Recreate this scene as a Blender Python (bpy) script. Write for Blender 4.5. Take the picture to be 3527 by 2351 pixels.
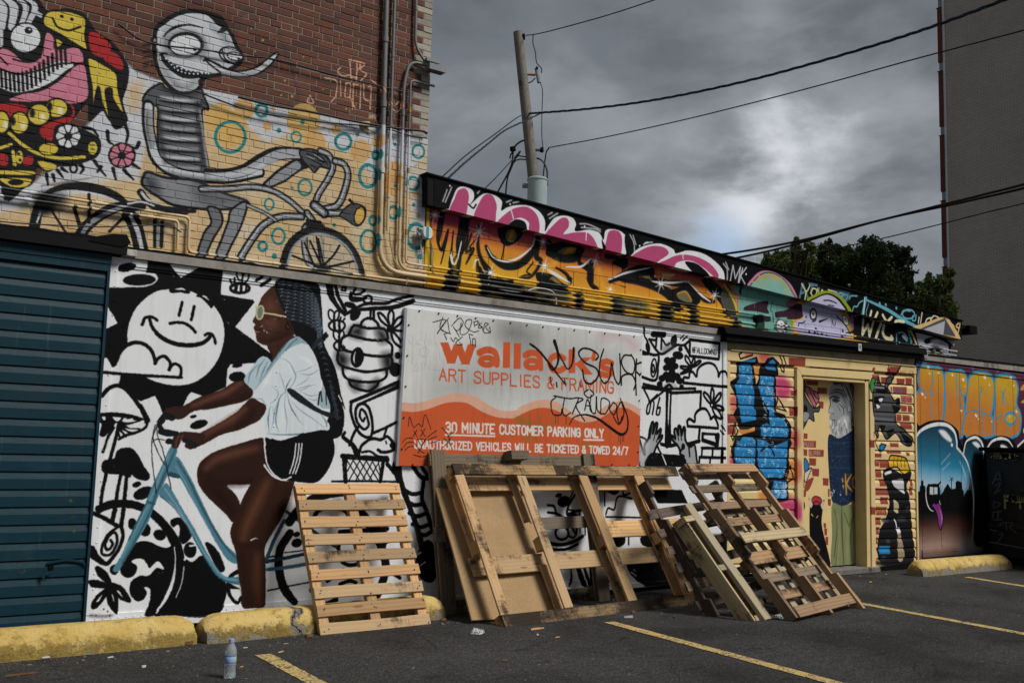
import bpy, bmesh, math, random
import numpy as np
from mathutils import Vector, Matrix
random.seed(7); np.random.seed(7)
SC = bpy.context.scene
COL = SC.collection
for _o in list(bpy.data.objects): bpy.data.objects.remove(_o)

# ------------------------------------------------------------------ camera
PW, PH, FL, CAMZ = 3527.0, 2351.0, 35.0, 1.25
_yaw, _pit, _rol = [math.radians(a) for a in (35.8577, 6.2363, 1.5201)]
_f = np.array([math.sin(_yaw)*math.cos(_pit), math.cos(_yaw)*math.cos(_pit), math.sin(_pit)])
_r0 = np.array([math.cos(_yaw), -math.sin(_yaw), 0.0]); _u0 = np.cross(_r0, _f)
CR = math.cos(_rol)*_r0 + math.sin(_rol)*_u0
CU = -math.sin(_rol)*_r0 + math.cos(_rol)*_u0
CF = _f
CAMP = np.array([0, 0, CAMZ])
cam_d = bpy.data.cameras.new('camera'); cam = bpy.data.objects.new('camera', cam_d); COL.objects.link(cam)
cam_d.lens = FL; cam_d.sensor_width = 36; cam_d.clip_end = 2000; cam_d.clip_start = 0.05
cam.matrix_world = Matrix(((CR[0], CU[0], -CF[0], 0), (CR[1], CU[1], -CF[1], 0), (CR[2], CU[2], -CF[2], CAMZ), (0, 0, 0, 1)))
SC.camera = cam
SC.render.resolution_x, SC.render.resolution_y = 1024, 682

def ray(x, y):
    k = FL/36*PW
    return (x-PW/2)/k*CR - (y-PH/2)/k*CU + CF
def on_y(x, y, Y):            # photo pixel -> point on the vertical plane at depth Y
    d = ray(x, y); return CAMP + d*(Y/d[1])
def on_g(x, y, z=0.0):        # photo pixel -> point on the ground
    d = ray(x, y); return CAMP + d*((z-CAMZ)/d[2])
def at_dist(x, y, D):         # photo pixel -> point at a horizontal distance from the camera
    d = ray(x, y); return CAMP + d*(D/math.hypot(d[0], d[1]))

# ------------------------------------------------------------------ sky, sun, exposure
SUN_AZ, SUN_EL = math.radians(32), math.radians(50)   # azimuth measured from -Y towards +X
world = bpy.data.worlds.new('World'); SC.world = world; world.use_nodes = True
wt = world.node_tree; wn = wt.nodes; wl = wt.links
for n in list(wn): wn.remove(n)
def W(t, **k):
    n = wn.new(t)
    for a, b in k.items(): setattr(n, a, b)
    return n
w_out = W('ShaderNodeOutputWorld'); w_bg = W('ShaderNodeBackground'); wl.new(w_bg.outputs[0], w_out.inputs[0])
sky = W('ShaderNodeTexSky', sky_type='NISHITA'); sky.sun_disc = False
sky.sun_elevation = SUN_EL; sky.sun_rotation = math.pi - SUN_AZ
tc = W('ShaderNodeTexCoord')
sep = W('ShaderNodeSeparateXYZ'); wl.new(tc.outputs['Generated'], sep.inputs[0])
def wm(op, a, b=None, c=None, clamp=False):
    n = W('ShaderNodeMath', operation=op); n.use_clamp = clamp
    for i, v in enumerate((a, b, c)):
        if v is None: continue
        if isinstance(v, (int, float)): n.inputs[i].default_value = v
        else: wl.new(v, n.inputs[i])
    return n.outputs[0]
def wnoise(scale, detail, off, dist=0.0, rough=.5):
    mp = W('ShaderNodeMapping'); mp.inputs['Location'].default_value = off; mp.inputs['Scale'].default_value = (1, 1, 2.1); wl.new(tc.outputs['Generated'], mp.inputs[0])
    n = W('ShaderNodeTexNoise'); n.inputs['Scale'].default_value = scale; n.inputs['Detail'].default_value = detail
    n.inputs['Distortion'].default_value = dist; n.inputs['Roughness'].default_value = rough
    wl.new(mp.outputs[0], n.inputs[0]); return n.outputs[0]
def wramp(fac, stops):
    r = W('ShaderNodeValToRGB'); e = r.color_ramp.elements
    while len(e) < len(stops): e.new(0.5)
    for i, (p, c) in enumerate(stops): e[i].position = p; e[i].color = (*c, 1)
    r.color_ramp.interpolation = 'EASE'
    wl.new(fac, r.inputs[0]); return r.outputs[0]
def wmix(fac, a, b, bt='MIX'):
    n = W('ShaderNodeMix', data_type='RGBA', blend_type=bt)
    for s, v in ((n.inputs[0], fac), (n.inputs[6], a), (n.inputs[7], b)):
        if isinstance(v, float): s.default_value = v
        elif isinstance(v, tuple): s.default_value = (*v, 1)
        else: wl.new(v, s)
    return n.outputs[2]
def wblob(px, py, inner, outer):      # soft lobe of the cloud cover round a direction, edges broken by noise
    d = ray(px, py); d = d/np.linalg.norm(d)
    dp = W('ShaderNodeVectorMath', operation='DOT_PRODUCT'); wl.new(tc.outputs['Generated'], dp.inputs[0]); dp.inputs[1].default_value = d
    ang = wm('ARCCOSINE', wm('MINIMUM', dp.outputs['Value'], 0.999999))
    ang = wm('ADD', ang, wm('MULTIPLY', wm('SUBTRACT', wnoise(6.5, 6, (3.1, .4, 0), .2, .55), .5), outer*2.2))
    mr = W('ShaderNodeMapRange', interpolation_type='SMOOTHSTEP'); wl.new(ang, mr.inputs[0])
    mr.inputs[1].default_value = inner; mr.inputs[2].default_value = outer; mr.inputs[3].default_value = 1; mr.inputs[4].default_value = 0
    return mr.outputs[0]
big = wnoise(3.2, 6, (.35, 1.9, 0), .25, .52)
cloud = wramp(big, [(.32, (.042, .048, .055)), (.5, (.068, .076, .086)), (.68, (.112, .122, .134))])
cloud = wmix(wblob(2720, 680, .0, .24), cloud, (.125, .135, .148))
cloud = wmix(wblob(2590, 760, .0, .10), cloud, (.19, .20, .217))
cloud = wmix(wm('MULTIPLY', wblob(2690, 575, .0, .07), .9), cloud, (.38, .39, .415))
cloud = wmix(wm('MULTIPLY', wblob(2590, 740, .0, .05), .85), cloud, (.34, .35, .37))
cloud = wmix(wm('MULTIPLY', wblob(2850, 640, .0, .07), .5), cloud, (.26, .27, .29))
blue = wmix(1.0, sky.outputs[0], (.07, .07, .07), 'MULTIPLY')
cloud = wmix(wm('MULTIPLY', wblob(2500, 880, .0, .055), .8), cloud, blue)
hor = W('ShaderNodeMapRange'); wl.new(sep.outputs[2], hor.inputs[0]); hor.inputs[1].default_value = 0; hor.inputs[2].default_value = .35; hor.inputs[3].default_value = .35; hor.inputs[4].default_value = 0
cloud = wmix(hor.outputs[0], cloud, (.13, .14, .155))
wl.new(cloud, w_bg.inputs[0]); w_bg.inputs[1].default_value = 1.0

sun_d = bpy.data.lights.new('sun', 'SUN'); sun = bpy.data.objects.new('sun', sun_d); COL.objects.link(sun)
sun_d.energy = 1.5; sun_d.angle = math.radians(20); sun_d.color = (1.0, .965, .91)
_sd = Vector((math.sin(SUN_AZ)*math.cos(SUN_EL), -math.cos(SUN_AZ)*math.cos(SUN_EL), math.sin(SUN_EL)))
sun.rotation_euler = _sd.to_track_quat('Z', 'Y').to_euler(); sun.location = _sd*30
SC.view_settings.view_transform = 'Standard'; SC.view_settings.look = 'None'
SC.view_settings.gamma = 1; SC.view_settings.exposure = 1.28
SC.view_settings.use_curve_mapping = False

# ------------------------------------------------------------------ helpers: objects and meshes
def tag(o, label=None, cat=None, group=None, kind=None):
    if label: o['label'] = label
    if cat: o['category'] = cat
    if group: o['group'] = group
    if kind: o['kind'] = kind
    return o
def empty(name, loc=(0, 0, 0), label=None, cat=None, group=None, parent=None):
    o = bpy.data.objects.new(name, None); COL.objects.link(o); o.location = loc
    o.empty_display_size = .1
    if parent: o.parent = parent
    return tag(o, label, cat, group)
class MB:
    def __init__(s): s.v = []; s.f = []; s.m = []; s.mi = 0
    def quad(s, *p):
        n = len(s.v); s.v += [tuple(map(float, q)) for q in p]; s.f.append(tuple(range(n, n+len(p)))); s.m.append(s.mi); return s
    def hexa(s, p):      # 8 corners: bottom 4 ccw, top 4 ccw
        n = len(s.v); s.v += [tuple(map(float, q)) for q in p]
        for a in ((3, 2, 1, 0), (4, 5, 6, 7), (0, 1, 5, 4), (1, 2, 6, 5), (2, 3, 7, 6), (3, 0, 4, 7)):
            s.f.append(tuple(n+i for i in a)); s.m.append(s.mi)
        return s
    def box(s, a, b):
        (x0, y0, z0), (x1, y1, z1) = a, b
        return s.hexa([(x0, y0, z0), (x1, y0, z0), (x1, y1, z0), (x0, y1, z0), (x0, y0, z1), (x1, y0, z1), (x1, y1, z1), (x0, y1, z1)])
    def extrude(s, prof, axis_pts):   # closed profile of (u,v) -> swept by function list of 3d transforms
        n0 = len(s.v); k = len(prof)
        for fn in axis_pts: s.v += [tuple(map(float, fn(u, v))) for u, v in prof]
        for j in range(len(axis_pts)-1):
            for i in range(k):
                a = n0+j*k+i; b = n0+j*k+(i+1) % k
                s.f.append((a, b, b+k, a+k)); s.m.append(s.mi)
        s.f.append(tuple(n0+i for i in range(k))[::-1]); s.m.append(s.mi)
        e = n0+(len(axis_pts)-1)*k; s.f.append(tuple(e+i for i in range(k))); s.m.append(s.mi)
        return s
    def tube(s, pts, r, n=8, cap=True):
        pts = [np.array(p, float) for p in pts]; n0 = len(s.v); up = None
        rr = r if isinstance(r, (list, tuple)) else [r]*len(pts)
        for i, p in enumerate(pts):
            t = pts[min(i+1, len(pts)-1)]-pts[max(i-1, 0)]; t = t/(np.linalg.norm(t)+1e-12)
            if up is None:
                up = np.cross(t, (0, 0, 1) if abs(t[2]) < .9 else (1, 0, 0))
            up = up-t*(up@t); up = up/(np.linalg.norm(up)+1e-12); sd = np.cross(t, up)
            for k in range(n):
                a = 2*math.pi*k/n; s.v.append(tuple(p+rr[i]*(math.cos(a)*up+math.sin(a)*sd)))
        for i in range(len(pts)-1):
            for k in range(n):
                a = n0+i*n+k; b = n0+i*n+(k+1) % n; s.f.append((a, b, b+n, a+n)); s.m.append(s.mi)
        if cap:
            s.f.append(tuple(n0+k for k in range(n))[::-1]); s.m.append(s.mi)
            e = n0+(len(pts)-1)*n; s.f.append(tuple(e+k for k in range(n))); s.m.append(s.mi)
        return s
    def lathe(s, prof, n=16, c=(0, 0, 0)):
        n0 = len(s.v)
        for r, z in prof:
            for k in range(n):
                a = 2*math.pi*k/n; s.v.append((c[0]+r*math.cos(a), c[1]+r*math.sin(a), c[2]+z))
        for i in range(len(prof)-1):
            for k in range(n):
                a = n0+i*n+k; b = n0+i*n+(k+1) % n; s.f.append((a, b, b+n, a+n)); s.m.append(s.mi)
        s.f.append(tuple(n0+k for k in range(n))[::-1]); s.m.append(s.mi)
        e = n0+(len(prof)-1)*n; s.f.append(tuple(e+k for k in range(n))); s.m.append(s.mi)
        return s
    def mesh(s, name, mats):
        me = bpy.data.meshes.new(name); me.from_pydata(s.v, [], s.f)
        mats = mats if isinstance(mats, (list, tuple)) else [mats]
        for m in mats: me.materials.append(m)
        if len(mats) > 1: me.polygons.foreach_set('material_index', s.m)
        me.update(); return me
    def build(s, name, mats, parent=None, smooth=False, bevel=0, loc=None):
        me = s.mesh(name, mats)
        o = bpy.data.objects.new(name, me); COL.objects.link(o)
        if loc is not None: o.location = loc
        if parent: o.parent = parent
        if smooth:
            me.polygons.foreach_set('use_smooth', [True]*len(me.polygons))
            try: me.set_sharp_from_angle(angle=math.radians(40))
            except Exception: pass
        if bevel:
            bm = bmesh.new(); bm.from_mesh(me); bmesh.ops.remove_doubles(bm, verts=bm.verts, dist=1e-5)
            bmesh.ops.bevel(bm, geom=list(bm.edges), offset=bevel, segments=1, affect='EDGES', clamp_overlap=True); bm.to_mesh(me); bm.free()
        return o
def copy_tree(o, parent=None):
    c = o.copy(); COL.objects.link(c); c.parent = parent
    for ch in o.children: copy_tree(ch, c)
    return c
def place(o, M):       # put an object (already at its own local frame) by matrix
    o.matrix_local = M; return o

# ------------------------------------------------------------------ helpers: materials
def hexc(h):
    h = h.lstrip('#'); v = [int(h[i:i+2], 16)/255 for i in (0, 2, 4)]
    return tuple(c/12.92 if c <= .04045 else ((c+.055)/1.055)**2.4 for c in v)
class NT:
    def __init__(s, name):
        s.m = bpy.data.materials.new(name); s.m.use_nodes = True; s.t = s.m.node_tree
        for n in list(s.t.nodes): s.t.nodes.remove(n)
        s.out = s.n('ShaderNodeOutputMaterial'); s.b = s.n('ShaderNodeBsdfPrincipled'); s.l(s.b.outputs[0], s.out.inputs[0])
        s.b.inputs['Specular IOR Level'].default_value = .3
        s.geo = None; s.tc = None
    def n(s, t, **k):
        x = s.t.nodes.new(t)
        for a, b in k.items(): setattr(x, a, b)
        return x
    def l(s, a, b): s.t.links.new(a, b)
    def put(s, sock, v):
        if isinstance(v, (int, float)): sock.default_value = (v, v, v, 1) if sock.type == 'RGBA' else v
        elif isinstance(v, (tuple, list)): sock.default_value = (*v, 1) if len(v) == 3 and sock.type == 'RGBA' else v
        else: s.l(v, sock)
    def pos(s):
        if not s.geo: s.geo = s.n('ShaderNodeNewGeometry')
        return s.geo.outputs['Position']
    def obj(s):
        if not s.tc: s.tc = s.n('ShaderNodeTexCoord')
        return s.tc.outputs['Object']
    def map(s, v, scale=(1, 1, 1), loc=(0, 0, 0), rot=(0, 0, 0)):
        m = s.n('ShaderNodeMapping'); s.l(v, m.inputs[0]); m.inputs['Scale'].default_value = scale; s.put(m.inputs['Location'], loc); m.inputs['Rotation'].default_value = rot
        return m.outputs[0]
    def noise(s, v, scale=5, detail=4, rough=.55, dist=0, col=False):
        n = s.n('ShaderNodeTexNoise'); s.l(v, n.inputs[0]); n.inputs['Scale'].default_value = scale; n.inputs['Detail'].default_value = detail
        n.inputs['Roughness'].default_value = rough; n.inputs['Distortion'].default_value = dist
        return n.outputs[1 if col else 0]
    def vor(s, v, scale=5, feat='F1'):
        n = s.n('ShaderNodeTexVoronoi', feature=feat); s.l(v, n.inputs[0]); n.inputs['Scale'].default_value = scale; return n.outputs[0]
    def math(s, op, a, b=None, clamp=False):
        n = s.n('ShaderNodeMath', operation=op); n.use_clamp = clamp; s.put(n.inputs[0], a)
        if b is not None: s.put(n.inputs[1], b)
        return n.outputs[0]
    def ramp(s, fac, stops, interp='LINEAR'):
        r = s.n('ShaderNodeValToRGB'); e = r.color_ramp.elements; r.color_ramp.interpolation = interp
        while len(e) < len(stops): e.new(.5)
        for i, (p, c) in enumerate(stops):
            e[i].position = p; e[i].color = (c, c, c, 1) if isinstance(c, (int, float)) else (*c, 1)
        s.l(fac, r.inputs[0]); return r.outputs[0]
    def step(s, fac, a, b):      # smooth threshold
        r = s.n('ShaderNodeMapRange', interpolation_type='SMOOTHSTEP'); s.put(r.inputs[0], fac); r.inputs[1].default_value = a; r.inputs[2].default_value = b; return r.outputs[0]
    def mix(s, fac, a, b, bt='MIX'):
        n = s.n('ShaderNodeMix', data_type='RGBA', blend_type=bt); s.put(n.inputs[0], fac); s.put(n.inputs[6], a); s.put(n.inputs[7], b); return n.outputs[2]
    def bump(s, h, strength=.4, dist=.01):
        n = s.n('ShaderNodeBump'); n.inputs['Strength'].default_value = strength; n.inputs['Distance'].default_value = dist; s.l(h, n.inputs['Height']); s.l(n.outputs[0], s.b.inputs['Normal']); return n
    def rnd(s):
        oi = s.n('ShaderNodeObjectInfo')
        if not s.geo: s.geo = s.n('ShaderNodeNewGeometry')
        return s.math('FRACT', s.math('ADD', oi.outputs['Random'], s.geo.outputs['Random Per Island']))
    def orand(s): return s.n('ShaderNodeObjectInfo').outputs['Random']
    def fin(s, col=None, rough=.8, metal=0, spec=None):
        if col is not None: s.put(s.b.inputs['Base Color'], col)
        s.put(s.b.inputs['Roughness'], rough); s.put(s.b.inputs['Metallic'], metal)
        if spec is not None: s.b.inputs['Specular IOR Level'].default_value = spec
        return s.m
MATS = {}
def flat(name, col, rough=.7, metal=0, var=.12, scale=9, bump=.15, spec=.3, dirt=None, dirt_amt=.5):
    if name in MATS: return MATS[name]
    s = NT(name); c = hexc(col) if isinstance(col, str) else col
    nz = s.noise(s.pos(), scale, 6, .6)
    k = s.ramp(nz, [(.25, 1-var), (.75, 1+var)])
    cc = s.mix(1.0, c, k, 'MULTIPLY')
    if dirt:
        d = s.step(s.noise(s.map(s.pos(), (1, 1, .5)), scale*.6, 8, .65), .52, .68)
        cc = s.mix(s.math('MULTIPLY', d, dirt_amt), cc, hexc(dirt))
    s.bump(s.noise(s.pos(), scale*14, 3), bump, .004)
    MATS[name] = s.fin(cc, s.math('ADD', rough-.08, s.math('MULTIPLY', nz, .16)), metal, spec)
    return MATS[name]

# ------------------------------------------------------------------ painted murals: vector shapes rasterised in wall metres
def rgb(h):
    h = h.lstrip('#')
    if len(h) == 3: h = ''.join(c*2 for c in h)
    return np.array([int(h[i:i+2], 16)/255 for i in (0, 2, 4)], np.float32)
class Canvas:
    def __init__(s, name, Y, x0, x1, z0, z1, ppm, base=None):
        s.name, s.Y, s.x0, s.x1, s.z0, s.z1, s.k = name, Y, x0, x1, z0, z1, ppm
        s.w = int((x1-x0)*ppm); s.h = int((z1-z0)*ppm)
        s.c = np.zeros((s.h, s.w, 3), np.float32); s.a = np.zeros((s.h, s.w), np.float32)
        if base: s.c[:] = rgb(base); s.a[:] = 1
        s.fr = (0, 0, 1.0); s.wf = 1.0
    def frame(s, ox, oy, k): s.fr = (ox, oy, k); return s
    def P(s, pts):
        ox, oy, k = s.fr; q = np.asarray(pts, float)
        x = ox+q[:, 0]/k; y = oy+q[:, 1]/k; F = FL/36*PW
        d = ((x-PW/2)/F)[:, None]*CR-((y-PH/2)/F)[:, None]*CU+CF
        p = CAMP+d*(s.Y/d[:, 1])[:, None]
        return np.stack([(p[:, 0]-s.x0)*s.k, (p[:, 2]-s.z0)*s.k], 1)
    @staticmethod
    def smooth(p, closed, n=5):
        p = np.asarray(p, float)
        if len(p) < 3: return p
        q = np.concatenate([p[-1:], p, p[:2]]) if closed else np.concatenate([2*p[:1]-p[1:2], p, 2*p[-1:]-p[-2:-1]])
        t = np.linspace(0, 1, n, endpoint=False)[:, None]; out = []
        for i in range(1, len(q)-2):
            a, b, c, d = q[i-1], q[i], q[i+1], q[i+2]
            out.append(.5*((2*b)+(-a+c)*t+(2*a-5*b+4*c-d)*t*t+(-a+3*b-3*c+d)*t**3))
        if not closed: out.append(p[-1:])
        return np.concatenate(out)
    def _grid(s, lo, hi):
        i0 = max(0, int(lo[0])); i1 = min(s.w, int(hi[0])+2); j0 = max(0, int(lo[1])); j1 = min(s.h, int(hi[1])+2)
        if i1 <= i0 or j1 <= j0: return None
        X, Y = np.meshgrid(np.arange(i0, i1)+.5, np.arange(j0, j1)+.5)
        return i0, i1, j0, j1, X, Y
    @staticmethod
    def _dist(X, Y, p, r=None):
        best = np.full(X.shape, 1e9)
        for i in range(len(p)-1):
            ax, ay = p[i]; dx, dy = p[i+1]-p[i]; L = dx*dx+dy*dy+1e-9
            t = np.clip(((X-ax)*dx+(Y-ay)*dy)/L, 0, 1)
            d = np.hypot(X-ax-t*dx, Y-ay-t*dy)
            if r is not None: d = d-(r[i]+t*(r[i+1]-r[i]))
            np.minimum(best, d, out=best)
        return best
    def blend(s, g, cov, col, grad=None, alpha=1.0):
        i0, i1, j0, j1, X, Y = g
        cov = np.clip(cov, 0, 1)*alpha
        if isinstance(col, str): col = rgb(col)
        if grad:
            (p0, p1, c2) = grad; q = s.P([p0, p1]); d = q[1]-q[0]
            t = np.clip(((X-q[0, 0])*d[0]+(Y-q[0, 1])*d[1])/(d@d+1e-9), 0, 1)[..., None]
            col = col*(1-t)+rgb(c2)*t
        cv = cov[..., None]; s.c[j0:j1, i0:i1] = s.c[j0:j1, i0:i1]*(1-cv)+col*cv
        s.a[j0:j1, i0:i1] = np.maximum(s.a[j0:j1, i0:i1], cov)
    def poly(s, pts, col, sm=True, soft=0, grad=None, alpha=1.0, out=None, ow=3):
        raw = s.P(pts); p = s.smooth(raw, True) if sm else raw
        m = max(1.0, soft*s.sc(pts[0])); g = s._grid(p.min(0)-m, p.max(0)+m)
        if g is None: return s
        X, Y = g[4], g[5]; ins = np.zeros(X.shape, bool); q = np.concatenate([p, p[:1]])
        for i in range(len(p)):
            (ax, ay), (bx, by) = q[i], q[i+1]
            if ay == by: continue
            ins ^= ((ay > Y) != (by > Y)) & (X < (bx-ax)*(Y-ay)/(by-ay)+ax)
        d = s._dist(X, Y, q); sd = np.where(ins, d, -d)
        s.blend(g, .5+sd/m*(.5 if soft else 1), col, grad, alpha)
        if out: s.line(list(pts)+[pts[0]], ow, out, sm=sm, closed=True)
        return s
    def sc(s, pt):
        q = s.P([pt, (pt[0], pt[1]+4), (pt[0]+4, pt[1])]); return math.sqrt(np.hypot(*(q[1]-q[0]))*np.hypot(*(q[2]-q[0])))/4*1.04
    def line(s, pts, w, col, sm=True, soft=0, alpha=1.0, closed=False, grad=None):
        raw = s.P(pts)
        if closed and sm: p = s.smooth(raw[:-1], True); p = np.concatenate([p, p[:1]])
        else: p = s.smooth(raw, False) if sm else raw
        k = s.sc(pts[len(pts)//2])*s.wf
        ws = np.asarray(w if isinstance(w, (list, tuple)) else [w], float)*k/2
        r = np.interp(np.linspace(0, 1, len(p)), np.linspace(0, 1, len(ws)), ws)
        m = max(1.0, soft*k); R = r.max()+m+1
        g = s._grid(p.min(0)-R, p.max(0)+R)
        if g is None: return s
        if len(p) == 1: p = np.concatenate([p, p+.01]); r = np.concatenate([r, r])
        d = s._dist(g[4], g[5], p, r)
        s.blend(g, .5-d/m*(.5 if soft else 1), col, grad, alpha); return s
    def ell(s, cx, cy, rx, ry, col, rot=0, **k):
        a = math.radians(rot); t = np.linspace(0, 2*math.pi, 14, endpoint=False)
        u, v = rx*np.cos(t), ry*np.sin(t)
        return s.poly(list(zip(cx+u*math.cos(a)-v*math.sin(a), cy+u*math.sin(a)+v*math.cos(a))), col, **k)
    def ring(s, cx, cy, rx, ry, w, col, rot=0, **k):
        a = math.radians(rot); t = np.linspace(0, 2*math.pi, 14, endpoint=False)
        u, v = rx*np.cos(t), ry*np.sin(t); p = list(zip(cx+u*math.cos(a)-v*math.sin(a), cy+u*math.sin(a)+v*math.cos(a)))
        return s.line(p+[p[0]], w, col, closed=True, **k)
    def dots(s, pts, r, col, **k):
        for x, y in pts: s.line([(x, y), (x+.1, y)], r*2, col, sm=False, **k)
        return s
    def lines(s, L, w, col, **k):
        for p in L: s.line(p, w, col, **k)
        return s
    def image(s):
        im = bpy.data.images.new(s.name, s.w, s.h, alpha=True)
        px = np.concatenate([s.c, s.a[..., None]], 2).astype(np.float32)
        im.alpha_mode = 'CHANNEL_PACKED'
        im.pixels.foreach_set(np.clip(px, 0, 1).ravel()); im.update(); im.pack(); return im
def paint_nodes(t, cv, im, wob=.007):     # colour and coverage of a mural at the shaded point, looked up by wall metres
    jt = t.n('ShaderNodeVectorMath', operation='MULTIPLY_ADD'); t.l(t.noise(t.pos(), 55, 4, .7, col=True), jt.inputs[0]); jt.inputs[1].default_value = (wob*2, 0, wob*2); sb = t.n('ShaderNodeVectorMath', operation='SUBTRACT'); t.l(t.pos(), sb.inputs[0]); sb.inputs[1].default_value = (wob, 0, wob); t.l(sb.outputs[0], jt.inputs[2])
    mp = t.map(jt.outputs[0], (1/(cv.x1-cv.x0), 1, 1/(cv.z1-cv.z0)), (-cv.x0/(cv.x1-cv.x0), 0, -cv.z0/(cv.z1-cv.z0)))
    se = t.n('ShaderNodeSeparateXYZ'); t.l(mp, se.inputs[0]); co = t.n('ShaderNodeCombineXYZ'); t.l(se.outputs[0], co.inputs[0]); t.l(se.outputs[2], co.inputs[1])
    ti = t.n('ShaderNodeTexImage', image=im, extension='EXTEND', interpolation='Cubic'); t.l(co.outputs[0], ti.inputs[0])
    return ti.outputs[0], ti.outputs[1]
# single-stroke capitals on a 4x6 grid (y up), for lettering
_FT = {'A': '0,0 2,6 4,0|.8,2.2 3.2,2.2', 'B': '0,0 0,6 2.4,6 3.6,5 3.4,3.6 2.4,3.1 0,3.1|2.4,3.1 4,2.2 3.8,.6 2.4,0 0,0', 'C': '4,4.6 3.4,5.8 2,6 .6,5.6 0,4.4 0,1.6 .6,.4 2,0 3.4,.2 4,1.4',
 'D': '0,0 0,6 2.2,6 3.6,5.2 4,4 4,2 3.6,.8 2.2,0 0,0', 'E': '4,0 0,0 0,6 4,6|0,3.1 3,3.1', 'F': '0,0 0,6 4,6|0,3.1 3,3.1', 'G': '4,4.6 3.4,5.8 2,6 .6,5.6 0,4.4 0,1.6 .6,.4 2,0 3.4,.3 4,1.4 4,2.9 2.2,2.9',
 'H': '0,0 0,6|4,0 4,6|0,3 4,3', 'I': '2,0 2,6', 'J': '3,6 3,1.4 2.2,.1 .9,.1 0,1.2', 'K': '0,0 0,6|4,6 0,2.6|1.4,3.7 4,0', 'L': '0,6 0,0 3.6,0', 'M': '0,0 0,6 2,2 4,6 4,0', 'N': '0,0 0,6 4,0 4,6',
 'O': '2,0 .6,.4 0,1.6 0,4.4 .6,5.6 2,6 3.4,5.6 4,4.4 4,1.6 3.4,.4 2,0', 'P': '0,0 0,6 2.6,6 3.8,5.2 3.9,4 2.8,2.9 0,2.8', 'Q': '2,0 .6,.4 0,1.6 0,4.4 .6,5.6 2,6 3.4,5.6 4,4.4 4,1.6 3.4,.4 2,0|2.6,1.4 4.2,-.4',
 'R': '0,0 0,6 2.6,6 3.8,5.2 3.9,4.1 2.8,3.1 0,3|2.2,3 4,0', 'S': '3.9,4.8 3.3,5.8 2,6 .6,5.6 .1,4.6 .6,3.6 2,3.1 3.5,2.5 4,1.5 3.5,.4 2,0 .6,.2 0,1.3', 'T': '2,0 2,6|0,6 4,6', 'U': '0,6 0,1.6 .6,.4 2,0 3.4,.4 4,1.6 4,6',
 'V': '0,6 2,0 4,6', 'W': '0,6 1,0 2,4.6 3,0 4,6', 'X': '0,0 4,6|0,6 4,0', 'Y': '0,6 2,3 4,6|2,3 2,0', 'Z': '0,6 4,6 0,0 4,0', '&': '4,0 .8,4.6 1,5.6 2,6 2.9,5.5 2.8,4.4 .6,2.8 0,1.5 .7,.3 1.8,0 3.2,.8 4,2.6',
 '0': '2,0 .6,.4 0,1.6 0,4.4 .6,5.6 2,6 3.4,5.6 4,4.4 4,1.6 3.4,.4 2,0', '2': '0,4.7 .6,5.7 2,6 3.4,5.6 4,4.4 3.2,3 0,0 4,0', '3': '.1,5 1,5.9 2.4,6 3.7,5.2 3.6,3.9 2.4,3.1 1.4,3.1|2.4,3.1 3.9,2.3 3.9,.9 2.6,0 1,.1 0,1.1', '4': '3,0 3,6 0,1.8 4,1.8', '7': '0,6 4,6 1.4,0', '/': '.4,-.4 3.6,6.4',
 '@': '3,2 2,1.6 1.4,3 2,4.2 3,4 3,2 4,2.4 4,4.6 2.6,6 1,5.6 0,3.6 .4,1 2,0 3.8,.6', '?': '0,5 1,6 3,6 4,4.6 2,3 2,1.6', '!': '2,6 2,1.8', ':': '2,1.4 2,1.5|2,4 2,4.1', "'": '2,6 2,4.6', '_': '0,0 4,0', '.': '2,0 2,.2', ' ': ''}
def text(cv, s, pts, w, col, gap=.32, sm=False, jit=0.0, pa=1.0, **k):
    """letters run in the quad pts = bottom-left, bottom-right, top-right, top-left (frame pixels)"""
    bl, br, tr, tl = [np.array(p, float) for p in pts]
    adv = [(.45 if ch in "I'.:!" else .6 if ch == ' ' else 1.25 if ch in 'MW' else 1.0) for ch in s]
    tot = sum(adv)+gap*(len(s)-1); x = 0
    for ch, a in zip(s, adv):
        for st in _FT.get(ch, '').split('|'):
            if not st: continue
            q = []
            for pr in st.split():
                u, v = [float(t) for t in pr.split(',')]; u = (u/4-.5)*(a if a != .45 else .9)+a*.5
                u = (x+u)/tot+random.uniform(-jit, jit)/len(s); v = v/6+random.uniform(-jit, jit)
                u = u*pa/(1+u*(pa-1)); b = bl+(br-bl)*u; t = tl+(tr-tl)*u; q.append(tuple(b+(t-b)*v))
            cv.line(q, w, col, sm=sm, **k)
        x += a+gap
CV_BRICK = Canvas('brick_mural', 8.80, .9, 5.35, 2.55, 6.15, 220)
CV_BLOCK = Canvas('block_mural', 8.79, 5.1, 15.3, 2.6, 3.95, 200, '#d8a54a')
CV_FASC = Canvas('fascia_mural', 8.68, 4.95, 15.5, 3.1, 4.15, 200, '#0d0d0f')
CV_TR = Canvas('trailer_mural', 6.825, 1.6, 7.65, 0, 2.56, 260, '#dfe1e4')
CV_SIGN = Canvas('sign_print', 6.80, 3.82, 6.5, 1.05, 2.42, 300, '#d2d2d0')
CV_ANX = Canvas('annex_mural', 6.82, 7.55, 11.05, 0, 2.6, 230, '#d8bf8a')
CV_DOOR = Canvas('door_mural', 6.96, 8.8, 10.3, 0, 2.3, 260, '#dcc188')
CV_PUR = Canvas('bubble_mural', 6.825, 10.8, 14.9, 0, 2.65, 200, '#5b3650')
CV_TEAL = Canvas('shed_scuffs', 6.8, .9, 1.66, 0, 1.5, 260)
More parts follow.
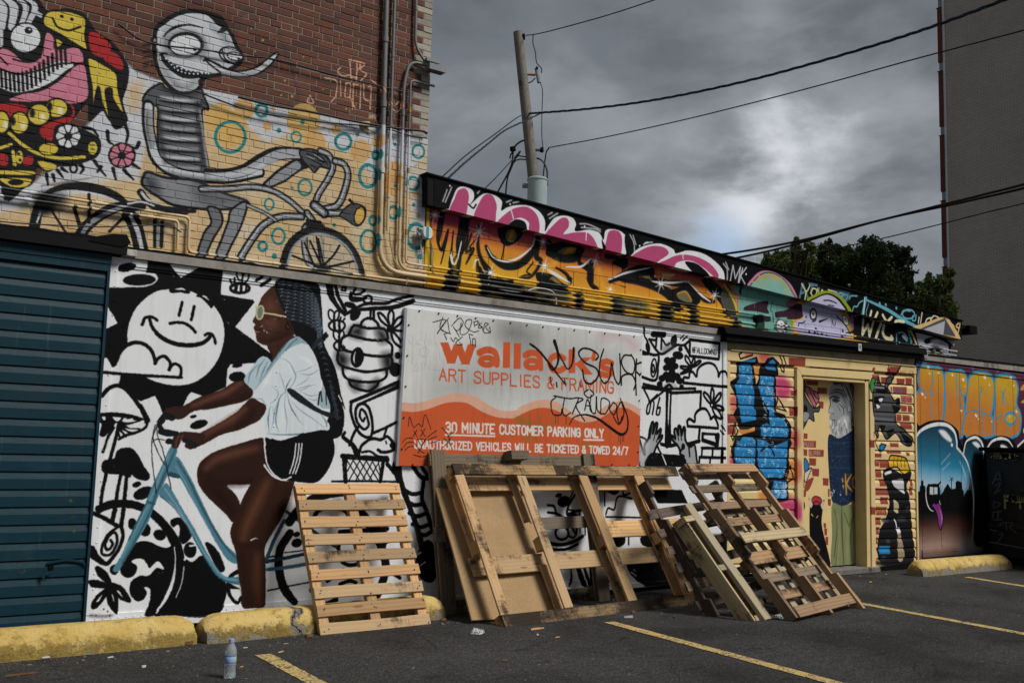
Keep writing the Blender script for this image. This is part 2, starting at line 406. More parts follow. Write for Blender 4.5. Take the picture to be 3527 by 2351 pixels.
def scuffs():
    c = CV_TEAL; c.frame(0, 1800, 3.92); g = '#6f8a8d'
    for p in ([(20, 480), (150, 150), (160, 600)], [(230, 580), (280, 320), (340, 620)], [(480, 160), (490, 640), (390, 700)], [(620, 900), (640, 1190), (860, 980), (760, 1040), (650, 940)]): c.line(p, 22, g, alpha=.28, soft=14)
    rr = random.Random(3); c.frame(0, 1400, 3.92)
    for (x, y, w, h, n) in ((950, 1260, 120, 50, 60), (980, 1490, 70, 60, 36), (300, 2220, 80, 50, 44), (1000, 1680, 50, 40, 24), (1120, 320, 80, 40, 14)):
        for i in range(n): a = rr.gauss(0, w*.5); b = rr.gauss(0, h*.5); c.line([(x+a, y+b), (x+a+rr.uniform(-26, 26), y+b+rr.uniform(-14, 14))], 5, '#8aa04a', alpha=.75)
    for i in range(26): x = rr.uniform(800, 1250); y = rr.uniform(500, 900); c.ell(x, y, rr.uniform(4, 14), rr.uniform(3, 8), '#77737e', soft=8, alpha=.4)
scuffs()

def mural_trailer_right(c,K,Wt):
    c.line([(62,0),(72,50),(88,80),(98,140)],[10,8,10,14],K); c.ring(92,118,10,24,8,K,rot=-8); c.line([(100,70),(140,75)],10,K)
    c.line([(122,38),(190,42)],22,K); c.line([(147,45),(142,115)],10,K); c.line([(178,45),(174,130)],10,K); c.line([(125,28),(192,32)],6,K); c.line([(105,75),(140,130),(178,160),(230,130),(268,105)],11,K); c.ell(252,78,20,36,K,rot=10); c.line([(185,75),(205,105),(225,95)],9,K); c.poly([(190,110),(260,90),(240,130),(185,150)],'#55565a',soft=20,alpha=.6)
    c.line([(270,103),(315,105),(350,75)],10,K); c.line([(315,105),(350,165)],10,K); c.line([(335,90),(325,105),(340,135)],6,K)
    c.line([(293,68),(308,45)],6,K); c.line([(308,76),(330,52)],7,K); c.ell(293,130,14,16,K); c.ell(278,168,34,25,K,rot=15)
    c.line([(352,72),(534,95),(530,192),(350,172),(352,72)],11,K,sm=False)
    text(c,'@FALLDOWNG',[(366,152),(514,164),(514,134),(366,118)],2.7,K,gap=.25,jit=.02)
    c.line([(60,145),(120,165),(158,170),(155,230),(140,320),(50,300)],11,K); c.ring(128,245,16,55,8,K,rot=5); c.ring(125,250,7,24,8,K); c.poly([(50,150),(100,150),(110,165),(60,168)],K)
    for (x,y,r) in ((212,200,22),(245,200,22),(262,235,20),(240,258,20),(205,245,20),(230,225,30),(180,310,22),(205,290,22),(240,285,26),(270,300,24),(288,325,22),(300,360,14),(165,345,18),(175,365,12),(230,320,30)): c.ell(x,y,r,r,K)
    c.poly([(180,365),(215,335),(265,345),(275,375),(240,375),(230,360),(210,372)],'#b9babd'); c.line([(200,365),(225,350),(245,372)],12,K)
    for p in ([(355,235),(325,200),(325,170),(345,190),(360,225)],[(350,240),(300,235),(295,245),(325,255),(350,245)],[(350,250),(310,270),(295,282),(325,275),(360,255)],[(362,228),(372,190),(380,185),(382,210),(368,235)],[(370,235),(400,205),(420,205),(400,225),(372,240)]): c.line(p+[p[0]],9,K,closed=True)
    c.ell(358,238,12,12,K)
    c.line([(312,335),(315,305),(345,305),(350,275),(370,272),(392,298),(400,255),(430,225),(470,215),(505,230),(525,270),(528,300),(540,272),(565,270),(578,300)],10,K); c.line([(312,338),(440,350),(575,362)],11,K,sm=False)
    c.line([(65,345),(200,375),(385,372),(382,385)],10,K,sm=False); c.line([(60,365),(210,385),(240,400),(420,392),(415,500)],12,K,sm=False); c.line([(65,370),(95,430),(110,450),(200,380)],9,K)
    c.line([(212,390),(208,550),(210,720)],[16,12,26],K); c.line([(235,390),(228,560),(225,715)],[10,10,22],K); c.line([(108,450),(90,480),(85,525),(100,520),(110,465),(120,440),(130,470),(120,530)],8,K); c.line([(165,430),(150,490),(145,530),(162,530),(168,490),(150,495)],8,K); c.line([(120,440),(150,410)],8,K)
    for p in ([(485,465),(480,410),(488,370),(500,400),(492,460)],[(480,470),(440,420),(440,395),(465,415),(485,460)],[(495,465),(520,415),(542,400),(535,435),(500,470)],[(495,480),(540,480),(552,505),(520,500)],[(490,490),(510,540),(545,558),(535,520),(505,485)]): c.line(p+[p[0]],10,K,closed=True)
    c.ell(486,474,14,16,K); c.ell(487,474,5,6,Wt)
    c.line([(340,605),(335,575),(350,560),(380,575),(385,530),(415,500),(450,500),(475,540),(480,560),(500,545),(515,570),(525,600)],11,K); c.line([(338,605),(430,610),(525,617)],11,K,sm=False); c.line([(412,615),(405,700)],12,K); c.line([(340,715),(410,695)],14,K)
    c.line([(435,650),(520,655),(525,700)],10,K,sm=False); c.line([(430,650),(430,690),(520,720),(525,660)],[12,16,20],K,sm=False); c.poly([(505,655),(530,690),(525,722),(510,700)],K)
    for (y) in (738,795): c.line([(410 if y > 750 else 425,y),(563,y+4)],11,K,sm=False)
    c.line([(427,740),(424,795)],10,K); c.line([(492,740),(490,800)],10,K); c.line([(412,795),(408,835)],10,K); c.line([(478,798),(474,840)],10,K); c.line([(548,745),(545,835)],10,K); c.line([(545,600),(562,632)],6,K); c.line([(540,630),(555,655)],6,K)
    # hands holding the book
    hd = '#9fa2a6'
    for pts in ([(70,780),(72,720),(95,680),(105,620),(118,582),(128,590),(122,650),(140,590),(152,590),(145,650),(170,620),(172,640),(155,680),(180,660),(178,680),(150,720),(130,770),(110,840),(40,850),(35,680)],[(245,690),(240,660),(262,680),(255,630),(268,620),(280,660),(280,605),(295,610),(300,660),(312,612),(322,620),(325,690),(350,730),(380,720),(392,800),(390,840),(310,830),(285,740)]): c.poly(pts,hd,out=K,ow=10)
    for p in ([(105,680),(118,590)],[(128,690),(148,595)],[(145,700),(172,628)],[(262,690),(250,640)],[(282,690),(270,620)],[(300,690),(288,610)],[(320,690),(315,615)]): c.line(p,5,K)
    c.line([(40,668),(80,688),(70,740),(72,780)],8,K); c.line([(345,735),(350,790)],8,K)
    c.poly([(75,850),(110,770),(190,775),(310,790),(320,850),(200,852)],K); c.line([(150,725),(180,790),(205,840)],9,K); c.line([(310,730),(290,775),(315,790),(290,840)],9,K); c.line([(180,780),(205,840)],5,Wt); c.line([(175,715),(220,725),(270,718)],14,K); c.ring(310,730,8,14,7,K)
    c.poly([(60,690),(100,720),(60,840),(40,800)],'#cfd1d4',soft=20,alpha=.6)

# ---- white trailer: black and white doodles,sun face,woman on a bicycle
def mural_trailer():
    c = CV_TR; K = '#0b0b0d'; Wt = '#dfe1e4'
    # --- sun and surroundings
    c.frame(300,850,2.6133)
    c.poly([(190,372),(520,362),(610,330),(640,290),(620,245),(530,235),(545,122),(700,128),(745,165),(765,200),(845,282),(1010,185),(1215,215),(1203,430),(1490,480),(1507,500),(1333,722),(1720,1010),(1740,1030),(1290,1060),(1262,1100),(1250,1260),(1060,1350),(935,1305),(900,1350),(860,1440),(790,1520),(680,1500),(660,1440),(612,1340),(485,1390),(440,1370),(350,1270),(285,1230),(305,1150),(130,1140),(140,940),(160,745),(275,688),(180,545)],K,sm=False)
    c.ell(355,188,84,38,K,rot=-10); c.ell(470,300,148,52,K,rot=-2)
    c.line([(330,350),(480,362),(590,335),(628,285),(590,245)],7,Wt)
    c.poly([(742,385),(800,380),(880,390),(960,412),(1060,470),(1140,530),(1200,620),(1232,720),(1232,830),(1205,950),(1150,1060),(1060,1160),(950,1225),(830,1247),(700,1235),(560,1190),(460,1110),(395,1000),(365,870),(365,760),(395,640),(450,540),(530,460),(620,405),(690,388)],Wt)
    c.poly([(740,388),(790,375),(840,366),(895,385),(928,405),(912,426),(840,412),(755,418)],K); c.poly([(790,385),(840,370),(893,392),(840,388)],Wt)
    c.poly([(985,440),(1005,428),(1070,440),(1110,485),(1138,530),(1118,555),(1085,520),(1030,465),(985,450)],K); c.poly([(1035,444),(1065,443),(1102,487),(1070,465)],Wt)
    c.line([(855,500),(828,620)],26,K); c.line([(964,540),(938,658)],27,K)
    c.line([(745,690),(810,682),(880,692),(940,730),(975,770)],27,K)
    c.line([(495,702),(520,645),(560,632),(600,640),(628,662)],27,K)
    c.line([(560,640),(585,720),(650,800),(740,855),(840,882),(940,886),(1030,870),(1090,830),(1115,790)],[24,36,40,38,30],K)
    c.line([(1062,795),(1095,780),(1130,795),(1150,840),(1154,868)],26,K)
    # cloud
    c.poly([(135,1000),(180,1000),(215,1045),(240,1070),(265,1040),(290,960),(345,890),(430,860),(520,880),(580,930),(610,1050),(640,1005),(690,985),(735,1030),(745,1100),(780,1060),(820,1070),(850,1110),(845,1175),(130,1135)],Wt)
    c.line([(140,985),(180,985),(212,1030),(236,1068),(262,1030),(300,940),(360,885),(440,862),(520,880),(575,930),(605,1000),(612,1050)],[36,34,30,38,34,32,30],K)
    c.line([(612,1050),(640,1005),(690,985),(735,1020),(750,1060),(738,1108)],28,K); c.line([(738,1108),(765,1065),(800,1055),(840,1085),(846,1130),(840,1175)],27,K); c.line([(130,1130),(500,1158),(850,1177)],27,K,sm=False)
    # bee
    c.ring(1375,375,85,42,26,K); c.line([(1345,350),(1335,395)],30,K); c.line([(1390,345),(1385,400)],26,K); c.line([(1435,350),(1430,395)],16,K)
    c.ring(1368,260,26,45,15,K,rot=-12); c.ring(1420,280,26,50,15,K,rot=20); c.line([(1285,300),(1300,330)],18,K); c.line([(1322,285),(1325,325)],18,K)
    c.line([(1520,305),(1565,280)],24,K); c.line([(1570,350),(1640,300)],26,K)
    # white mushroom cap top left
    c.poly([(120,1340),(180,1275),(260,1245),(330,1265),(410,1350),(480,1440),(530,1545),(400,1510),(250,1495),(120,1510)],Wt)
    c.line([(130,1340),(190,1275),(270,1248),(340,1275),(410,1350),(470,1430),(520,1500),(545,1568)],36,K)
    c.frame(300,1400,2.09)
    c.line([(95,62),(200,58),(310,72),(420,105),(435,100)],32,K); c.line([(385,0),(415,60),(437,100)],34,K)
    c.line([(437,100),(425,145),(390,170),(340,190),(270,210),(230,235)],20,K)
    for e in ((405,100),(375,160),(330,195),(280,215),(235,225),(130,85),(90,110),(100,170),(140,60),(170,70),(265,65),(310,80)): c.line([(215,125),((215+e[0])/2,(125+e[1])/2+8),e],[30,16,14],K)
    c.poly([(85,80),(150,80),(205,130),(180,160),(120,215),(85,200),(100,130)],K); c.poly([(105,75),(125,72),(128,98),(110,95)],Wt)
    c.poly([(370,110),(410,100),(400,140),(340,155),(290,140)],Wt); c.poly([(270,95),(330,85),(310,108),(260,110)],Wt)
    c.poly([(195,130),(215,130),(185,250),(150,380),(105,400),(120,320),(160,220)],Wt); c.line([(190,150),(150,220),(125,290),(110,325)],22,K); c.line([(225,150),(200,250),(165,380)],24,K)
    # black mushroom
    c.poly([(100,420),(115,390),(150,380),(195,370),(215,320),(265,295),(320,300),(370,350),(405,420),(450,490),(440,525),(410,532),(350,515),(320,490),(310,510),(240,490),(180,485),(110,470)],K)
    c.line([(140,470),(110,600),(92,740)],28,K); c.line([(243,490),(220,600),(208,690)],24,K); c.line([(285,495),(275,600),(265,690)],26,K)
    c.ell(358,560,33,20,K,rot=-20); c.ell(405,622,76,42,K,rot=-22)
    # wheel with waves
    c.line([(85,735),(180,702),(300,700),(400,728),(490,785),(570,870),(630,970),(665,1080),(668,1200),(640,1320),(580,1420),(500,1500)],[56,56,52,56,70,64,56,30],K)
    c.line([(40,765),(130,805),(220,860)],30,K); c.line([(200,740),(180,830)],32,K); c.line([(262,740),(245,860)],30,K)
    c.line([(215,870),(150,920),(110,1000),(110,1060),(170,1060),(215,980),(205,910),(165,920),(130,990),(150,1030),(185,990),(170,960)],20,K)
    c.line([(245,860),(258,930),(230,1020),(180,1090),(135,1130),(60,1080),(20,1030)],[24,26,30,70],K)
    c.ell(325,842,30,42,K); c.ell(418,885,40,48,K); c.ell(522,922,46,38,K,rot=20); c.ell(195,1172,32,38,K)
    c.poly([(240,1130),(290,1060),(340,985),(430,965),(510,1000),(570,1015),(620,1005),(632,1120),(620,1230),(560,1370),(500,1460),(480,1500),(410,1500),(445,1420),(455,1330),(440,1300),(410,1300),(430,1340),(400,1390),(350,1395),(308,1340),(315,1260),(380,1215),(440,1215),(500,1160),(552,1170),(530,1125),(500,1115),(450,1160),(430,1130),(400,1095),(350,1095),(320,1115),(360,1150),(340,1210),(290,1230),(245,1200)],K)
    c.line([(628,1010),(635,1120),(610,1250),(560,1370),(500,1480)],7,Wt)
    c.poly([(600,820),(660,795),(710,840),(745,910),(745,945),(690,990),(655,930),(665,870),(615,865)],K); c.poly([(625,875),(660,850),(662,930)],Wt)
    c.ell(742,1030,46,56,K); c.line([(700,1100),(750,1110),(795,1060),(790,1000),(740,1000)],12,Wt)
    c.poly([(705,1105),(760,1115),(830,1070),(900,1150),(1000,1270),(990,1400),(940,1490),(800,1510),(600,1500),(520,1490),(620,1370),(680,1240)],K)
    c.line([(698,1150),(680,1270),(640,1370)],6,Wt)
    c.poly([(850,990),(890,985),(950,1050),(990,1150),(980,1185),(940,1170)],K)
    # flower
    for p in ([(165,1275),(90,1220),(60,1160),(85,1155),(140,1200),(170,1260)],[(150,1280),(60,1250),(10,1255),(40,1290),(140,1300)],[(150,1300),(60,1370),(30,1430),(60,1445),(120,1380),(160,1310)],[(155,1300),(150,1400),(200,1475),(215,1470),(215,1380),(180,1290)],[(175,1285),(230,1370),(300,1400),(305,1380),(250,1300),(190,1275)]): c.poly(p,K,out=K,ow=14)
    for p in ([(65,1400),(95,1365),(110,1350),(85,1395)],[(178,1350),(188,1390),(195,1400),(185,1350)],[(215,1325),(245,1360),(255,1365),(230,1325)]): c.poly(p,Wt)
    c.dots([(120,1455),(148,1473),(160,1500),(60,1500)],6,'#2a2725'); c.line([(25,1500),(120,1505),(170,1498)],16,'#3a3632',soft=14,alpha=.7)
    # small chain wheel
    c.line([(1085,1185),(1035,1220),(1015,1290),(1030,1360),(1080,1410),(1110,1370)],[30,30,22,22],K); c.line([(1030,1290),(1095,1310)],[34,6],K)
    # rear wheel,lines
    c.frame(600,1900,3.92)
    c.line([(1560,-250),(1440,-60),(1410,100),(1420,260),(1470,460),(1560,600),(1620,670)],[110,110,110,110,90],K)
    c.line([(1260,520),(1500,470),(1850,400)],18,K); c.line([(1250,130),(1500,80),(1800,20)],44,'#14323c'); c.line([(1260,70),(1400,50)],20,K); c.line([(1490,10),(1800,-30)],16,K)
    c.line([(1260,235),(1500,210),(1800,160)],44,'#2f5b69'); c.ell(1860,510,40,40,K)
    # --- doodles above and right of the woman
    c.frame(820,900,2.6133)
    c.line([(155,175),(210,145)],24,K); c.line([(205,218),(285,165)],26,K)
    c.line([(810,200),(830,290),(875,380),(930,450)],[66,60,40,34],K); c.line([(865,215),(900,320),(960,430),(960,480)],[30,34,34],K); c.line([(900,420),(950,470),(1000,460),(1060,420)],30,K)
    c.ell(1010,395,55,28,K,rot=15); c.ell(1055,480,62,42,K,rot=-55)
    c.line([(930,240),(965,235),(960,268),(922,265),(930,240)],18,K,sm=False); c.line([(1050,250),(1030,290),(1070,300),(1130,270),(1110,245)],22,K); c.line([(1010,290),(1020,340),(1090,345),(1150,335)],[30,44,24],K); c.ring(1165,345,38,32,20,K)
    c.line([(1070,415),(1150,385),(1250,380),(1340,378),(1420,345),(1568,310)],[22,30,26,26],K); c.line([(1100,435),(1250,425),(1400,415),(1568,360)],[28,36,40],K)
    for (x,y,s) in ((890,580,1.0),(935,760,1.0)):
        c.ring(x,y,72,48,20,K); c.line([(x-25,y-25),(x-22,y+25)],26,K); c.line([(x+20,y-30),(x+22,y+30)],24,K); c.ring(x-50,y-95,26,48,16,K,rot=-14); c.ring(x-5,y-90,22,44,16,K,rot=14); c.line([(x+35,y-75),(x+25,y-40)],16,K); c.line([(x+70,y-65),(x+50,y-35)],16,K)
    # hive
    c.poly([(1100,560),(1140,520),(1190,512),(1240,530),(1270,580),(1330,640),(1345,720),(1390,790),(1380,850),(1390,950),(1335,990),(1330,1060),(1270,1080),(1260,1130),(1190,1170),(1080,1160),(1010,1110),(1000,1070),(945,1030),(930,960),(890,890),(900,820),(990,800),(930,720),(1000,640),(1030,590)],Wt)
    for p,a in (([(1000,640),(1060,590),(1120,600),(1110,680),(1040,670)],1),([(1250,620),(1310,630),(1345,700),(1280,715)],1),([(890,830),(940,820),(990,880),(960,950),(900,920)],1),([(1300,850),(1380,850),(1385,960),(1320,970)],1),([(1010,1080),(1080,1080),(1110,1130),(1050,1150)],1),([(1180,1140),(1240,1080),(1265,1090),(1240,1150)],1)): c.poly(p,K,soft=50)
    for p in ([(1100,590),(1115,545),(1160,515),(1210,520),(1255,560),(1270,595)],[(1110,590),(1180,605),(1270,600)],[(1100,585),(1040,580),(1005,640),(1010,665),(1100,690),(1200,710),(1335,705),(1345,660),(1320,615),(1270,600)],[(1010,660),(940,690),(925,750),(960,800),(1040,820)],[(1340,715),(1385,760),(1385,820),(1370,850),(1250,855),(1130,840)],[(900,820),(895,890),(930,940),(1010,965),(1150,995),(1300,975),(1380,945),(1385,880),(1360,840)],[(940,950),(950,1020),(1000,1065),(1120,1085),(1260,1080),(1330,1040),(1338,980)],[(1000,1075),(1020,1120),(1100,1155),(1180,1165),(1250,1120),(1265,1080)]): c.line(p,24,K)
    c.ell(1072,865,60,92,K,rot=8); c.line([(1055,815),(1042,880),(1050,915)],[6,14,5],Wt); c.line([(1195,440),(1190,520)],24,K); c.line([(1222,440),(1222,520)],24,K)
    for p in ([(1365,590),(1290,540),(1260,470),(1300,480),(1350,550)],[(1365,580),(1350,500),(1375,440),(1400,480),(1390,570)],[(1390,590),(1430,520),(1480,500),(1470,550),(1410,600)],[(1380,640),(1400,720),(1465,775),(1475,740),(1420,660)]): c.line(p+[p[0]],22,K,closed=True)
    c.ell(1370,610,34,34,K); c.line([(1390,620),(1490,630)],22,K); c.ell(1435,848,26,32,K); c.ell(1415,975,52,65,K)
    # cannon and scroll
    c.line([(1015,1265),(1200,1190),(1455,1080)],30,K); c.line([(1080,1290),(1250,1215),(1455,1120)],[20,26,40],K); c.line([(1020,1265),(1015,1350),(1050,1470),(1110,1560),(1190,1580),(1210,1500),(1200,1400),(1170,1310),(1110,1280),(1060,1330),(1070,1440),(1130,1510),(1175,1470),(1150,1370),(1110,1330),(1095,1390),(1125,1440),(1140,1410)],[26,26,26,22,20],K)
    c.line([(1215,1545),(1320,1500),(1440,1440)],24,K)
    # --- woman
    sk = '#40251c'; sd = '#21110d'; sh = '#6f4836'
    c.poly([(325,215),(350,165),(450,155),(600,180),(700,200),(735,260),(750,380),(758,500),(765,640),(780,760),(840,880),(880,980),(915,1130),(925,1190),(965,1330),(930,1260),(955,1370),(950,1480),(920,1570),(830,1600),(760,1560),(800,1440),(830,1330),(780,1150),(735,1010),(720,920),(660,790),(560,730),(430,520),(340,330)],'#0d0e11')
    c.poly([(330,225),(270,260),(215,320),(190,380),(165,430),(155,490),(130,540),(155,570),(140,600),(160,650),(170,720),(240,755),(300,745),(420,700),(500,670),(500,620),(450,520),(420,470),(370,350)],sk)
    c.poly([(380,300),(330,250),(370,350),(430,500),(500,640),(470,600),(420,500)],'#0d0e11')
    c.poly([(215,400),(280,330),(340,400),(320,460),(240,450)],sh,soft=40,alpha=.6); c.poly([(230,540),(330,520),(340,580),(260,600)],sh,soft=40,alpha=.6); c.poly([(190,690),(260,740),(420,690),(480,640),(400,640),(280,700)],sd,soft=30,alpha=.7); c.line([(150,610),(185,625),(205,615)],14,'#2a1512'); c.line([(155,640),(190,635)],9,'#8a5a4e')
    c.poly([(265,760),(330,735),(430,690),(520,680),(400,800),(295,910),(300,850)],'#3d231b'); c.line([(265,760),(305,850),(296,905)],10,sd)
    c.poly([(425,560),(455,560),(470,610),(440,625),(420,600)],sd); c.line([(440,575),(455,600)],8,sh)
    for i in range(11):
        P0 = [(345+11*i,178+34*i),(470+14*i,195+36*i),(600+11*i,235+38*i),(690+4*i,330+34*i),(725,450+28*i),(750,620+20*i)]
        q = Canvas.smooth(np.array(P0,float),False,9)
        for j in range(0,len(q)-1,1):
            x,y = q[j]
            if y < 780: c.line([(x-12,y+7),(x+3,y-5),(x+13,y-4)],[4,10,4],'#3d4852' if (i+j) % 4 else '#7b8b99',alpha=.9)
        c.line([tuple(v) for v in q[4:]],4,'#050506',alpha=.7)
    for j in range(11): c.line([(735+j*14,830+j*52),(760+j*13,815+j*52),(790+j*12,830+j*52)],[3,9,3],'#48525c')
    c.line([(675,780),(720,720),(800,670)],[30,40,30],'#23282e'); c.poly([(755,680),(790,635),(800,660),(780,720)],'#0d0e11')
    for j in range(8): c.line([(820+j*10,1080+j*40),(860+j*6,1150+j*38)],8,'#2f3740',alpha=.7)
    # sunglasses
    c.ell(195,462,32,62,'#6f7a6a',rot=8); c.ring(197,462,32,62,12,'#c9bf9c',rot=8); c.line([(160,400),(168,470),(180,510)],8,'#b9ae8a'); c.line([(230,465),(330,480),(430,500)],14,'#c9bf9c')
    # back arm sleeve and blouse
    shirt = '#d2dbdf'; sb = '#5d7f8c'; dk = '#34525f'
    c.poly([(295,905),(250,860),(190,870),(100,990),(50,1050),(80,1130),(140,1170),(200,1080),(270,980)],'#b2c5cd')
    for p in ([(240,880),(190,950),(160,1050)],[(270,900),(230,980),(190,1080)],[(180,930),(110,1010),(90,1100)]): c.line(p,[4,14,4],sb,alpha=.8)
    c.poly([(530,680),(640,760),(690,860),(730,960),(740,1060),(720,1180),(740,1290),(760,1380),(825,1480),(790,1530),(640,1560),(400,1570),(260,1568),(230,1390),(265,1300),(180,1250),(120,1225),(150,1160),(230,1050),(300,920),(420,770)],shirt)
    c.poly([(530,680),(440,730),(330,870),(240,1010),(150,1160),(230,1060),(340,910),(440,800),(560,740),(620,750),(580,700)],'#8fa9b3'); c.line([(440,730),(350,850),(260,980)],10,dk,alpha=.6); c.line([(530,700),(480,740),(430,800)],14,dk,alpha=.5)
    for p,w_ in (([(380,870),(450,900),(500,980),(520,1050),(470,1140),(440,1160)],12),([(520,1000),(620,970),(700,930)],7),([(560,1010),(650,1020),(730,970)],10),([(150,1240),(210,1240),(260,1300)],10),([(440,1170),(380,1220),(350,1330),(340,1450),(370,1540)],16),([(440,1180),(470,1300),(540,1420),(600,1480)],14),([(430,1180),(420,1300),(440,1440),(430,1540)],10),([(290,1300),(270,1420),(280,1540)],14),([(310,1300),(320,1400),(300,1520)],8),([(500,1160),(600,1130),(700,1110)],8),([(510,1130),(600,1080),(640,1040)],8),([(560,1170),(650,1210),(720,1200)],10),([(620,1230),(690,1250),(725,1230)],10),([(370,1000),(400,1080),(420,1150)],8),([(300,1120),(360,1180),(340,1240),(290,1280)],9),([(740,1370),(790,1440),(800,1500)],14),([(480,1260),(560,1340),(680,1420),(780,1500)],9),([(260,1550),(400,1560),(600,1550),(780,1520)],14),([(360,1260),(330,1340),(320,1460)],7),([(480,1050),(440,1120),(420,1180)],14),([(650,1110),(600,1150),(540,1165)],7)): c.line(p,[2,w_,3],sb if w_ < 13 else dk,alpha=.62)
    for p in ([(300,1000),(250,1090),(200,1170)],[(560,860),(640,900),(690,960)],[(400,1330),(400,1450)],[(520,1400),(620,1500)],[(460,930),(480,1010)]): c.line(p,[6,26,6],'#e4ebee',soft=12,alpha=.8)
    c.poly([(440,1160),(500,1155),(720,1320),(850,1370),(860,1410),(780,1390),(640,1320),(500,1230)],'#1c2126')
    c.poly([(735,1290),(760,1120),(790,1200),(830,1310),(780,1325)],'#9db4bd'); c.line([(745,1170),(755,1260)],[10,26,10],'#0d0e11'); c.line([(790,1150),(795,1290)],[10,30,8],'#0d0e11'); c.line([(735,1180),(722,1290)],14,'#0d0e11')
    c.poly([(900,1180),(935,1240),(965,1335),(920,1250)],'#0d0e11'); c.line([(905,1205),(930,1260)],10,Wt)
    for p in ([(830,1100),(850,1240),(890,1400)],[(845,1180),(880,1300),(905,1420)],[(860,1350),(890,1420),(930,1400)]): c.line(p,10,'#343d47',alpha=.8)
    # near arm
    c.poly([(120,1230),(180,1255),(255,1310),(200,1420),(90,1480),(0,1520),(-150,1560),(-300,1640),(-420,1690),(-480,1660),(-420,1590),(-200,1470),(-20,1360),(30,1310)],'#321c16')
    c.line([(60,1330),(-60,1420),(-200,1500),(-330,1580)],[30,60,40,30],'#734b3a',soft=30,alpha=.75); c.line([(150,1330),(90,1430),(0,1490)],[20,50,30],'#22120e',soft=26,alpha=.7)
    # far arm
    c.frame(300,850,2.6133)
    c.poly([(1405,1180),(1420,1220),(1495,1305),(1440,1380),(1250,1430),(1100,1460),(960,1480),(860,1545),(790,1548),(700,1510),(720,1470),(790,1440),(870,1430),(940,1390),(1040,1340),(1200,1290),(1330,1210)],'#321c16')
    c.line([(1380,1230),(1250,1310),(1100,1370),(950,1430)],[40,50,36,24],'#734b3a',soft=26,alpha=.75); c.line([(1450,1340),(1250,1400),(1050,1450)],[40,30,14],'#22120e',soft=22,alpha=.8)
    c.ell(1350,1168,74,44,K,rot=-8); c.ell(1352,1068,46,20,K,rot=-10); c.ell(957,1527,30,16,K,rot=-12)
    # legs,shorts,bicycle
    c.frame(300,1400,2.09)
    bl = '#4d7c8f'; bd = '#274853'; bh = '#7fa6b3'
    c.ell(805,128,66,30,K,rot=-16)
    c.poly([(1260,225),(1100,265),(940,315),(840,375),(797,440),(797,540),(840,620),(920,700),(1000,775),(1050,830),(1100,760),(1098,690),(1060,620),(1010,565),(1150,560),(1250,540),(1300,420),(1290,300)],'#2e1a14')
    c.line([(1220,300),(1080,330),(930,380),(860,440)],[20,44,40,20],'#72493a',soft=34,alpha=.8); c.line([(870,560),(960,640),(1050,760)],[40,70,40],'#20110e',soft=36,alpha=.8); c.line([(1240,520),(1100,545),(960,545),(880,500)],[30,40,40,20],'#20110e',soft=30,alpha=.8)
    # frame tubes
    c.poly([(620,380),(660,370),(750,520),(830,690),(910,850),(990,980),(1070,1060),(1075,1125),(1010,1100),(930,980),(830,800),(740,640),(665,515),(590,500),(595,440)],bl); c.line([(650,390),(740,540),(820,710),(920,890),(1000,1010),(1065,1080)],[10,16,16,12],bd,alpha=.7); c.line([(640,430),(720,570),(800,740),(890,900)],8,bh,alpha=.7)
    c.poly([(600,470),(660,490),(665,515),(590,500)],bd)
    c.poly([(520,640),(565,550),(610,600),(690,740),(780,890),(870,1060),(950,1180),(1010,1225),(1095,1225),(1095,1278),(1000,1260),(930,1210),(830,1060),(760,930),(690,800),(600,690)],bl); c.line([(560,590),(650,720),(740,870),(830,1030),(930,1170),(1000,1235),(1090,1245)],[12,10,10,10],bh,alpha=.7); c.line([(530,645),(620,720),(700,830),(780,970),(860,1110),(950,1230),(1080,1272)],8,bd,alpha=.8)
    c.poly([(605,285),(650,310),(610,430),(540,580),(490,700),(430,850),(350,980),(270,1110),(225,1185),(185,1170),(250,1060),(330,880),(410,720),(460,590),(540,420)],bl); c.line([(635,310),(580,440),(500,620),(460,740),(370,920),(250,1130)],[8,16,14,12,8],bd,alpha=.75); c.line([(590,340),(500,560),(440,700),(350,880),(240,1090)],9,bh,alpha=.7); c.line([(430,680),(490,700)],8,bd)
    c.line([(470,700),(430,700),(380,790),(300,960)],14,bd,alpha=.6)
    c.line([(1290,1100),(1350,950),(1420,820)],26,'#2b4652')
    # near leg
    c.poly([(1290,420),(1220,500),(1140,620),(1080,760),(1050,830),(1030,900),(1040,960),(1070,1050),(1085,1180),(1110,1330),(1115,1440),(1200,1445),(1275,1430),(1285,1300),(1285,1140),(1280,1010),(1340,900),(1420,760),(1470,620),(1480,500)],'#301b13')
    c.line([(1300,540),(1230,680),(1150,850),(1120,950)],[30,60,50,30],'#6d4630',soft=40,alpha=.75); c.line([(1450,620),(1380,760),(1300,900),(1260,1000)],[60,70,60,30],'#22120d',soft=40,alpha=.7); c.line([(1230,1080),(1230,1250),(1240,1400)],[30,50,34],'#62402a',soft=34,alpha=.7); c.line([(1110,1060),(1130,1250),(1150,1420)],[40,50,30],'#22120d',soft=26,alpha=.7); c.line([(1060,960),(1130,1000),(1250,990)],[12,34,16],'#22120d',soft=20,alpha=.7); c.line([(1180,960),(1210,945),(1230,950)],[12,6,3],'#c9c4bf')
    # hands and grips
    c.poly([(530,90),(550,40),(600,5),(690,10),(740,0),(700,60),(640,90),(590,95)],'#33201a'); c.poly([(610,290),(612,240),(650,190),(720,180),(830,195),(850,225),(800,270),(760,250),(690,230),(650,300)],'#33201a'); c.line([(660,210),(640,260),(640,295)],12,'#5a3a2d'); c.line([(690,205),(670,250)],10,'#5a3a2d')
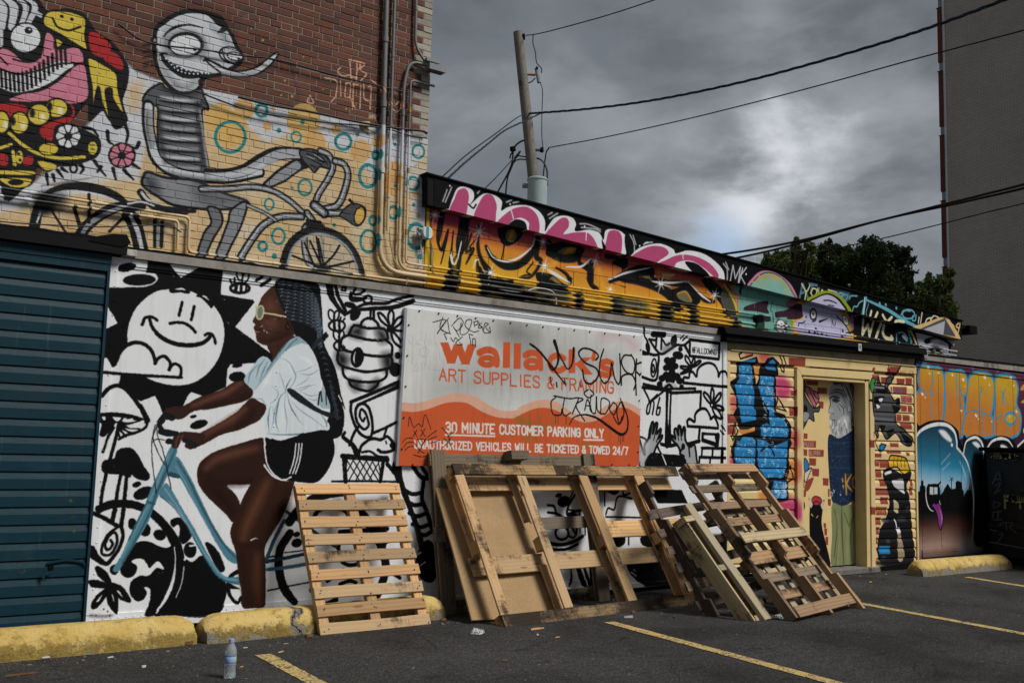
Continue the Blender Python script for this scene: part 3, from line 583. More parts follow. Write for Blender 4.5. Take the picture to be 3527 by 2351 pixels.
    c.line([(545,100),(520,130),(540,170)],34,'#15171a'); c.line([(530,180),(580,190),(640,195)],[40,50,36],'#15171a'); c.line([(700,240),(740,260),(775,280)],[34,36,40],'#1a1c1f'); c.line([(500,110),(560,60),(610,80)],[6,30,44],'#15171a'); c.ell(590,250,28,22,'#15171a')
    for p in ([(510,110),(480,200),(465,260),(470,400),(490,560),(495,620)],[(500,150),(510,220),(550,330),(590,520),(605,595)],[(490,130),(475,230),(520,350),(560,420)],[(555,240),(500,235),(465,260)]): c.line(p,6,K)
    # shorts
    c.poly([(1280,225),(1290,330),(1300,380),(1290,430),(1340,500),(1400,525),(1470,520),(1560,480),(1600,380),(1620,250),(1560,190),(1460,240),(1360,250)],'#0c0d10'); c.line([(1275,225),(1290,330),(1300,375)],10,Wt); c.line([(1275,420),(1330,490),(1400,525),(1470,520),(1520,480)],13,Wt)
    # --- rear: stripes,saddle,basket with squirrel
    c.frame(900,1500,1.8427)
    c.poly([(60,20),(130,30),(300,-20),(420,-30),(465,60),(450,160),(400,250),(330,300),(150,280),(90,260),(30,190),(20,90)],'#0b0c0e')
    for x in (220,240,258): c.line([(x,50),(x-12,150),(x-40,240)],8,Wt)
    c.line([(20,30),(25,110),(40,185),(80,245),(140,280),(190,260)],9,Wt)
    c.line([(160,480),(240,540),(380,640),(480,710)],18,'#1f3a45')
    c.line([(180,545),(240,470),(330,400),(420,370),(520,355)],55,K); c.line([(330,520),(370,470),(450,455),(540,480),(560,560)],26,K); c.line([(620,480),(720,590),(800,650)],60,K); c.line([(690,560),(760,700),(790,830),(760,950),(700,1060)],52,K); c.line([(500,610),(640,600),(800,590)],26,K)
    c.ell(225,625,22,16,K,rot=-15); c.ell(225,680,34,28,K,rot=-20); c.line([(490,680),(500,780),(560,820),(660,800)],22,K); c.line([(760,740),(790,640)],40,K); c.line([(500,940),(560,920),(600,930)],22,K); c.ell(330,985,16,14,K); c.line([(390,1080),(470,1040)],34,K); c.line([(520,850),(420,920)],24,K); c.line([(700,890),(800,860),(880,900)],22,K)
    c.line([(560,180),(600,130),(700,150),(790,150)],10,K)
    c.poly([(500,150),(515,120),(800,145),(790,165),(770,290),(545,285),(520,160)],Wt); c.line([(515,130),(800,152)],30,K); c.line([(525,140),(535,290)],28,K); c.line([(775,160),(755,290)],24,K); c.line([(450,290),(640,288),(870,292)],12,K)
    for i in range(6): c.line([(545+i*42,150),(545+i*42-70 if i > 1 else 540,280 if i > 1 else 190+i*45)],7,K); c.line([(540+i*40,150),(min(540+i*40+80,765),280)],7,K)
    c.poly([(590,130),(630,100),(640,60),(690,20),(740,30),(790,10),(830,40),(855,70),(830,95),(780,100),(750,130),(690,120)],Wt); c.line([(620,110),(640,60),(700,20),(760,25),(800,5),(840,50),(855,75),(820,98),(770,105),(740,90)],18,K); c.line([(610,120),(580,60),(520,10),(530,-20)],[40,24,18],K); c.line([(560,60),(590,-20),(620,-60)],18,K); c.ell(832,62,18,20,K); c.line([(640,105),(690,100),(740,130),(800,135)],14,K); c.line([(790,35),(795,50)],10,K)
    c.line([(800,180),(850,240),(900,290)],24,K); c.line([(780,0),(800,-60)],14,K)
    # ribbed creature
    c.poly([(860,200),(960,190),(1050,230),(1100,300),(1110,560),(1080,700),(1000,640),(930,520),(880,400)],Wt)
    c.line([(860,190),(880,290),(930,420),(980,560),(1020,700),(1060,820)],[60,40,30,40,50],K); c.line([(960,190),(1010,260),(1050,270)],26,K); c.line([(1020,200),(1080,300),(1100,420),(1100,560)],22,K)
    for (a,b,q) in (((900,340),(960,370),(1020,360)),((920,410),(970,440),(1030,430)),((940,490),(990,510),(1050,490)),((960,560),(1010,580),(1070,560)),((1000,620),(1040,630),(1090,600))): c.line([a,b,q],24,K)
    c.line([(1030,290),(1020,400),(1050,480),(1080,580)],26,K); c.poly([(1010,700),(1060,660),(1110,720),(1120,860),(1080,930),(1010,900),(980,800)],K); c.poly([(950,600),(990,610),(1000,700),(960,740)],'#7d7f82',soft=30,alpha=.7); c.line([(980,760),(1010,740)],10,Wt); c.line([(1000,830),(1040,800)],8,Wt); c.line([(930,850),(980,900),(1010,960)],18,K)
    # --- behind the pine skid
    c.frame(1440,1520,2.24)
    c.ell(1125,462,52,42,K,rot=-20); c.ell(1085,415,26,16,K,rot=-20); c.line([(1000,490),(1050,500),(1065,560)],16,K); c.line([(1000,545),(1080,560),(1160,620),(1215,710)],16,K); c.ring(1090,610,44,26,14,K,rot=15); c.ring(1110,705,50,50,18,K); c.ring(1190,690,34,50,14,K)
    c.line([(1000,780),(1100,795),(1200,770),(1270,730)],24,K); c.line([(1020,830),(1140,830),(1230,790)],20,K); c.line([(1215,400),(1160,500),(1150,560),(1200,600)],16,K); c.line([(1150,560),(1250,530),(1320,540)],16,K)
    c.ell(1200,575,34,26,K); c.line([(1245,530),(1250,700)],12,K); c.line([(1285,540),(1290,720)],12,K)
    c.line([(1180,990),(1185,1060),(1160,1110)],12,K); c.line([(1240,980),(1255,1060),(1290,1140)],[34,30,44],K); c.line([(1280,960),(1310,1080),(1320,1130)],20,K); c.line([(1330,970),(1340,1100)],22,K)
    c.frame(1950,1550,2.4117)
    c.line([(10,490),(80,500),(140,490)],12,K); c.line([(60,330),(20,440),(10,520)],12,K); c.line([(115,500),(115,680)],10,K); c.line([(150,500),(150,560)],10,K); c.line([(330,530),(350,480),(400,490),(420,400),(460,380),(540,400),(560,390)],14,K); c.line([(330,552),(480,555),(640,560)],12,K); c.line([(470,320),(480,370),(550,350)],14,K); c.poly([(250,330),(340,330),(310,420),(300,520),(290,480)],'#8a8c8f',soft=20)
    c.poly([(330,330),(420,330),(440,345),(400,370),(350,350)],K); c.line([(320,330),(320,460)],12,K)
    c.line([(100,980),(130,1050),(150,1130)],[36,34,40],K); c.line([(150,975),(190,1080),(200,1120)],20,K); c.line([(215,970),(230,1100)],18,K); c.line([(250,960),(245,1100)],14,K); c.line([(160,1140),(240,1120),(290,1100),(330,1110),(360,1040)],22,K); c.line([(300,970),(310,1090)],14,K); c.line([(40,970),(40,1060),(20,1110)],12,K)
    c.poly([(360,720),(420,700),(490,720),(480,780),(420,800)],K); c.poly([(620,720),(720,710),(760,800),(640,790)],K); c.line([(520,720),(520,780)],14,K); c.poly([(500,930),(700,920),(760,1100),(600,1100)],K); c.line([(540,1010),(580,1040)],10,Wt); c.line([(560,990),(600,1010)],10,Wt)
    c.poly([(640,690),(960,680),(1100,1150),(640,1150),(560,960),(700,900)],K,sm=False,soft=10); c.poly([(700,320),(960,330),(1010,440),(760,440)],K,sm=False); c.poly([(960,700),(1400,700),(1400,1160),(1060,1160)],K,sm=False,soft=14); c.line([(560,1140),(760,1130)],16,Wt,alpha=.6)  # black fills: mural black plus the shade behind the pallets, painted on the wall
    # --- right of the sign
    c.frame(2180,1130,1.791)
    c.wf = 1.35; mural_trailer_right(c,K,Wt); c.wf = 1.0

# ---- banner sign
def mural_sign():
    c = CV_SIGN; O = '#c65a34'; L = '#d7a58d'; K = '#121214'
    c.frame(1360,1040,1.4935)
    def r3(p): return [((1780+x/1.628-1360)*1.4935,(1090+y/1.628-1040)*1.4935) for x,y in p]
    # grey smears and streaks
    c.poly([(520,110),(600,95),(720,150),(900,200),(1100,260),(1150,330),(1000,420),(820,480),(640,450),(560,480),(300,520),(180,480),(240,380),(420,300),(560,260),(510,180)],'#9c9c9a',soft=110,alpha=.75)
    c.poly([(560,120),(640,110),(720,180),(650,220),(560,200)],'#6f6f6d',soft=70,alpha=.7)
    rr = random.Random(4)
    for i in range(70):
        x = rr.uniform(70,1150); y = rr.uniform(120,330)+x*.07; L_ = rr.uniform(40,180); c.line([(x,y),(x+rr.uniform(-3,3),y+L_)],rr.uniform(1,4),rr.choice(['#8f8f8c','#b9b9b6','#a7a5a0','#e0e0de']),alpha=.35,soft=4)
    top = [(35,515),(110,520),(190,500),(270,475),(340,470),(420,490),(490,535),(560,560),(640,552)]+r3([(0,515),(70,482),(150,465),(220,478),(300,530),(380,560),(430,550),(500,500),(570,475),(630,485),(700,525)])
    low = [(35,560),(100,565),(170,550),(240,525),(300,515),(370,520),(440,560),(520,592),(600,598)]+r3([(-20,570),(0,560),(60,530),(120,512),(180,515),(240,535),(310,570),(370,592),(440,585),(500,550),(560,515),(620,515),(700,565)])
    end = r3([(700,860)])+[(0,860)]
    sm = lambda p: [tuple(q) for q in Canvas.smooth(np.array(p),False,4)]
    c.poly(sm([(0,510)]+top)+end,L,sm=False); c.poly(sm([(0,555)]+low)+end,O,sm=False)
    for (x,y,s_) in ((640,620,30),(660,700,24),(720,640,30),(800,740,40),(960,730,30),(620,600,20)): c.line([(x,y),(x+s_,y+4),(x+s_*2,y)],14,'#5e7d2e',soft=14,alpha=.45)
    for x in (690,740,810): c.line([(x,590),(x+2,690)],4,'#4f7d34',soft=6,alpha=.5)
    # wallack's
    w = 34
    def bar(a,b,w_): c.poly([(a[0]-w_/2,a[1]),(a[0]+w_/2,a[1]),(b[0]+w_/2,b[1]),(b[0]-w_/2,b[1])],O,sm=False)
    for a,b in (((252,209),(290,317)),((322,220),(286,317)),((322,220),(364,322)),((396,218),(360,322))): bar(a,b,42)
    c.line([(434,262),(470,247),(508,256),(523,285),(524,322)],31,O); c.ring(474,306,36,18,26,O); bar((575,208),(573,340),37); bar((630,213),(628,345),37)
    c.line(r3([(46,218),(82,204),(118,214),(130,244),(132,290)]),29,O); a = r3([(85,268)])[0]; c.ring(a[0],a[1],34,19,25,O)
    c.line(r3([(262,236),(228,220),(194,232),(182,262),(198,296),(234,304),(264,290)]),28,O); bar(*r3([(308,184),(306,318)]),34); bar(*r3([(396,230),(336,275)]),44); bar(*r3([(345,262),(400,326)]),44); c.line(r3([(432,205),(426,238)]),22,O); c.line(r3([(532,262),(500,252),(472,264),(480,286),(512,296),(532,314),(508,330),(466,322)]),26,O)
    c.frame(0,0,1)
    text(c,'ART SUPPLIES & FRAMING',[(1513,1310),(2112,1355),(2112,1316),(1513,1270)],5.2,O,gap=.36,pa=1.12)
    Lw = '#dcd8d4'
    text(c,'30 MINUTE CUSTOMER PARKING ONLY',[(1536,1487),(2077,1506),(2077,1479),(1536,1454)],5.8,Lw,gap=.42,pa=1.12)
    c.line([(1533,1497),(1703,1502)],5,Lw,sm=False); c.line([(2010,1514),(2078,1515)],5,Lw,sm=False)
    text(c,'UNAUTHORIZED VEHICLES WILL BE TICKETED & TOWED 24/7',[(1428,1543),(2161,1564),(2161,1540),(1428,1516)],5.0,Lw,gap=.42,pa=1.16)
    # marker tags
    c.frame(1360,1040,1.4935); K1 = 3.6
    for p in ([(195,105),(260,95),(215,165)],[(245,80),(230,130),(255,155)],[(275,85),(235,140),(285,165)],[(270,100),(280,165)],[(290,125),(330,85),(350,110),(320,150),(300,130),(330,180)],[(340,110),(335,165),(370,160),(395,100),(370,95),(360,125),(400,155),(430,150)],[(405,105),(410,130)],[(405,105),(425,100),(420,118),(408,120)],[(432,105),(430,135),(448,130),(432,120),(446,110)],[(455,145),(462,112),(480,115),(465,130),(490,160)],[(445,130),(460,160),(490,155),(485,130)],[(250,165),(265,195)],[(270,160),(255,165)],[(285,185),(300,205),(310,185),(325,200)],[(345,180),(310,215),(345,222),(330,210)],[(380,165),(390,220)],[(382,168),(400,172)],[(398,190),(400,225)],[(398,195),(410,190),(414,232)]): c.line(p,K1,K)
    for p in ([(68,640),(75,590),(95,645),(120,625),(140,640),(155,578),(185,655)],[(95,660),(115,695)],[(113,657),(92,692)],[(133,655),(155,692)],[(155,650),(132,690)],[(115,705),(150,705),(135,735),(115,705)],[(118,775),(160,700)],[(95,720),(130,765),(150,775)],[(165,695),(215,660)],[(165,710),(215,690)],[(180,725),(230,710)],[(90,700),(60,700),(38,720)],[(90,720),(60,725),(45,745)],[(95,740),(70,745),(50,762)],[(95,785),(140,795),(185,780)],[(270,690),(305,665)],[(240,645),(270,680),(285,740)],[(250,700),(290,735)],[(285,700),(250,745)]): c.line(p,3.2,K)
    for p in ([(65,195),(80,215),(70,210)],[(130,190),(110,215),(135,220)],[(150,195),(152,220)],[(170,190),(172,222)],[(185,200),(190,222)],[(125,245),(150,235),(170,250),(160,280),(130,275),(125,245)],[(205,210),(225,250),(230,300)],[(110,315),(95,350),(115,355),(118,335)],[(135,315),(133,355)],[(150,350),(155,315),(175,350),(178,315)],[(190,350),(235,352)]): c.line(p,2.4,'#8ba5b8',alpha=.6)
    G = lambda p,w_=5.5,**k: c.line(r3(p),w_,K,**k)
    G([(75,155),(120,190),(170,250),(230,330),(270,380)],[10,11,9,6]); G([(210,140),(230,210),(225,270),(195,300),(170,250)],[18,9,7]); G([(230,200),(260,260),(285,295),(310,260),(318,180)],[7,7,12]); G([(440,245),(455,220),(420,190),(370,180),(345,210),(380,260),(440,290),(455,330),(420,375),(380,365),(365,300)],8.5); G([(485,185),(465,250),(462,330),(490,375),(520,340),(530,260),(545,340),(570,380),(580,330),(575,210)],7.5); G([(640,220),(600,220),(585,260),(610,310),(650,320),(660,260),(640,215)],7.5); G([(585,385),(590,335),(640,325),(665,370),(655,410)],8); G([(670,240),(665,330),(668,440)],8); G([(665,270),(700,260),(712,290),(690,325),(668,310)],8); G([(185,340),(190,385)],5); G([(220,370),(222,395)],7); G([(265,350),(272,390)],6); G([(350,370),(358,390)],5)
    G([(215,455),(190,480),(200,545),(245,550),(250,520)],6); G([(205,445),(290,460),(340,455)],6); G([(265,460),(255,530),(270,555),(300,540)],6); G([(345,460),(310,545)],6); G([(335,455),(370,465),(330,500),(380,585)],6); G([(380,525),(395,465),(420,530)],6); G([(385,500),(415,500)],5); G([(415,440),(410,520),(440,540),(445,450),(450,520),(470,545)],6); G([(470,545),(475,460),(520,480),(500,540),(470,545)],6); G([(540,480),(520,520),(545,550),(560,500),(540,480)],6); G([(580,480),(560,530),(575,600),(600,540),(580,460)],6); G([(400,410),(375,430),(400,455),(430,435),(410,410)],6); G([(590,480),(620,570),(615,640),(580,660),(520,620),(450,570),(380,550),(320,565),(295,605)],[7,9,13,11,6,4]); G([(540,560),(570,605),(590,560)],6)
    for x in (215,230,275,570,580,590,598): G([(x,555 if x < 300 else 655),(x,600 if x < 300 else 690+x % 7*4)],2.2)
    c.line(r3([(480,110),(560,105),(620,130),(660,170)]),26,'#b98a8c',soft=30,alpha=.5)
mural_trailer(); mural_sign()

# ---- brick wall: long-nosed cyclist,monster head,bubbles
def mural_brick():
    c = CV_BRICK; K = '#19191b'; Wt = '#c4c6cc'; Cr = '#cbb186'; Or = '#cba065'; T = '#2d7f83'; Y = '#cdb84a'; R = '#a32c2e'; Pk = '#c57a8e'
    c.frame(700,0,1.568)
    # painted lower zone: white band then cream
    c.poly([(-80,455),(0,480),(200,520),(400,570),(600,615),(850,660),(1000,690),(1120,720),(1215,745),(1300,760),(1300,1600),(-1150,1600),(-1150,1030),(-800,1000),(-420,930),(-300,700),(-260,430)],Wt,sm=False)
    c.poly([(-20,490),(0,560),(60,590),(150,600),(230,680),(340,770),(480,720),(640,760),(700,800),(820,830),(860,880),(930,1000),(960,1100),(960,1600),(-1150,1600),(-1150,1150),(-800,1090),(-500,960),(-330,800),(-250,560),(-220,440)],Cr,sm=False,soft=20)
    c.poly([(960,930),(1060,940),(1080,1030),(1230,760),(1300,780),(1300,1600),(960,1600)],Cr,soft=30,alpha=.9); c.poly([(1130,960),(1215,960),(1220,1180),(1140,1180)],Wt,soft=24); c.poly([(1120,1210),(1190,1200),(1180,1400),(1150,1420)],Wt,soft=30,alpha=.8)
    rr = random.Random(8)
    for i in range(190):
        x = rr.uniform(-900,950); y = rr.uniform(820+x*.1,1450); c.ell(x,y,rr.uniform(20,80),rr.uniform(12,40),rr.choice(['#cdb387','#b39160','#d3c39d','#c79b60','#b59a72','#cfd0cf','#d2d3d4']),rot=rr.uniform(-20,40),soft=40,alpha=rr.uniform(.15,.5))
    for (x,y,r_) in ((220,590,55),(90,640,80),(540,650,90),(375,585,12),(650,690,10),(345,680,24),(715,700,26),(850,815,58),(940,765,32),(1030,900,30),(830,735,8),(600,770,60),(1145,1050,18),(1162,1165,10),(150,700,90),(1010,990,60)): c.ell(x,y,r_,r_*1.05,Or if r_ < 70 else '#d0aa62',alpha=.9,soft=4)
    for (x,y,rx,ry,w_) in ((145,740,80,82,16),(313,597,30,32,16),(500,740,26,28,9),(755,765,42,42,15),(930,838,16,20,16),(888,950,46,60,17),(548,1012,36,42,12),(1160,818,32,35,11),(1130,990,34,34,12),(355,1103,24,30,10),(1025,1147,26,32,14),(405,1275,34,42,12),(320,1330,22,24,14),(915,1190,18,24,13),(890,1303,42,60,13),(1148,1275,48,66,18)): c.ring(x,y,rx,ry,w_,T)
    for (x,y,r_) in ((408,705,12),(535,660,12),(832,725,10),(382,1383,14),(705,1215,10),(1033,780,9),(1035,1003,9),(1135,1105,9),(1170,1385,15),(480,1015,6)): c.ell(x,y,r_,r_*1.1,T)
    for (x,y,r_) in ((320,218,9),(257,157,6),(278,278,8),(540,307,7),(440,435,8),(478,520,9),(645,483,6),(770,588,8),(420,515,7),(-18,318,11),(-15,62,8),(660,78,0)): 
        if r_: c.ell(x,y,r_,r_,'#b99a5a',alpha=.9)
    # pale tags on bare brick
    P = '#d8a487'
    for p in ([(785,322),(870,345),(835,375)],[(790,325),(800,440)],[(830,335),(825,440)],[(845,340),(850,380),(880,400),(850,435)],[(740,365),(725,385),(750,410),(790,405)],[(795,415),(830,420)],[(655,420),(720,440),(715,520)],[(740,440),(742,520)],[(715,520),(690,550)],[(770,450),(765,520),(790,525)],[(770,450),(795,455),(793,525),(820,590)],[(810,455),(805,590)],[(810,455),(835,460)],[(850,460),(845,585)],[(865,455),(868,530),(890,545)],[(890,470),(905,470),(900,590)],[(905,430),(940,460),(965,500),(1000,560),(1040,605),(1065,580),(1055,550),(1035,570)],[(900,615),(898,640),(915,620),(912,640)],[(925,620),(925,645)],[(937,625),(928,635),(940,670)],[(575,515),(560,550),(595,555),(575,515)]): c.line(p,11,P,alpha=.95,soft=3)
    for p in ([(185,150),(195,90),(235,62),(270,90),(300,130),(350,150),(400,180),(420,215)],[(450,310),(475,370),(495,430),(510,500),(500,560)]): c.line(p,14,'#8f95a3',alpha=.55,soft=8)
    c.line([(420,215),(440,270),(455,330)],10,'#8f95a3',alpha=.4,soft=8)
    # ---------- cyclist
    c.frame(0,0,1.568); c.poly([(680,330),(740,380),(860,430),(790,520),(770,600),(790,760),(760,900),(740,980),(600,960),(380,980),(230,1010),(60,1130),(-60,1130),(-60,980),(150,1000),(300,880),(480,650),(640,480)],Wt,sm=False,soft=14)
    c.poly([(690,480),(760,440),(760,560),(700,600)],'#c4a777',soft=30,alpha=.8)
    c.frame(0,0,1.568); G = '#8d9096'; D = '#3a3b3e'; L = '#c3c6cb'
    # halo
    c.line([(840,160),(900,80),(1020,40),(1130,50),(1210,80),(1260,190)],30,'#8c5d4c',soft=30,alpha=.5)
    # head
    head = [(838,170),(880,120),(960,75),(1040,60),(1120,75),(1180,130),(1215,140),(1250,190),(1275,250),(1305,300),(1290,345),(1240,375),(1200,400),(1120,415),(1080,440),(1085,465),(1040,500),(960,500),(890,440),(850,370),(835,290)]
    c.poly(head,L,out=K,ow=20)
    c.poly([(850,150),(900,90),(1000,50),(1100,55),(1200,90),(1230,160),(1170,180),(1195,140),(1140,90),(1040,72),(950,90),(880,140)],K)
    c.line([(880,200),(930,155),(1010,135),(1095,150)],[6,14,10,6],K); c.ell(1000,238,108,80,'#8d8f93',soft=10); c.ell(1003,243,98,70,K); c.ell(1000,245,82,54,'#d4d6da'); c.dots([(1050,268)],9,K); c.line([(910,270),(960,305),(1050,300)],10,'#77797e')
    c.line([(870,290),(890,330),(940,370),(1000,400),(1070,405),(1140,400)],[10,34,50,38,8],K)
    for (x,y) in ((895,318),(912,335),(925,350),(942,365),(960,380),(980,388),(1000,395),(1022,398),(1045,400),(1068,398),(1090,396),(935,345),(955,360),(980,372),(1005,380),(1030,383),(1055,385),(1080,388),(1110,396),(1125,398)): c.dots([(x,y)],5,'#d4d6da')
    c.line([(865,300),(880,288),(900,290)],8,K); c.line([(820,215),(840,235),(868,245)],10,K); c.ell(832,215,18,22,K); c.ell(836,218,8,10,'#8a8c90')
    for y in (240,275,305,335,355): c.line([(775,y+8),(810,y),(845,y-5)],11,K,alpha=.85,soft=6)
    # nose/trunk
    c.poly([(1110,325),(1160,340),(1220,370),(1290,385),(1380,365),(1440,320),(1490,285),(1500,300),(1460,350),(1390,400),(1300,415),(1220,405),(1160,370)],L,out=K,ow=9); c.line([(1100,330),(1112,315),(1130,325),(1180,355),(1230,375)],9,K); c.line([(1200,395),(1300,405),(1380,390)],12,G,soft=8)
    c.ell(1245,298,62,42,'#b9bcc2',out=K,ow=8,rot=15); c.ell(1268,305,42,22,'#d4d6da',rot=10,out=K,ow=6); c.dots([(1288,318)],6,K); c.line([(1200,270),(1215,320),(1260,345)],8,K)
    # body
    c.poly([(770,540),(800,490),(870,450),(900,480),(1000,505),(1080,480),(1100,520),(1125,590),(1090,600),(1100,750),(1120,930),(1000,935),(870,870),(850,700),(850,580),(790,570)],'#55575b',out=K,ow=10)
    for i,y in enumerate(range(520,930,52)): c.line([(870,y+5),(950,y+20),(1070,y+25)],[10,20,14],L if i % 2 == 0 else '#9b9da2',soft=8)
    for i,y in enumerate(range(545,930,52)): c.line([(860,y),(950,y+12),(1085,y+22)],[6,14,8],K)
    c.line([(1078,600),(1100,760),(1125,930)],12,G)
    c.line([(800,570),(800,680),(820,780),(840,850),(900,910),(1000,945),(1120,960),(1250,960),(1400,930)],62,K); c.line([(802,575),(803,680),(820,775),(845,850),(900,905),(1000,942),(1120,955),(1250,955),(1400,925)],40,L); c.line([(815,600),(818,690),(835,780)],10,'#8f9297',soft=6)
    for p_ in ([(905,160),(890,230),(900,300)],[(1090,200),(1110,260),(1090,310)],[(860,330),(900,400),(960,470)],[(1150,150),(1210,200),(1240,260)],[(940,455),(1010,470),(1060,440)]): c.line(p_,[6,26,8],'#6d6f74',soft=22,alpha=.7)
    for p_ in ([(795,600),(795,700),(815,790)],[(900,935),(1050,968),(1200,975)],[(870,470),(960,510),(1060,500)],[(860,600),(870,760),(890,880)],[(1060,560),(1075,720),(1100,900)]): c.line(p_,[8,20,8],'#222326',soft=16,alpha=.75)
    # hips,saddle
    c.poly([(800,930),(900,960),(1050,975),(1200,1040),(1330,1085),(1320,1120),(1150,1130),(950,1110),(850,1060),(770,1000),(775,950)],'#84878c',out=K,ow=14); c.poly([(780,960),(830,970),(860,1040),(800,1020)],D,soft=30); c.poly([(1050,1000),(1200,1060),(1320,1090),(1100,1100)],'#5b5d61',soft=40)
    c.line([(760,1040),(800,1090),(870,1130),(1000,1140)],40,K); c.line([(765,1040),(800,1080),(880,1115)],16,Wt)
    c.poly([(1120,1120),(1180,1130),(1200,1200),(1150,1290),(1100,1390),(1060,1390),(1100,1260),(1140,1200)],'#6c6e72',out=K,ow=11); c.poly([(1250,1130),(1335,1090),(1300,1220),(1250,1320),(1210,1395),(1160,1395),(1200,1280),(1230,1200)],'#83858a',out=K,ow=11)
    # rear wheel
    c.line([(180,1250),(215,1110),(290,1040),(400,1010),(520,1020),(620,1060),(680,1110)],52,K); c.line([(200,1200),(250,1080),(340,1040),(460,1040),(560,1060),(650,1095)],[8,22,22,16,10],L)
    c.line([(690,1150),(730,1220),(760,1340)],74,K); c.line([(700,1160),(740,1240),(765,1340)],[14,26,20],L); c.line([(420,1290),(470,1220),(560,1150),(640,1120),(760,1110)],56,K); c.line([(430,1290),(480,1210),(580,1150),(680,1110),(740,1095)],[18,24,20,12],G); c.line([(280,1140),(370,1280)],12,K); c.line([(400,1120),(430,1220)],20,K); c.line([(690,1150),(590,1250)],14,K); c.line([(480,1050),(480,1200)],16,K); c.line([(650,1100),(800,1100),(950,1140),(1050,1140)],20,K); c.line([(690,1100),(760,1090),(830,1110)],10,Wt)
    c.line([(835,1190),(835,1330)],18,K); c.line([(875,1200),(870,1330)],20,K); c.line([(852,1190),(850,1330)],14,G); c.ell(240,1100,50,60,K,soft=20)
    # arms and bicycle front
    c.frame(700,0,1.568)
    c.line([(20,930),(120,940),(220,920),(310,870),(400,830),(520,830)],[40,54,60,72,70,64],K); c.line([(10,945),(120,950),(230,925),(320,880),(410,835),(520,830)],[24,34,40,52,50,46],'#a3a6ab'); c.line([(50,950),(230,930),(330,885)],16,L,soft=10)
    c.line([(340,1000),(420,950),(500,895),(560,880)],[40,70,66,50],K); c.line([(345,1000),(425,948),(505,893)],[22,48,44],'#8f9297')
    c.poly([(520,815),(580,805),(640,830),(690,880),(680,910),(630,900),(600,930),(570,900),(540,870)],'#4d4f53',out=K,ow=9)
    for p in ([(560,830),(610,850),(650,880)],[(560,850),(600,870),(640,890)],[(590,820),(640,850),(670,890)],[(580,890),(610,910)]): c.line(p,7,K)
    for p in ([(560,845),(600,860)],[(600,835),(640,862)]): c.line(p,5,'#9da0a5')
    for (p,w_) in (([(630,815),(680,840),(700,900),(670,970),(620,1050),(600,1110)],36),([(710,870),(760,890),(780,950),(755,1050),(720,1110),(650,1130)],40),([(640,1150),(740,1150),(800,1140)],40),([(600,1110),(640,1140),(650,1150)],56),([(-10,1020),(120,1020),(260,1010),(370,1030),(460,1080),(540,1150)],36),([(200,1390),(270,1280),(330,1210),(420,1170),(530,1170)],42),([(240,1110),(330,1150),(390,1190)],22),([(560,1150),(590,1200),(550,1230),(545,1300),(560,1400),(600,1450)],40),([(600,1200),(640,1300),(650,1420)],10)):
        c.line(p,w_,K); c.line(p,w_*.55,'#7b7e83'); c.line([(x-3,y-2) for x,y in p],w_*.16,L,soft=3)
    c.line([(560,1210),(640,1220)],24,K); c.line([(560,1190),(630,1200)],16,K)
    c.poly([(735,1160),(800,1100),(870,1120),(870,1180),(830,1220),(760,1180)],'#4a4c50',out=K,ow=8); c.ell(843,1165,28,48,'#d0aa55',rot=12,out=K,ow=7); c.line([(790,1080),(810,1100)],16,K)
    # front wheel
    c.line([(430,1440),(455,1350),(510,1280),(590,1245),(680,1255),(760,1300),(820,1380),(850,1470)],44,K); c.line([(450,1440),(480,1345),(540,1285),(620,1262),(710,1285),(780,1340),(820,1420),(835,1480)],12,'#9aa0a8',soft=4); c.poly([(520,1420),(560,1300),(640,1280),(730,1310),(790,1380),(810,1460),(640,1480)],'#a9a79f',soft=50,alpha=.5)
    for p in ([(640,1440),(700,1380),(735,1325)],[(640,1440),(575,1300)],[(650,1440),(620,1290)],[(630,1440),(480,1380)],[(640,1450),(810,1410)],[(600,1440),(545,1310)],[(640,1440),(790,1480)],[(635,1440),(610,1280)]): c.line(p,11,K)
    c.ell(640,1450,40,22,K,soft=8)
    # ---------- monster head at the left
    c.frame(0,0,1.568)
    c.poly([(0,-40),(180,-30),(260,60),(360,45),(460,80),(520,170),(610,230),(690,350),(690,450),(660,560),(690,650),(620,700),(560,600),(480,660),(470,560),(400,640),(330,700),(420,690),(530,740),(545,800),(520,850),(450,880),(380,900),(320,900),(260,930),(200,910),(190,970),(140,1010),(0,1010)],'#1a1a1c')
    for i,(x0,x1) in enumerate(((-10,20),(50,70),(115,120),(165,150))): c.line([(x0-30,-10),(x0+25,40),(x1-10,150)],[20,46,30] if i < 2 else [14,30,22],Wt)
    c.line([(195,70),(220,85)],24,Wt); c.line([(0,170),(0,240)],30,Wt)
    c.ell(138,205,84,80,'#d4d6da',out=K,ow=8); c.ell(155,165,22,18,K); c.dots([(160,160)],6,'#d4d6da')
    c.poly([(235,90),(270,60),(360,60),(430,80),(465,110),(460,200),(470,270),(400,235),(330,190),(240,140)],Y,out=K,ow=12); c.line([(285,100),(310,145),(370,165),(435,145)],11,K); c.dots([(333,90),(388,105)],9,K)
    c.poly([(485,175),(540,190),(600,250),(570,310),(500,290),(480,230)],R); c.poly([(590,280),(640,300),(668,360),(640,375),(560,320)],R)
    c.poly([(475,310),(560,350),(630,400),(640,490),(670,620),(610,540),(600,480),(570,500),(595,650),(550,560),(530,470),(500,600),(495,480),(480,390)],Y,out=K,ow=12)
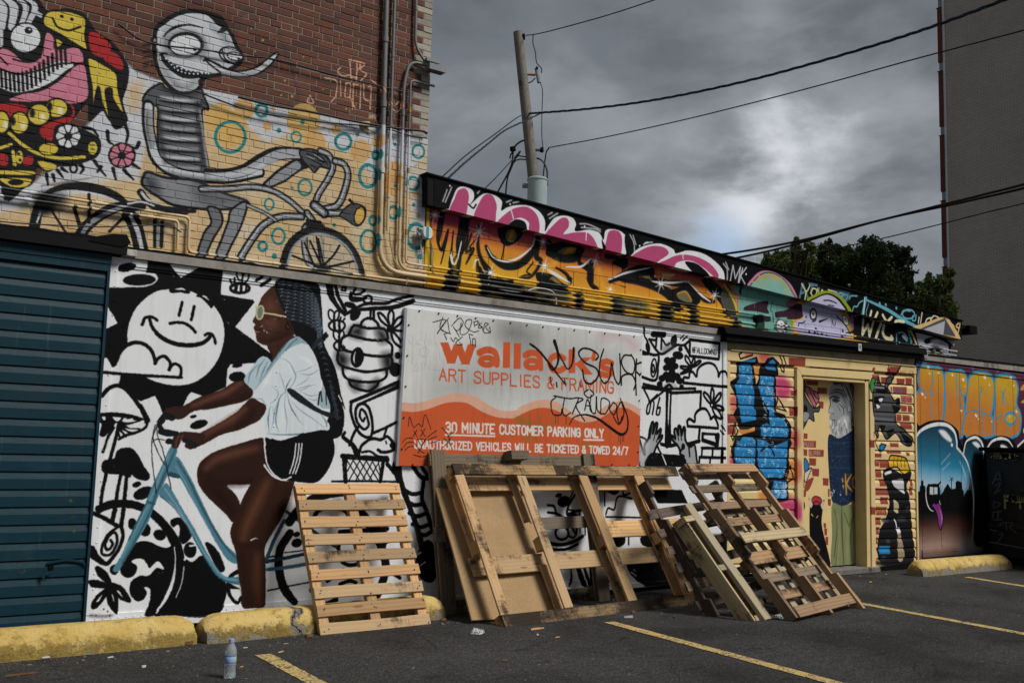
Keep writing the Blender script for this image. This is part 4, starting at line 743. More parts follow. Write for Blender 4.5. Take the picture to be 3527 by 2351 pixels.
    c.poly([(250,180),(290,210),(300,270),(420,260),(450,330),(400,340),(300,360),(180,390),(80,400),(0,370),(0,270),(60,280),(140,340),(220,310)],Pk); c.poly([(300,210),(340,230),(310,260)],Y,out=K,ow=8); c.poly([(390,370),(450,350),(470,430),(470,530),(390,560),(250,545),(150,550),(50,540),(120,510),(230,490),(330,430)],Pk); c.line([(0,310),(40,350)],10,K); c.line([(70,320),(140,335),(220,310)],9,K)
    c.line([(0,420),(80,455),(170,440),(260,400),(330,360),(380,350)],[100,95,90,84,60,30],'#d4d6da')
    for i in range(16): x = 5+i*23; y = 425+30*math.sin(i*.33)-i*i*.42; c.line([(x,y-50),(x+6,y+45)],13,K)
    c.line([(0,370),(80,400),(180,390),(300,350),(400,340)],9,K); c.line([(0,480),(80,505),(180,490),(280,450),(380,380)],9,K)
    c.poly([(0,560),(130,570),(150,620),(60,640),(0,600)],R); c.poly([(380,560),(405,600),(380,660),(300,680),(280,760),(220,730),(230,680),(330,640),(390,620)],R)
    for (x,y,r1,r2) in ((305,585,62,52),(210,620,62,58),(105,665,52,60),(10,660,42,60)): c.ell(x,y,r1,r2,Y,out=K,ow=9); c.ell(x-36,y-10,14,24,K,soft=6); c.ell(x+20,y+15,14,20,'#e4dfc0',soft=8)
    c.line([(60,730),(140,800),(230,840),(330,860),(460,850)],32,K); c.line([(50,720),(140,795),(230,838),(330,855),(455,848)],18,Y); c.line([(0,800),(60,780)],16,Y); c.ell(500,800,36,46,'#1a1a1c'); c.ell(500,800,28,38,Y,out=K,ow=6); c.line([(490,785),(510,785)],5,K); c.line([(490,805),(510,808)],5,K); c.ell(262,805,55,34,Y,out=K,ow=7)
    for (x,y,col) in ((368,735,'#d4d6da'),(658,840,Pk)):
        c.ell(x,y,75,70,K)
        for k in range(8): a = k*math.pi/4; c.ell(x+44*math.cos(a),y+42*math.sin(a),22,22,col)
        for k in range(8): a = k*math.pi/4+.4; c.line([(x,y),(x+62*math.cos(a),y+60*math.sin(a))],6,K)
    c.poly([(0,830),(40,840),(40,890),(0,890)],R); c.poly([(135,845),(180,850),(170,890),(125,890)],R); c.line([(70,820),(80,890)],18,Y); c.ell(105,850,20,36,Y); c.dots([(100,830),(108,865)],8,K); c.poly([(0,920),(170,925),(175,945),(0,940)],Y); c.poly([(5,960),(165,965),(150,1005),(80,1015),(20,990)],Y,out=K,ow=6); c.ell(85,985,42,16,K); c.poly([(205,870),(300,890),(290,915),(240,915)],Y)
    for p in ([(670,660),(690,720),(680,770)],[(580,710),(585,760),(610,780)],[(750,770),(735,800),(700,790)],[(610,910),(625,970)],[(670,920),(720,970)],[(720,890),(755,910)],[(510,870),(530,900),(570,950)],[(545,900),(525,930)],[(250,940),(260,1000)],[(285,945),(295,980)],[(310,920),(340,960)],[(335,910),(365,930)],[(430,885),(450,910),(435,935)],[(450,690),(500,700),(530,735)]): c.line(p,[20,16,10],K)
    c.ring(397,910,18,22,11,K)
    # pipes region: soft black patch around brackets
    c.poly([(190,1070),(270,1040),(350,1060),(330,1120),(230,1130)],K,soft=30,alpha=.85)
mural_brick()

# ---- block wall: flaming letters,teal face,white face; and the fascia lettering above
def star(c,x,y,s,n=8):
    for k in range(n):
        a = k*2*math.pi/n+.3; r_ = s*(1 if k % 2 == 0 else .6); c.line([(x,y),(x+r_*math.cos(a),y+r_*math.sin(a))],[s*.16,s*.03],'#e6e4e6',soft=s*.06,alpha=.9)
    c.ell(x,y,s*.16,s*.16,'#f2f2f2',soft=s*.1)
def mural_block():
    c = CV_BLOCK; K = '#111113'; Wt = '#dcdcde'; Pk = '#a8365f'; Or = '#cf7f2e'; Yl = '#d0a32c'; Gr = '#66624f'; Dp = '#39222f'; Te = '#6fa599'; La = '#b7b4cf'; Lm = '#8a9a22'; Cy = '#5fa3b0'
    c.frame(1400,500,1.96)
    c.poly([(130,380),(2600,1010),(2600,1300),(130,1000)],Yl,sm=False)
    c.poly([(140,380),(2300,950),(2260,1080),(140,860)],Or,sm=False,soft=60,grad=((300,560),(270,800),Yl))
    c.poly([(140,380),(2300,940),(2250,960),(1900,900),(1400,800),(900,680),(500,600),(160,560)],Pk,sm=False,soft=70); c.poly([(160,560),(500,600),(480,640),(160,630)],'#b8553f',soft=40,alpha=.6)
    c.poly([(150,540),(350,550),(300,580),(160,570)],Or,soft=24,alpha=.8)
    c.line([(150,430),(145,900)],16,'#c9b02a'); c.line([(170,440),(165,860)],14,'#4a4a48')
    for p,w_ in (([(250,440),(220,560),(215,650),(240,700),(255,660),(285,570),(265,680),(235,800)],[34,22,12,12,14,8]),([(320,580),(310,680),(300,800)],[10,12,30]),([(400,470),(380,560),(350,650),(345,740)],[60,50,24,10]),([(425,570),(400,680),(330,790),(310,900)],[8,20,40,60]),([(485,620),(430,690),(460,700),(415,790)],[6,10,12,6]),([(480,760),(490,860),(520,920)],[6,40,60]),([(320,800),(310,900),(280,980)],[60,84,90])): c.line(p,w_,K)
    c.line([(300,740),(315,800),(350,780),(375,720)],10,Wt); c.line([(455,830),(470,780),(490,770)],[6,16,6],Wt)
    c.poly([(620,560),(700,560),(790,580),(760,640),(690,680),(640,650)],K); c.ell(710,610,38,44,'#6f6a48'); c.ell(712,600,16,40,'#c98a2a',rot=20)
    c.line([(665,670),(655,730),(640,790)],[10,8,8],K); c.line([(545,700),(590,760),(650,810),(740,820),(820,770),(870,680)],[20,30,34,34,34,26],K); c.line([(548,690),(600,760),(660,795),(740,800),(800,770),(850,700),(870,640)],[10,12,14,14,12,12],Wt)
    c.line([(860,790),(815,850),(840,870),(790,880),(765,895)],9,K); c.line([(500,820),(540,900),(640,930),(720,920)],[10,40,50,20],K)
    c.poly([(960,690),(1050,650),(1200,690),(1170,750),(1060,770),(950,745)],K); c.poly([(1010,740),(1070,690),(1150,690),(1120,740)],'#6f6a48'); c.poly([(1060,730),(1100,690),(1145,700),(1100,730)],'#c98a2a'); c.line([(1160,760),(1180,810),(1240,860),(1235,920),(1270,970)],[8,10,16,20,14],K); c.line([(1085,820),(1190,815),(1245,770)],8,Wt); c.line([(1015,825),(1090,880),(1120,900)],[6,10,12],K); c.line([(940,820),(980,860),(1105,925)],[8,10,10],Wt); c.poly([(880,860),(980,870),(1060,930),(1100,950),(1000,960),(900,930)],K); c.poly([(960,940),(990,885),(1050,935)],'#6f6a48'); c.poly([(975,935),(995,905),(1030,935)],'#c98a2a')
    c.poly([(1390,790),(1470,760),(1500,780),(1480,830)],K); c.line([(1450,790),(1465,860)],8,K); c.poly([(1365,920),(1440,885),(1540,840),(1650,825),(1680,870),(1640,900),(1520,930),(1420,910)],K); c.poly([(1490,905),(1640,880),(1640,930),(1720,960),(1580,920)],'#6f6a48'); c.poly([(1545,905),(1625,890),(1625,920)],'#c98a2a'); c.line([(1370,905),(1450,870),(1560,830),(1650,822)],9,Wt)
    c.poly([(1360,925),(1470,950),(1480,960),(1400,930)],K); c.poly([(1730,870),(1820,870),(1780,890),(1740,885)],'#cdbfae'); c.line([(1680,880),(1700,920),(1800,940),(1910,920)],[10,10,12,8],Wt); c.poly([(1700,960),(1800,970),(1910,950),(1990,1050),(1900,1090),(1780,1030)],K); c.poly([(1830,1000),(1900,980),(1930,1060),(1850,1040)],'#6f6a48'); c.line([(1835,1000),(1890,990),(1930,1050)],7,'#c98a2a'); c.line([(1910,925),(1950,970),(2020,1030)],[8,12,8],Wt); c.poly([(1990,900),(2080,950),(2170,1030),(2220,1120),(2150,1160),(2130,1080),(2060,1000)],K); c.poly([(2070,930),(2150,990),(2200,1090),(2240,1180),(2220,1180),(2170,1070),(2100,980)],'#4b4a42'); c.line([(2050,915),(2140,980),(2200,1060),(2240,1160)],14,'#c9b02a')
    c.frame(1400,520,1.1586)
    for p,w_ in (([(150,245),(140,320),(130,370),(145,395),(165,330)],[14,10,8,10,6]),([(235,265),(228,330),(215,400),(205,470),(180,540)],[44,34,20,20,40]),([(262,330),(240,400),(262,395),(240,450)],[8,9,9,5]),([(290,300),(288,380),(300,430),(330,480)],[8,14,16,30]),([(320,380),(345,425),(395,458),(455,450),(505,400),(525,350)],[12,20,26,26,24,14]),([(528,350),(520,420),(540,440),(500,500),(455,505)],[26,22,14,9,7]),([(570,370),(600,420),(680,425),(705,370)],[30,30,26,12]),([(690,400),(695,450),(735,470),(740,530),(765,548)],[14,16,20,20,10]),([(600,465),(640,490),(655,520)],[6,12,18]),([(535,530),(580,540),(640,560)],[30,46,20]),([(740,450),(735,510)],[24,30]),([(800,420),(850,430),(870,470)],[16,14,8]),([(815,520),(870,495),(930,475),(975,468)],[12,26,34,20]),([(865,510),(940,520),(1010,545),(1060,580),(1080,620)],[20,30,34,40,40]),([(985,475),(990,510),(1050,525),(1120,540),(1160,600)],[14,16,20,24,20]),([(1130,535),(1190,590),(1230,600)],[12,20,12]),([(1200,520),(1250,560),(1280,620)],[30,34,26])): c.line(p,w_,K,soft=3)
    for p in ([(180,400),(190,450),(205,430),(222,360)],[(325,385),(350,425),(400,440),(450,425),(500,385),(515,350)],[(545,460),(600,490),(655,525)],[(640,462),(700,460),(735,430)],[(815,512),(880,485),(975,465)],[(985,520),(1050,525),(1120,520)],[(1130,525),(1180,575),(1215,600)]): c.line(p,[3,8,4],Wt)
    for p in ([(200,430),(190,500)],[(270,440),(280,500)],[(470,470),(440,520)],[(600,440),(560,480)],[(770,470),(780,530)],[(1010,480),(1050,500)]): c.line(p,[6,22,8],'#e0b53a',soft=14,alpha=.8)
    c.frame(1400,500,1.96)
    # band the pipes ran through: dark shapes behind them
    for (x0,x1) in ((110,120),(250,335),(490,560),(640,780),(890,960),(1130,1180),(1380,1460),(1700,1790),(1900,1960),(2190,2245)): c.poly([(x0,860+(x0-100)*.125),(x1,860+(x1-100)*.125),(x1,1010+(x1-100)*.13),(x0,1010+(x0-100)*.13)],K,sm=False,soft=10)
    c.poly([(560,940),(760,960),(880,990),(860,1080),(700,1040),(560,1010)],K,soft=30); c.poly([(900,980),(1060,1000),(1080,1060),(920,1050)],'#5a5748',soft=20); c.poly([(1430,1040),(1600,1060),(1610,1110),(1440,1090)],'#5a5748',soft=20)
    for (x,y,s_) in ((195,470,60),(495,580,75),(570,860,60),(935,815,60),(925,650,50),(1280,775,55),(1722,935,70),(2085,1010,55),(1380,970,40)): star(c,x,y,s_)
    # teal face
    c.frame(2400,1000,3.92)
    c.poly([(470,-60),(560,60),(570,180),(560,420),(640,520),(1250,640),(1300,480),(1250,100),(1240,40),(640,-120)],Te,sm=False)
    c.poly([(400,-80),(470,-20),(520,100),(550,250),(540,380),(420,330),(330,100)],'#4b4a42'); c.line([(380,-70),(470,60),(530,200),(560,340)],34,'#c9b02a'); c.line([(470,10),(520,90),(560,200),(570,300)],16,'#b98aa0'); c.line([(630,-90),(590,40),(630,170)],[10,40,6],K); c.line([(490,30),(560,20),(600,90),(630,170)],[10,26,20,6],'#b98aa0')
    c.poly([(640,240),(700,200),(955,140),(960,240),(975,310),(800,280),(660,270)],Dp); c.line([(790,180),(785,230)],6,'#8f7f9a'); c.poly([(1065,330),(1075,290),(1220,260),(1330,180),(1470,200),(1470,270),(1420,370),(1290,390),(1090,370)],Dp); c.line([(1185,250),(1175,290)],6,'#8f7f9a'); c.line([(1040,130),(1005,260),(1035,310),(1040,500)],[8,8,8,20],'#2c2230'); c.poly([(1240,130),(1420,100),(1330,190),(1230,230)],'#9b6070')
    c.ell(830,380,70,56,K); c.ell(1150,470,80,110,'#5e5560'); c.ell(1140,480,55,80,Wt); c.dots([(1150,470)],20,K); c.poly([(1090,370),(1220,360),(1210,420),(1130,380)],Te)
    # white face
    c.poly([(1330,480),(1330,420),(1440,380),(1430,240),(1480,180),(1900,240),(1980,400),(2060,560),(2040,640),(1600,640),(1340,560)],La); c.poly([(1270,415),(1310,405),(1300,480),(1275,470)],Lm)
    c.ell(1580,320,50,84,K); c.ell(1582,322,34,60,'#e4e4e4'); c.dots([(1580,318)],12,K); c.line([(1625,350),(1610,405),(1565,420)],12,K); c.line([(1665,420),(1770,380)],[24,8],K); c.line([(1835,400),(1850,460)],[10,12],K); c.line([(1880,425),(1870,480)],9,K); c.line([(1380,480),(1390,440),(1440,440),(1470,410)],12,K); c.dots([(1485,355)],10,K); c.dots([(1615,515),(1525,560),(1600,570),(1695,590),(1640,590),(1980,545),(1970,620),(1760,610)],15,K); c.ell(2015,400,34,74,'#e4e4e4',rot=-20,out=K,ow=8); c.dots([(2012,385)],10,K); c.line([(1900,350),(1990,440),(2060,540),(2080,600)],14,K); c.line([(2060,310),(2090,520),(2160,540),(2140,620)],34,Lm); c.line([(2020,570),(2140,560)],[10,28],K)
    c.poly([(2060,320),(2350,360),(2352,680),(2140,640),(2100,500)],K,sm=False); c.poly([(2080,340),(2150,350),(2130,520),(2090,500)],'#9a4a92'); c.line([(2150,350),(2130,520)],16,'#dcdcde'); c.line([(2175,360),(2160,520)],16,Cy)
    # right end
    c.frame(2927,1100,3.92); Cw = '#d3cfae'
    c.poly([(60,-40),(1440,250),(1460,570),(1000,560),(800,420),(60,260)],K,sm=False)
    c.line([(190,0),(180,200)],34,Cw); c.line([(180,200),(250,70)],34,Cw); c.line([(255,70),(275,220)],34,Cw); c.line([(330,20),(275,215)],30,Cw); c.line([(430,60),(400,130),(360,250)],36,Cw); c.line([(470,80),(455,180),(500,250),(580,260),(570,230)],40,Cw)
    c.line([(640,190),(640,330)],18,Cy); c.line([(660,180),(740,180),(790,260),(730,240),(780,290)],18,Cy); c.poly([(710,220),(760,190),(770,260),(740,250)],'#b9bcc6'); c.line([(800,150),(830,260),(840,330)],30,'#4f8f9a'); c.line([(830,150),(880,260),(910,340)],26,'#d0b27a'); c.poly([(880,170),(1420,290),(1440,570),(1000,560),(940,350)],'#a9a9b2',sm=False); c.line([(890,180),(930,340)],14,K); c.poly([(1010,280),(1100,240),(1250,230),(1380,330),(1400,420),(1330,330),(1200,270),(1050,330)],K); c.ell(1150,430,84,70,K,soft=20); c.ell(1150,490,40,90,'#8c8468'); c.line([(1390,280),(1410,350),(1420,540)],18,'#cfc7a8'); c.ell(1160,290,60,30,'#c9c9d0',soft=20)
    c.poly([(1415,280),(1460,290),(1462,580),(1430,580)],'#5c2f22',sm=False); c.line([(1450,290),(1462,580)],10,'#b3b7ba')
def mural_fascia():
    c = CV_FASC; K = '#0d0d0f'; Wt = '#dedee2'; Pk = '#b04a72'; Cy = '#63a5b3'; Te = '#7cb0a4'
    c.frame(1400,500,1.96)
    # white outlined pink bubble letters
    L = [[(285,430),(310,360),(345,290),(400,280),(450,310),(455,360),(430,400),(455,380),(500,340),(540,325),(600,340),(645,380),(640,440),(680,420),(740,405),(830,410),(900,450),(935,510),(935,580),(960,540),(1000,490),(1060,475),(1120,490),(1145,530),(1140,580),(1230,570),(1300,590),(1330,640),(1345,575),(1400,567),(1460,590),(1495,650),(1480,750),(1500,760),(1560,700),(1640,670),(1720,665),(1800,700),(1820,730),(1900,710),(2000,730),(2080,780),(2140,850),(2150,930),(2160,1000),(260,480)]]
    c.poly(L[0],Wt)
    for p in ([(290,440),(320,370),(350,305),(395,293),(420,330),(415,400),(395,480),(330,470)],[(455,480),(490,390),(530,335),(580,340),(608,400),(605,460),(590,530),(500,510)],[(600,540),(650,480),(720,430),(800,415),(860,445),(895,510),(890,600),(830,580),(825,520),(770,490),(710,510),(670,560)],[(935,610),(990,540),(1050,490),(1090,500),(1095,550),(1060,600),(1130,590),(1220,590),(1270,640),(1290,710),(1200,680),(1100,660),(1000,640)],[(1340,720),(1350,640),(1370,580),(1430,580),(1455,630),(1445,740),(1400,740)],[(1510,770),(1580,710),(1660,680),(1740,690),(1770,730),(1720,770),(1640,810)],[(1650,820),(1740,780),(1840,740),(1950,750),(2050,800),(2105,870),(2090,900),(2010,830),(1920,780),(1830,790),(1790,830)]): c.poly(p,Pk)
    c.poly([(690,540),(740,500),(800,520),(810,575),(750,560)],K); c.poly([(1420,600),(1440,620),(1430,700),(1425,640)],Pk); c.poly([(1880,790),(1960,800),(2040,870),(2050,920),(1960,880)],K); c.poly([(1850,820),(1900,850),(1960,890),(1850,860)],Wt)
    c.line([(705,430),(722,495)],7,Wt); c.line([(1215,590),(1212,640)],7,Wt); c.line([(1865,725),(1868,770)],6,Wt); c.line([(420,400),(450,425),(470,400)],10,K); c.line([(1320,640),(1335,690)],[6,26],K); c.poly([(1480,600),(1600,640),(1540,700),(1490,740)],K)
    for p in ([(275,300),(245,380)],[(305,285),(262,385)],[(480,325),(495,305)],[(675,385),(710,370)],[(720,390),(760,380)],[(955,470),(985,455)],[(965,495),(1020,460)],[(1170,530),(1230,535),(1310,570)],[(1180,555),(1270,565),(1310,585)],[(1510,605),(1535,660),(1540,720)],[(1530,610),(1548,670)],[(1600,670),(1630,655)],[(1610,660),(1660,655)],[(2140,800),(2165,840),(2165,920)],[(2155,790),(2175,840)]): c.line(p,7,Wt,soft=4)
    c.dots([(293,275),(700,398),(1203,548),(1575,680),(2293,870)],6,Wt)
    for p in ([(2185,920),(2205,810),(2220,900),(2255,820),(2240,930)],[(2270,830),(2245,925)],[(2295,825),(2255,880),(2285,935)]): c.line(p,8,'#c9c9d2',sm=False,soft=3)
    # teal dome
    c.frame(2300,800,1.9177)
    c.poly([(530,370),(560,300),(620,255),(700,262),(780,310),(830,370),(850,450),(700,420)],'#b9809a'); c.poly([(548,375),(580,310),(640,268),(710,275),(775,320),(820,390),(840,446),(700,415)],Te,out=K,ow=4)
    for p in ([(560,330),(640,300),(720,305),(790,350)],[(600,290),(670,278),(740,300)],[(600,330),(610,290)],[(650,370),(665,270)],[(720,350),(700,275)],[(780,400),(750,300)],[(605,380),(615,330)],[(825,420),(800,360)]): c.line(p,6,'#c9943c')
    for p in ([(870,440),(890,340)],[(895,345),(925,430)],[(880,400),(915,395)],[(935,340),(985,350)],[(945,400),(955,350)],[(1000,370),(995,430)]): c.line(p,14,'#5a87a0',alpha=.8)
    for p in ([(885,340),(915,390),(940,350)],[(915,390),(905,450)],[(945,400),(960,370),(985,385),(965,430),(945,400)],[(990,370),(1000,420),(1020,380),(1030,410)],[(1060,380),(1120,400),(1060,430)],[(1130,430),(1135,400),(1165,410),(1140,425)]): c.line(p,8,'#d3cf8a')
    for p in ([(1150,430),(1160,410),(1190,420),(1175,450)],[(1200,440),(1210,420),(1250,420)],[(1215,530),(1230,490),(1250,490),(1265,465),(1290,450)],[(1100,400),(1140,420)]): c.line(p,8,Cy)
    c.poly([(1200,400),(1100,390),(1090,430),(1180,460)],'#5a87a0',soft=10,alpha=.7)
    c.poly([(930,460),(970,410),(1040,385),(1110,405),(1170,450),(1200,530)],'#8a9a22'); c.poly([(945,465),(985,425),(1045,402),(1100,415),(1150,455),(1180,530)],K); c.poly([(950,472),(990,432),(1045,412),(1095,425),(1140,465),(1165,525)],'#b7b4cf'); c.line([(1030,450),(1070,450),(1115,468)],6,K); c.line([(1060,480),(1098,485)],5,K)
    c.line([(1310,430),(1285,550)],18,Cy); c.line([(1300,430),(1295,540)],6,'#dcdcde'); c.line([(1310,445),(1450,510),(1560,580),(1660,630)],[10,18,20,14],Cy); c.line([(1325,470),(1320,560),(1470,640)],5,Cy); c.ring(1590,540,40,30,9,Cy); c.line([(1540,545),(1560,515),(1600,520)],8,Cy); c.dots([(1400,470),(1510,500),(1440,478)],8,Cy)
    Cw = '#d3cfae'
    for p in ([(1345,520),(1330,580)],[(1385,530),(1360,590)],[(1420,545),(1445,590)],[(1440,600),(1480,560)],[(1500,610),(1510,585),(1560,590)]): c.line(p,15,Cw)
    for p in ([(1660,560),(1655,600)],[(1680,530),(1670,600)],[(1620,550),(1615,580),(1635,580),(1640,545)],[(1700,600),(1715,570),(1745,565)],[(1735,580),(1760,550),(1800,570)]): c.line(p,8,Cw if p[0][0] > 1640 else Cy)
    c.poly([(1620,640),(1720,590),(1830,555),(1870,590),(1930,690),(1900,700)],'#d0b27a'); c.poly([(1650,645),(1830,565),(1905,690)],'#4a4a50',sm=False); c.poly([(1690,640),(1832,585),(1820,680)],'#a9a9b2',sm=False)
    for p in ([(1860,600),(1890,620),(1900,680)],[(1920,600),(1905,620),(1925,630),(1930,600)],[(1925,630),(1910,690)]): c.line(p,9,'#d0b27a')
mural_block(); mural_fascia()

# ---- cream annex
def mural_annex():
    c = CV_ANX; K = '#111113'; B = '#2a78ae'; Rd = '#8d4136'; Og = '#cf8a45'; Sa = '#c4695c'
    c.frame(2450,1200,1.96)
    def bricks(L):
        for (x0,y0,x1,y1) in L: c.poly([(x0,y0),((x0+x1)/2,y0+(y1-y0)*.05),(x1,y0+2),(x1-2,y1),((x0+x1)/2,y1-2),(x0+3,y1-1)],Rd,sm=False)
    bricks([(515,60,630,118),(105,440,180,505),(100,515,170,580),(530,390,575,455),(540,280,570,320),(1075,175,1140,220),(1085,560,1100,600),(1255,200,1310,245),(1315,195,1360,250),(1215,255,1225,300),(1230,255,1325,305),(1285,315,1360,365),(1285,380,1325,425),(1330,380,1360,430),(1255,440,1290,490),(1295,445,1345,490),(1280,500,1360,545),(1060,615,1095,668),(1210,635,1270,665),(1105,705,1155,735),(1190,690,1290,710),(1090,755,1140,795),(1140,750,1210,805),(1110,815,1155,870),(1140,880,1185,930),(1110,940,1205,990),(1145,1000,1200,1050),(1060,1065,1110,1120),(1115,1065,1190,1125),(1095,1135,1150,1190),(1105,1200,1140,1255),(1105,1270,1130,1320),(1340,930,1365,990),(1180,130,1205,180),(1200,120,1260,185),(1150,190,1190,240),(1120,1340,1130,1380),(1320,700,1345,725),(1345,880,1365,930)])
    c.poly([(1085,130),(1100,130),(1095,150),(1080,148)],Rd)
    # hot patches behind the tag
    for p,col in (([(315,40),(350,10),(385,30),(390,80),(340,110),(315,80)],Sa),([(280,60),(330,100),(330,180),(300,200),(290,120)],Og),([(440,200),(500,190),(545,260),(520,330),(450,320)],'#b8476a'),([(130,330),(170,300),(190,380),(170,440),(135,400)],Sa),([(540,560),(580,560),(590,640),(560,680),(540,640)],Sa),([(545,770),(590,760),(600,860),(560,900),(540,860)],Sa),([(490,800),(560,740),(570,880),(520,900)],Og),([(440,1010),(540,1000),(600,1060),(590,1160),(500,1120)],'#b8476a'),([(130,730),(200,690),(230,770),(140,790)],'#b8476a'),([(330,960),(400,950),(420,1040),(340,1040)],Og),([(230,0),(290,0),(270,40),(230,45)],Sa)): c.poly(p,col,soft=20)
    c.poly([(190,540),(330,500),(330,570),(240,590)],Og)
    for p in ([(180,40),(230,5),(275,20),(270,45),(190,70)],[(450,40),(480,50),(500,110),(495,160),(480,150),(470,80)],[(455,330),(510,420),(440,400)],[(145,600),(165,500),(185,560),(150,620)],[(510,880),(540,790),(560,880),(520,900)]): c.line(p+[p[0]],9,K,sm=False)
    # blue wild-style tag
    for p in ([(180,100),(300,60),(310,95),(285,110),(300,200),(305,260),(330,200),(330,140),(375,70),(410,60),(450,100),(455,175),(440,180),(440,430),(500,450),(545,530),(540,600),(545,640),(525,700),(530,800),(500,880),(520,900),(525,1020),(430,1040),(400,1040),(320,880),(300,790),(160,780),(140,690),(170,600),(230,580),(300,560),(310,520),(250,540),(200,540),(160,440),(180,400),(175,320),(130,230),(175,200),(180,150)],): c.poly(p,K,sm=False,out=K,ow=8)
    for p in ([(190,115),(275,95),(282,200),(300,330),(310,480),(210,500),(195,400),(165,250),(195,200)],[(340,180),(430,190),(425,290),(430,450),(490,470),(530,540),(520,600),(430,600),(340,590),(340,520),(380,500),(400,520),(395,420),(340,320),(325,260)],[(385,90),(410,72),(440,110),(440,150),(380,140),(370,120)],[(180,640),(230,590),(290,600),(305,640),(300,780),(170,770),(160,690)],[(315,610),(370,620),(420,660),(520,620),(520,690),(510,800),(490,870),(370,870),(320,790)],[(430,890),(510,900),(515,1010),(430,1010),(410,960)],[(205,85),(295,70),(290,95),(210,105)]): c.poly(p,B,sm=False)
    c.line([(300,340),(300,400),(330,420),(335,350)],14,K,sm=False); c.line([(340,690),(400,660),(430,720)],10,K)
    rr = random.Random(21)
    for i in range(230):
        zone = rr.choice([(190,120,280,480),(345,190,425,430),(350,440,520,590),(175,610,300,770),(320,620,510,860),(430,900,510,1000)]); x = rr.uniform(zone[0],zone[2]); y = rr.uniform(zone[1],zone[3]); k = rr.random()
        if k < .4: c.line([(x,y),(x+rr.uniform(-14,14),y+rr.uniform(8,26))],3.6,'#b9d2e4',alpha=.9)
        elif k < .75: c.line([(x,y),(x+12,y+3),(x+10,y+16),(x-2,y+14)],3.2,'#b9d2e4',alpha=.9)
        else: c.dots([(x,y)],2.6,'#c3d6e4')
    # animals on the right strip
    c.poly([(1075,200),(1110,205),(1115,240),(1080,300),(1062,260)],'#3f8a3f',out=K,ow=6); c.poly([(1080,310),(1105,240),(1125,250),(1130,190),(1150,240),(1180,250),(1190,200),(1225,190),(1220,230),(1195,260),(1215,300),(1240,350),(1270,340),(1280,400),(1250,440),(1260,510),(1310,550),(1365,610),(1350,655),(1300,640),(1250,570),(1190,610),(1160,560),(1140,520),(1130,600),(1110,560),(1105,500),(1085,430)],'#47484b',out=K,ow=8)
    for p in ([(1100,330),(1170,320),(1165,350),(1130,400),(1100,390)],[(1125,250),(1180,250),(1195,300),(1120,290)],[(1190,560),(1240,540),(1210,600)],[(1280,560),(1360,620),(1330,650)],[(1225,380),(1280,400),(1250,440)],[(1140,520),(1180,520),(1160,560)]): c.poly(p,K)
    c.poly([(1135,340),(1165,335),(1150,365)],'#dcdcde'); c.poly([(1120,375),(1145,390),(1125,405)],'#dcdcde'); c.line([(1110,260),(1170,265)],10,'#7d7f84'); c.line([(1110,470),(1230,480)],14,'#6c6e73',alpha=.8); c.line([(1190,80),(1195,180)],8,K); c.line([(1285,90),(1225,210)],[8,14],K); c.line([(1045,310),(1055,345),(1080,350)],12,K); c.poly([(1255,340),(1275,335),(1280,380),(1258,380)],K)
    c.poly([(1140,660),(1155,640),(1185,650),(1165,690),(1145,690)],B,sm=False,out=K,ow=7); c.line([(1120,600),(1118,650),(1150,700)],6,K)
    c.poly([(1205,800),(1210,730),(1240,720),(1320,740),(1340,800),(1355,840),(1310,850),(1260,800)],'#cfa52d',out=K,ow=7)
    for x in (1240,1265,1290,1315): c.line([(x,735),(x-4,800)],4,K)
    c.poly([(1165,850),(1190,810),(1240,820),(1300,850),(1350,830),(1345,880),(1320,920),(1340,1000),(1350,1100),(1360,1230),(1365,1440),(1150,1440),(1140,1250),(1180,1160),(1210,1050),(1200,960),(1180,900)],'#161618',out=K,ow=6); c.poly([(1230,890),(1300,880),(1305,930),(1310,980),(1270,950),(1240,930)],'#c3c3c6'); c.line([(1180,845),(1220,830)],14,'#c9c9cc'); c.poly([(1240,1020),(1270,1050),(1265,1110),(1240,1090)],'#b9a886'); c.poly([(1260,1210),(1280,1210),(1282,1245),(1262,1250)],'#dcdcde'); c.line([(1245,1150),(1260,1220)],8,'#dcdcde'); c.poly([(1265,1260),(1285,1260),(1310,1400),(1270,1430)],'#9c8a70'); c.poly([(1138,1330),(1212,1330),(1212,1385),(1138,1385)],'#2a78ae',sm=False)
    for (x,y,w_) in ((1180,1160,40),(1290,1150,50),(1200,1300,24),(1330,1080,12),(1170,1410,30)): c.ell(x,y,w_*.6,14,'#3a3d44',soft=8)
    text(c,'PITR',[(1122,1115),(1175,1112),(1175,1080),(1122,1082)],4,'#8a8f2a'); text(c,'ANTAK',[(1235,298),(1300,300),(1300,268),(1235,265)],2.6,'#5b6fa8',jit=.03); text(c,'EABT',[(1295,358),(1350,360),(1350,328),(1295,325)],2.6,'#c98aa0',jit=.03); text(c,'@ART_FOR',[(1268,172),(1362,178),(1362,152),(1268,148)],2.4,'#b0603e',jit=.03)
    c.line([(1110,1440),(1250,1470),(1365,1440)],20,'#1a1a1b',soft=10)
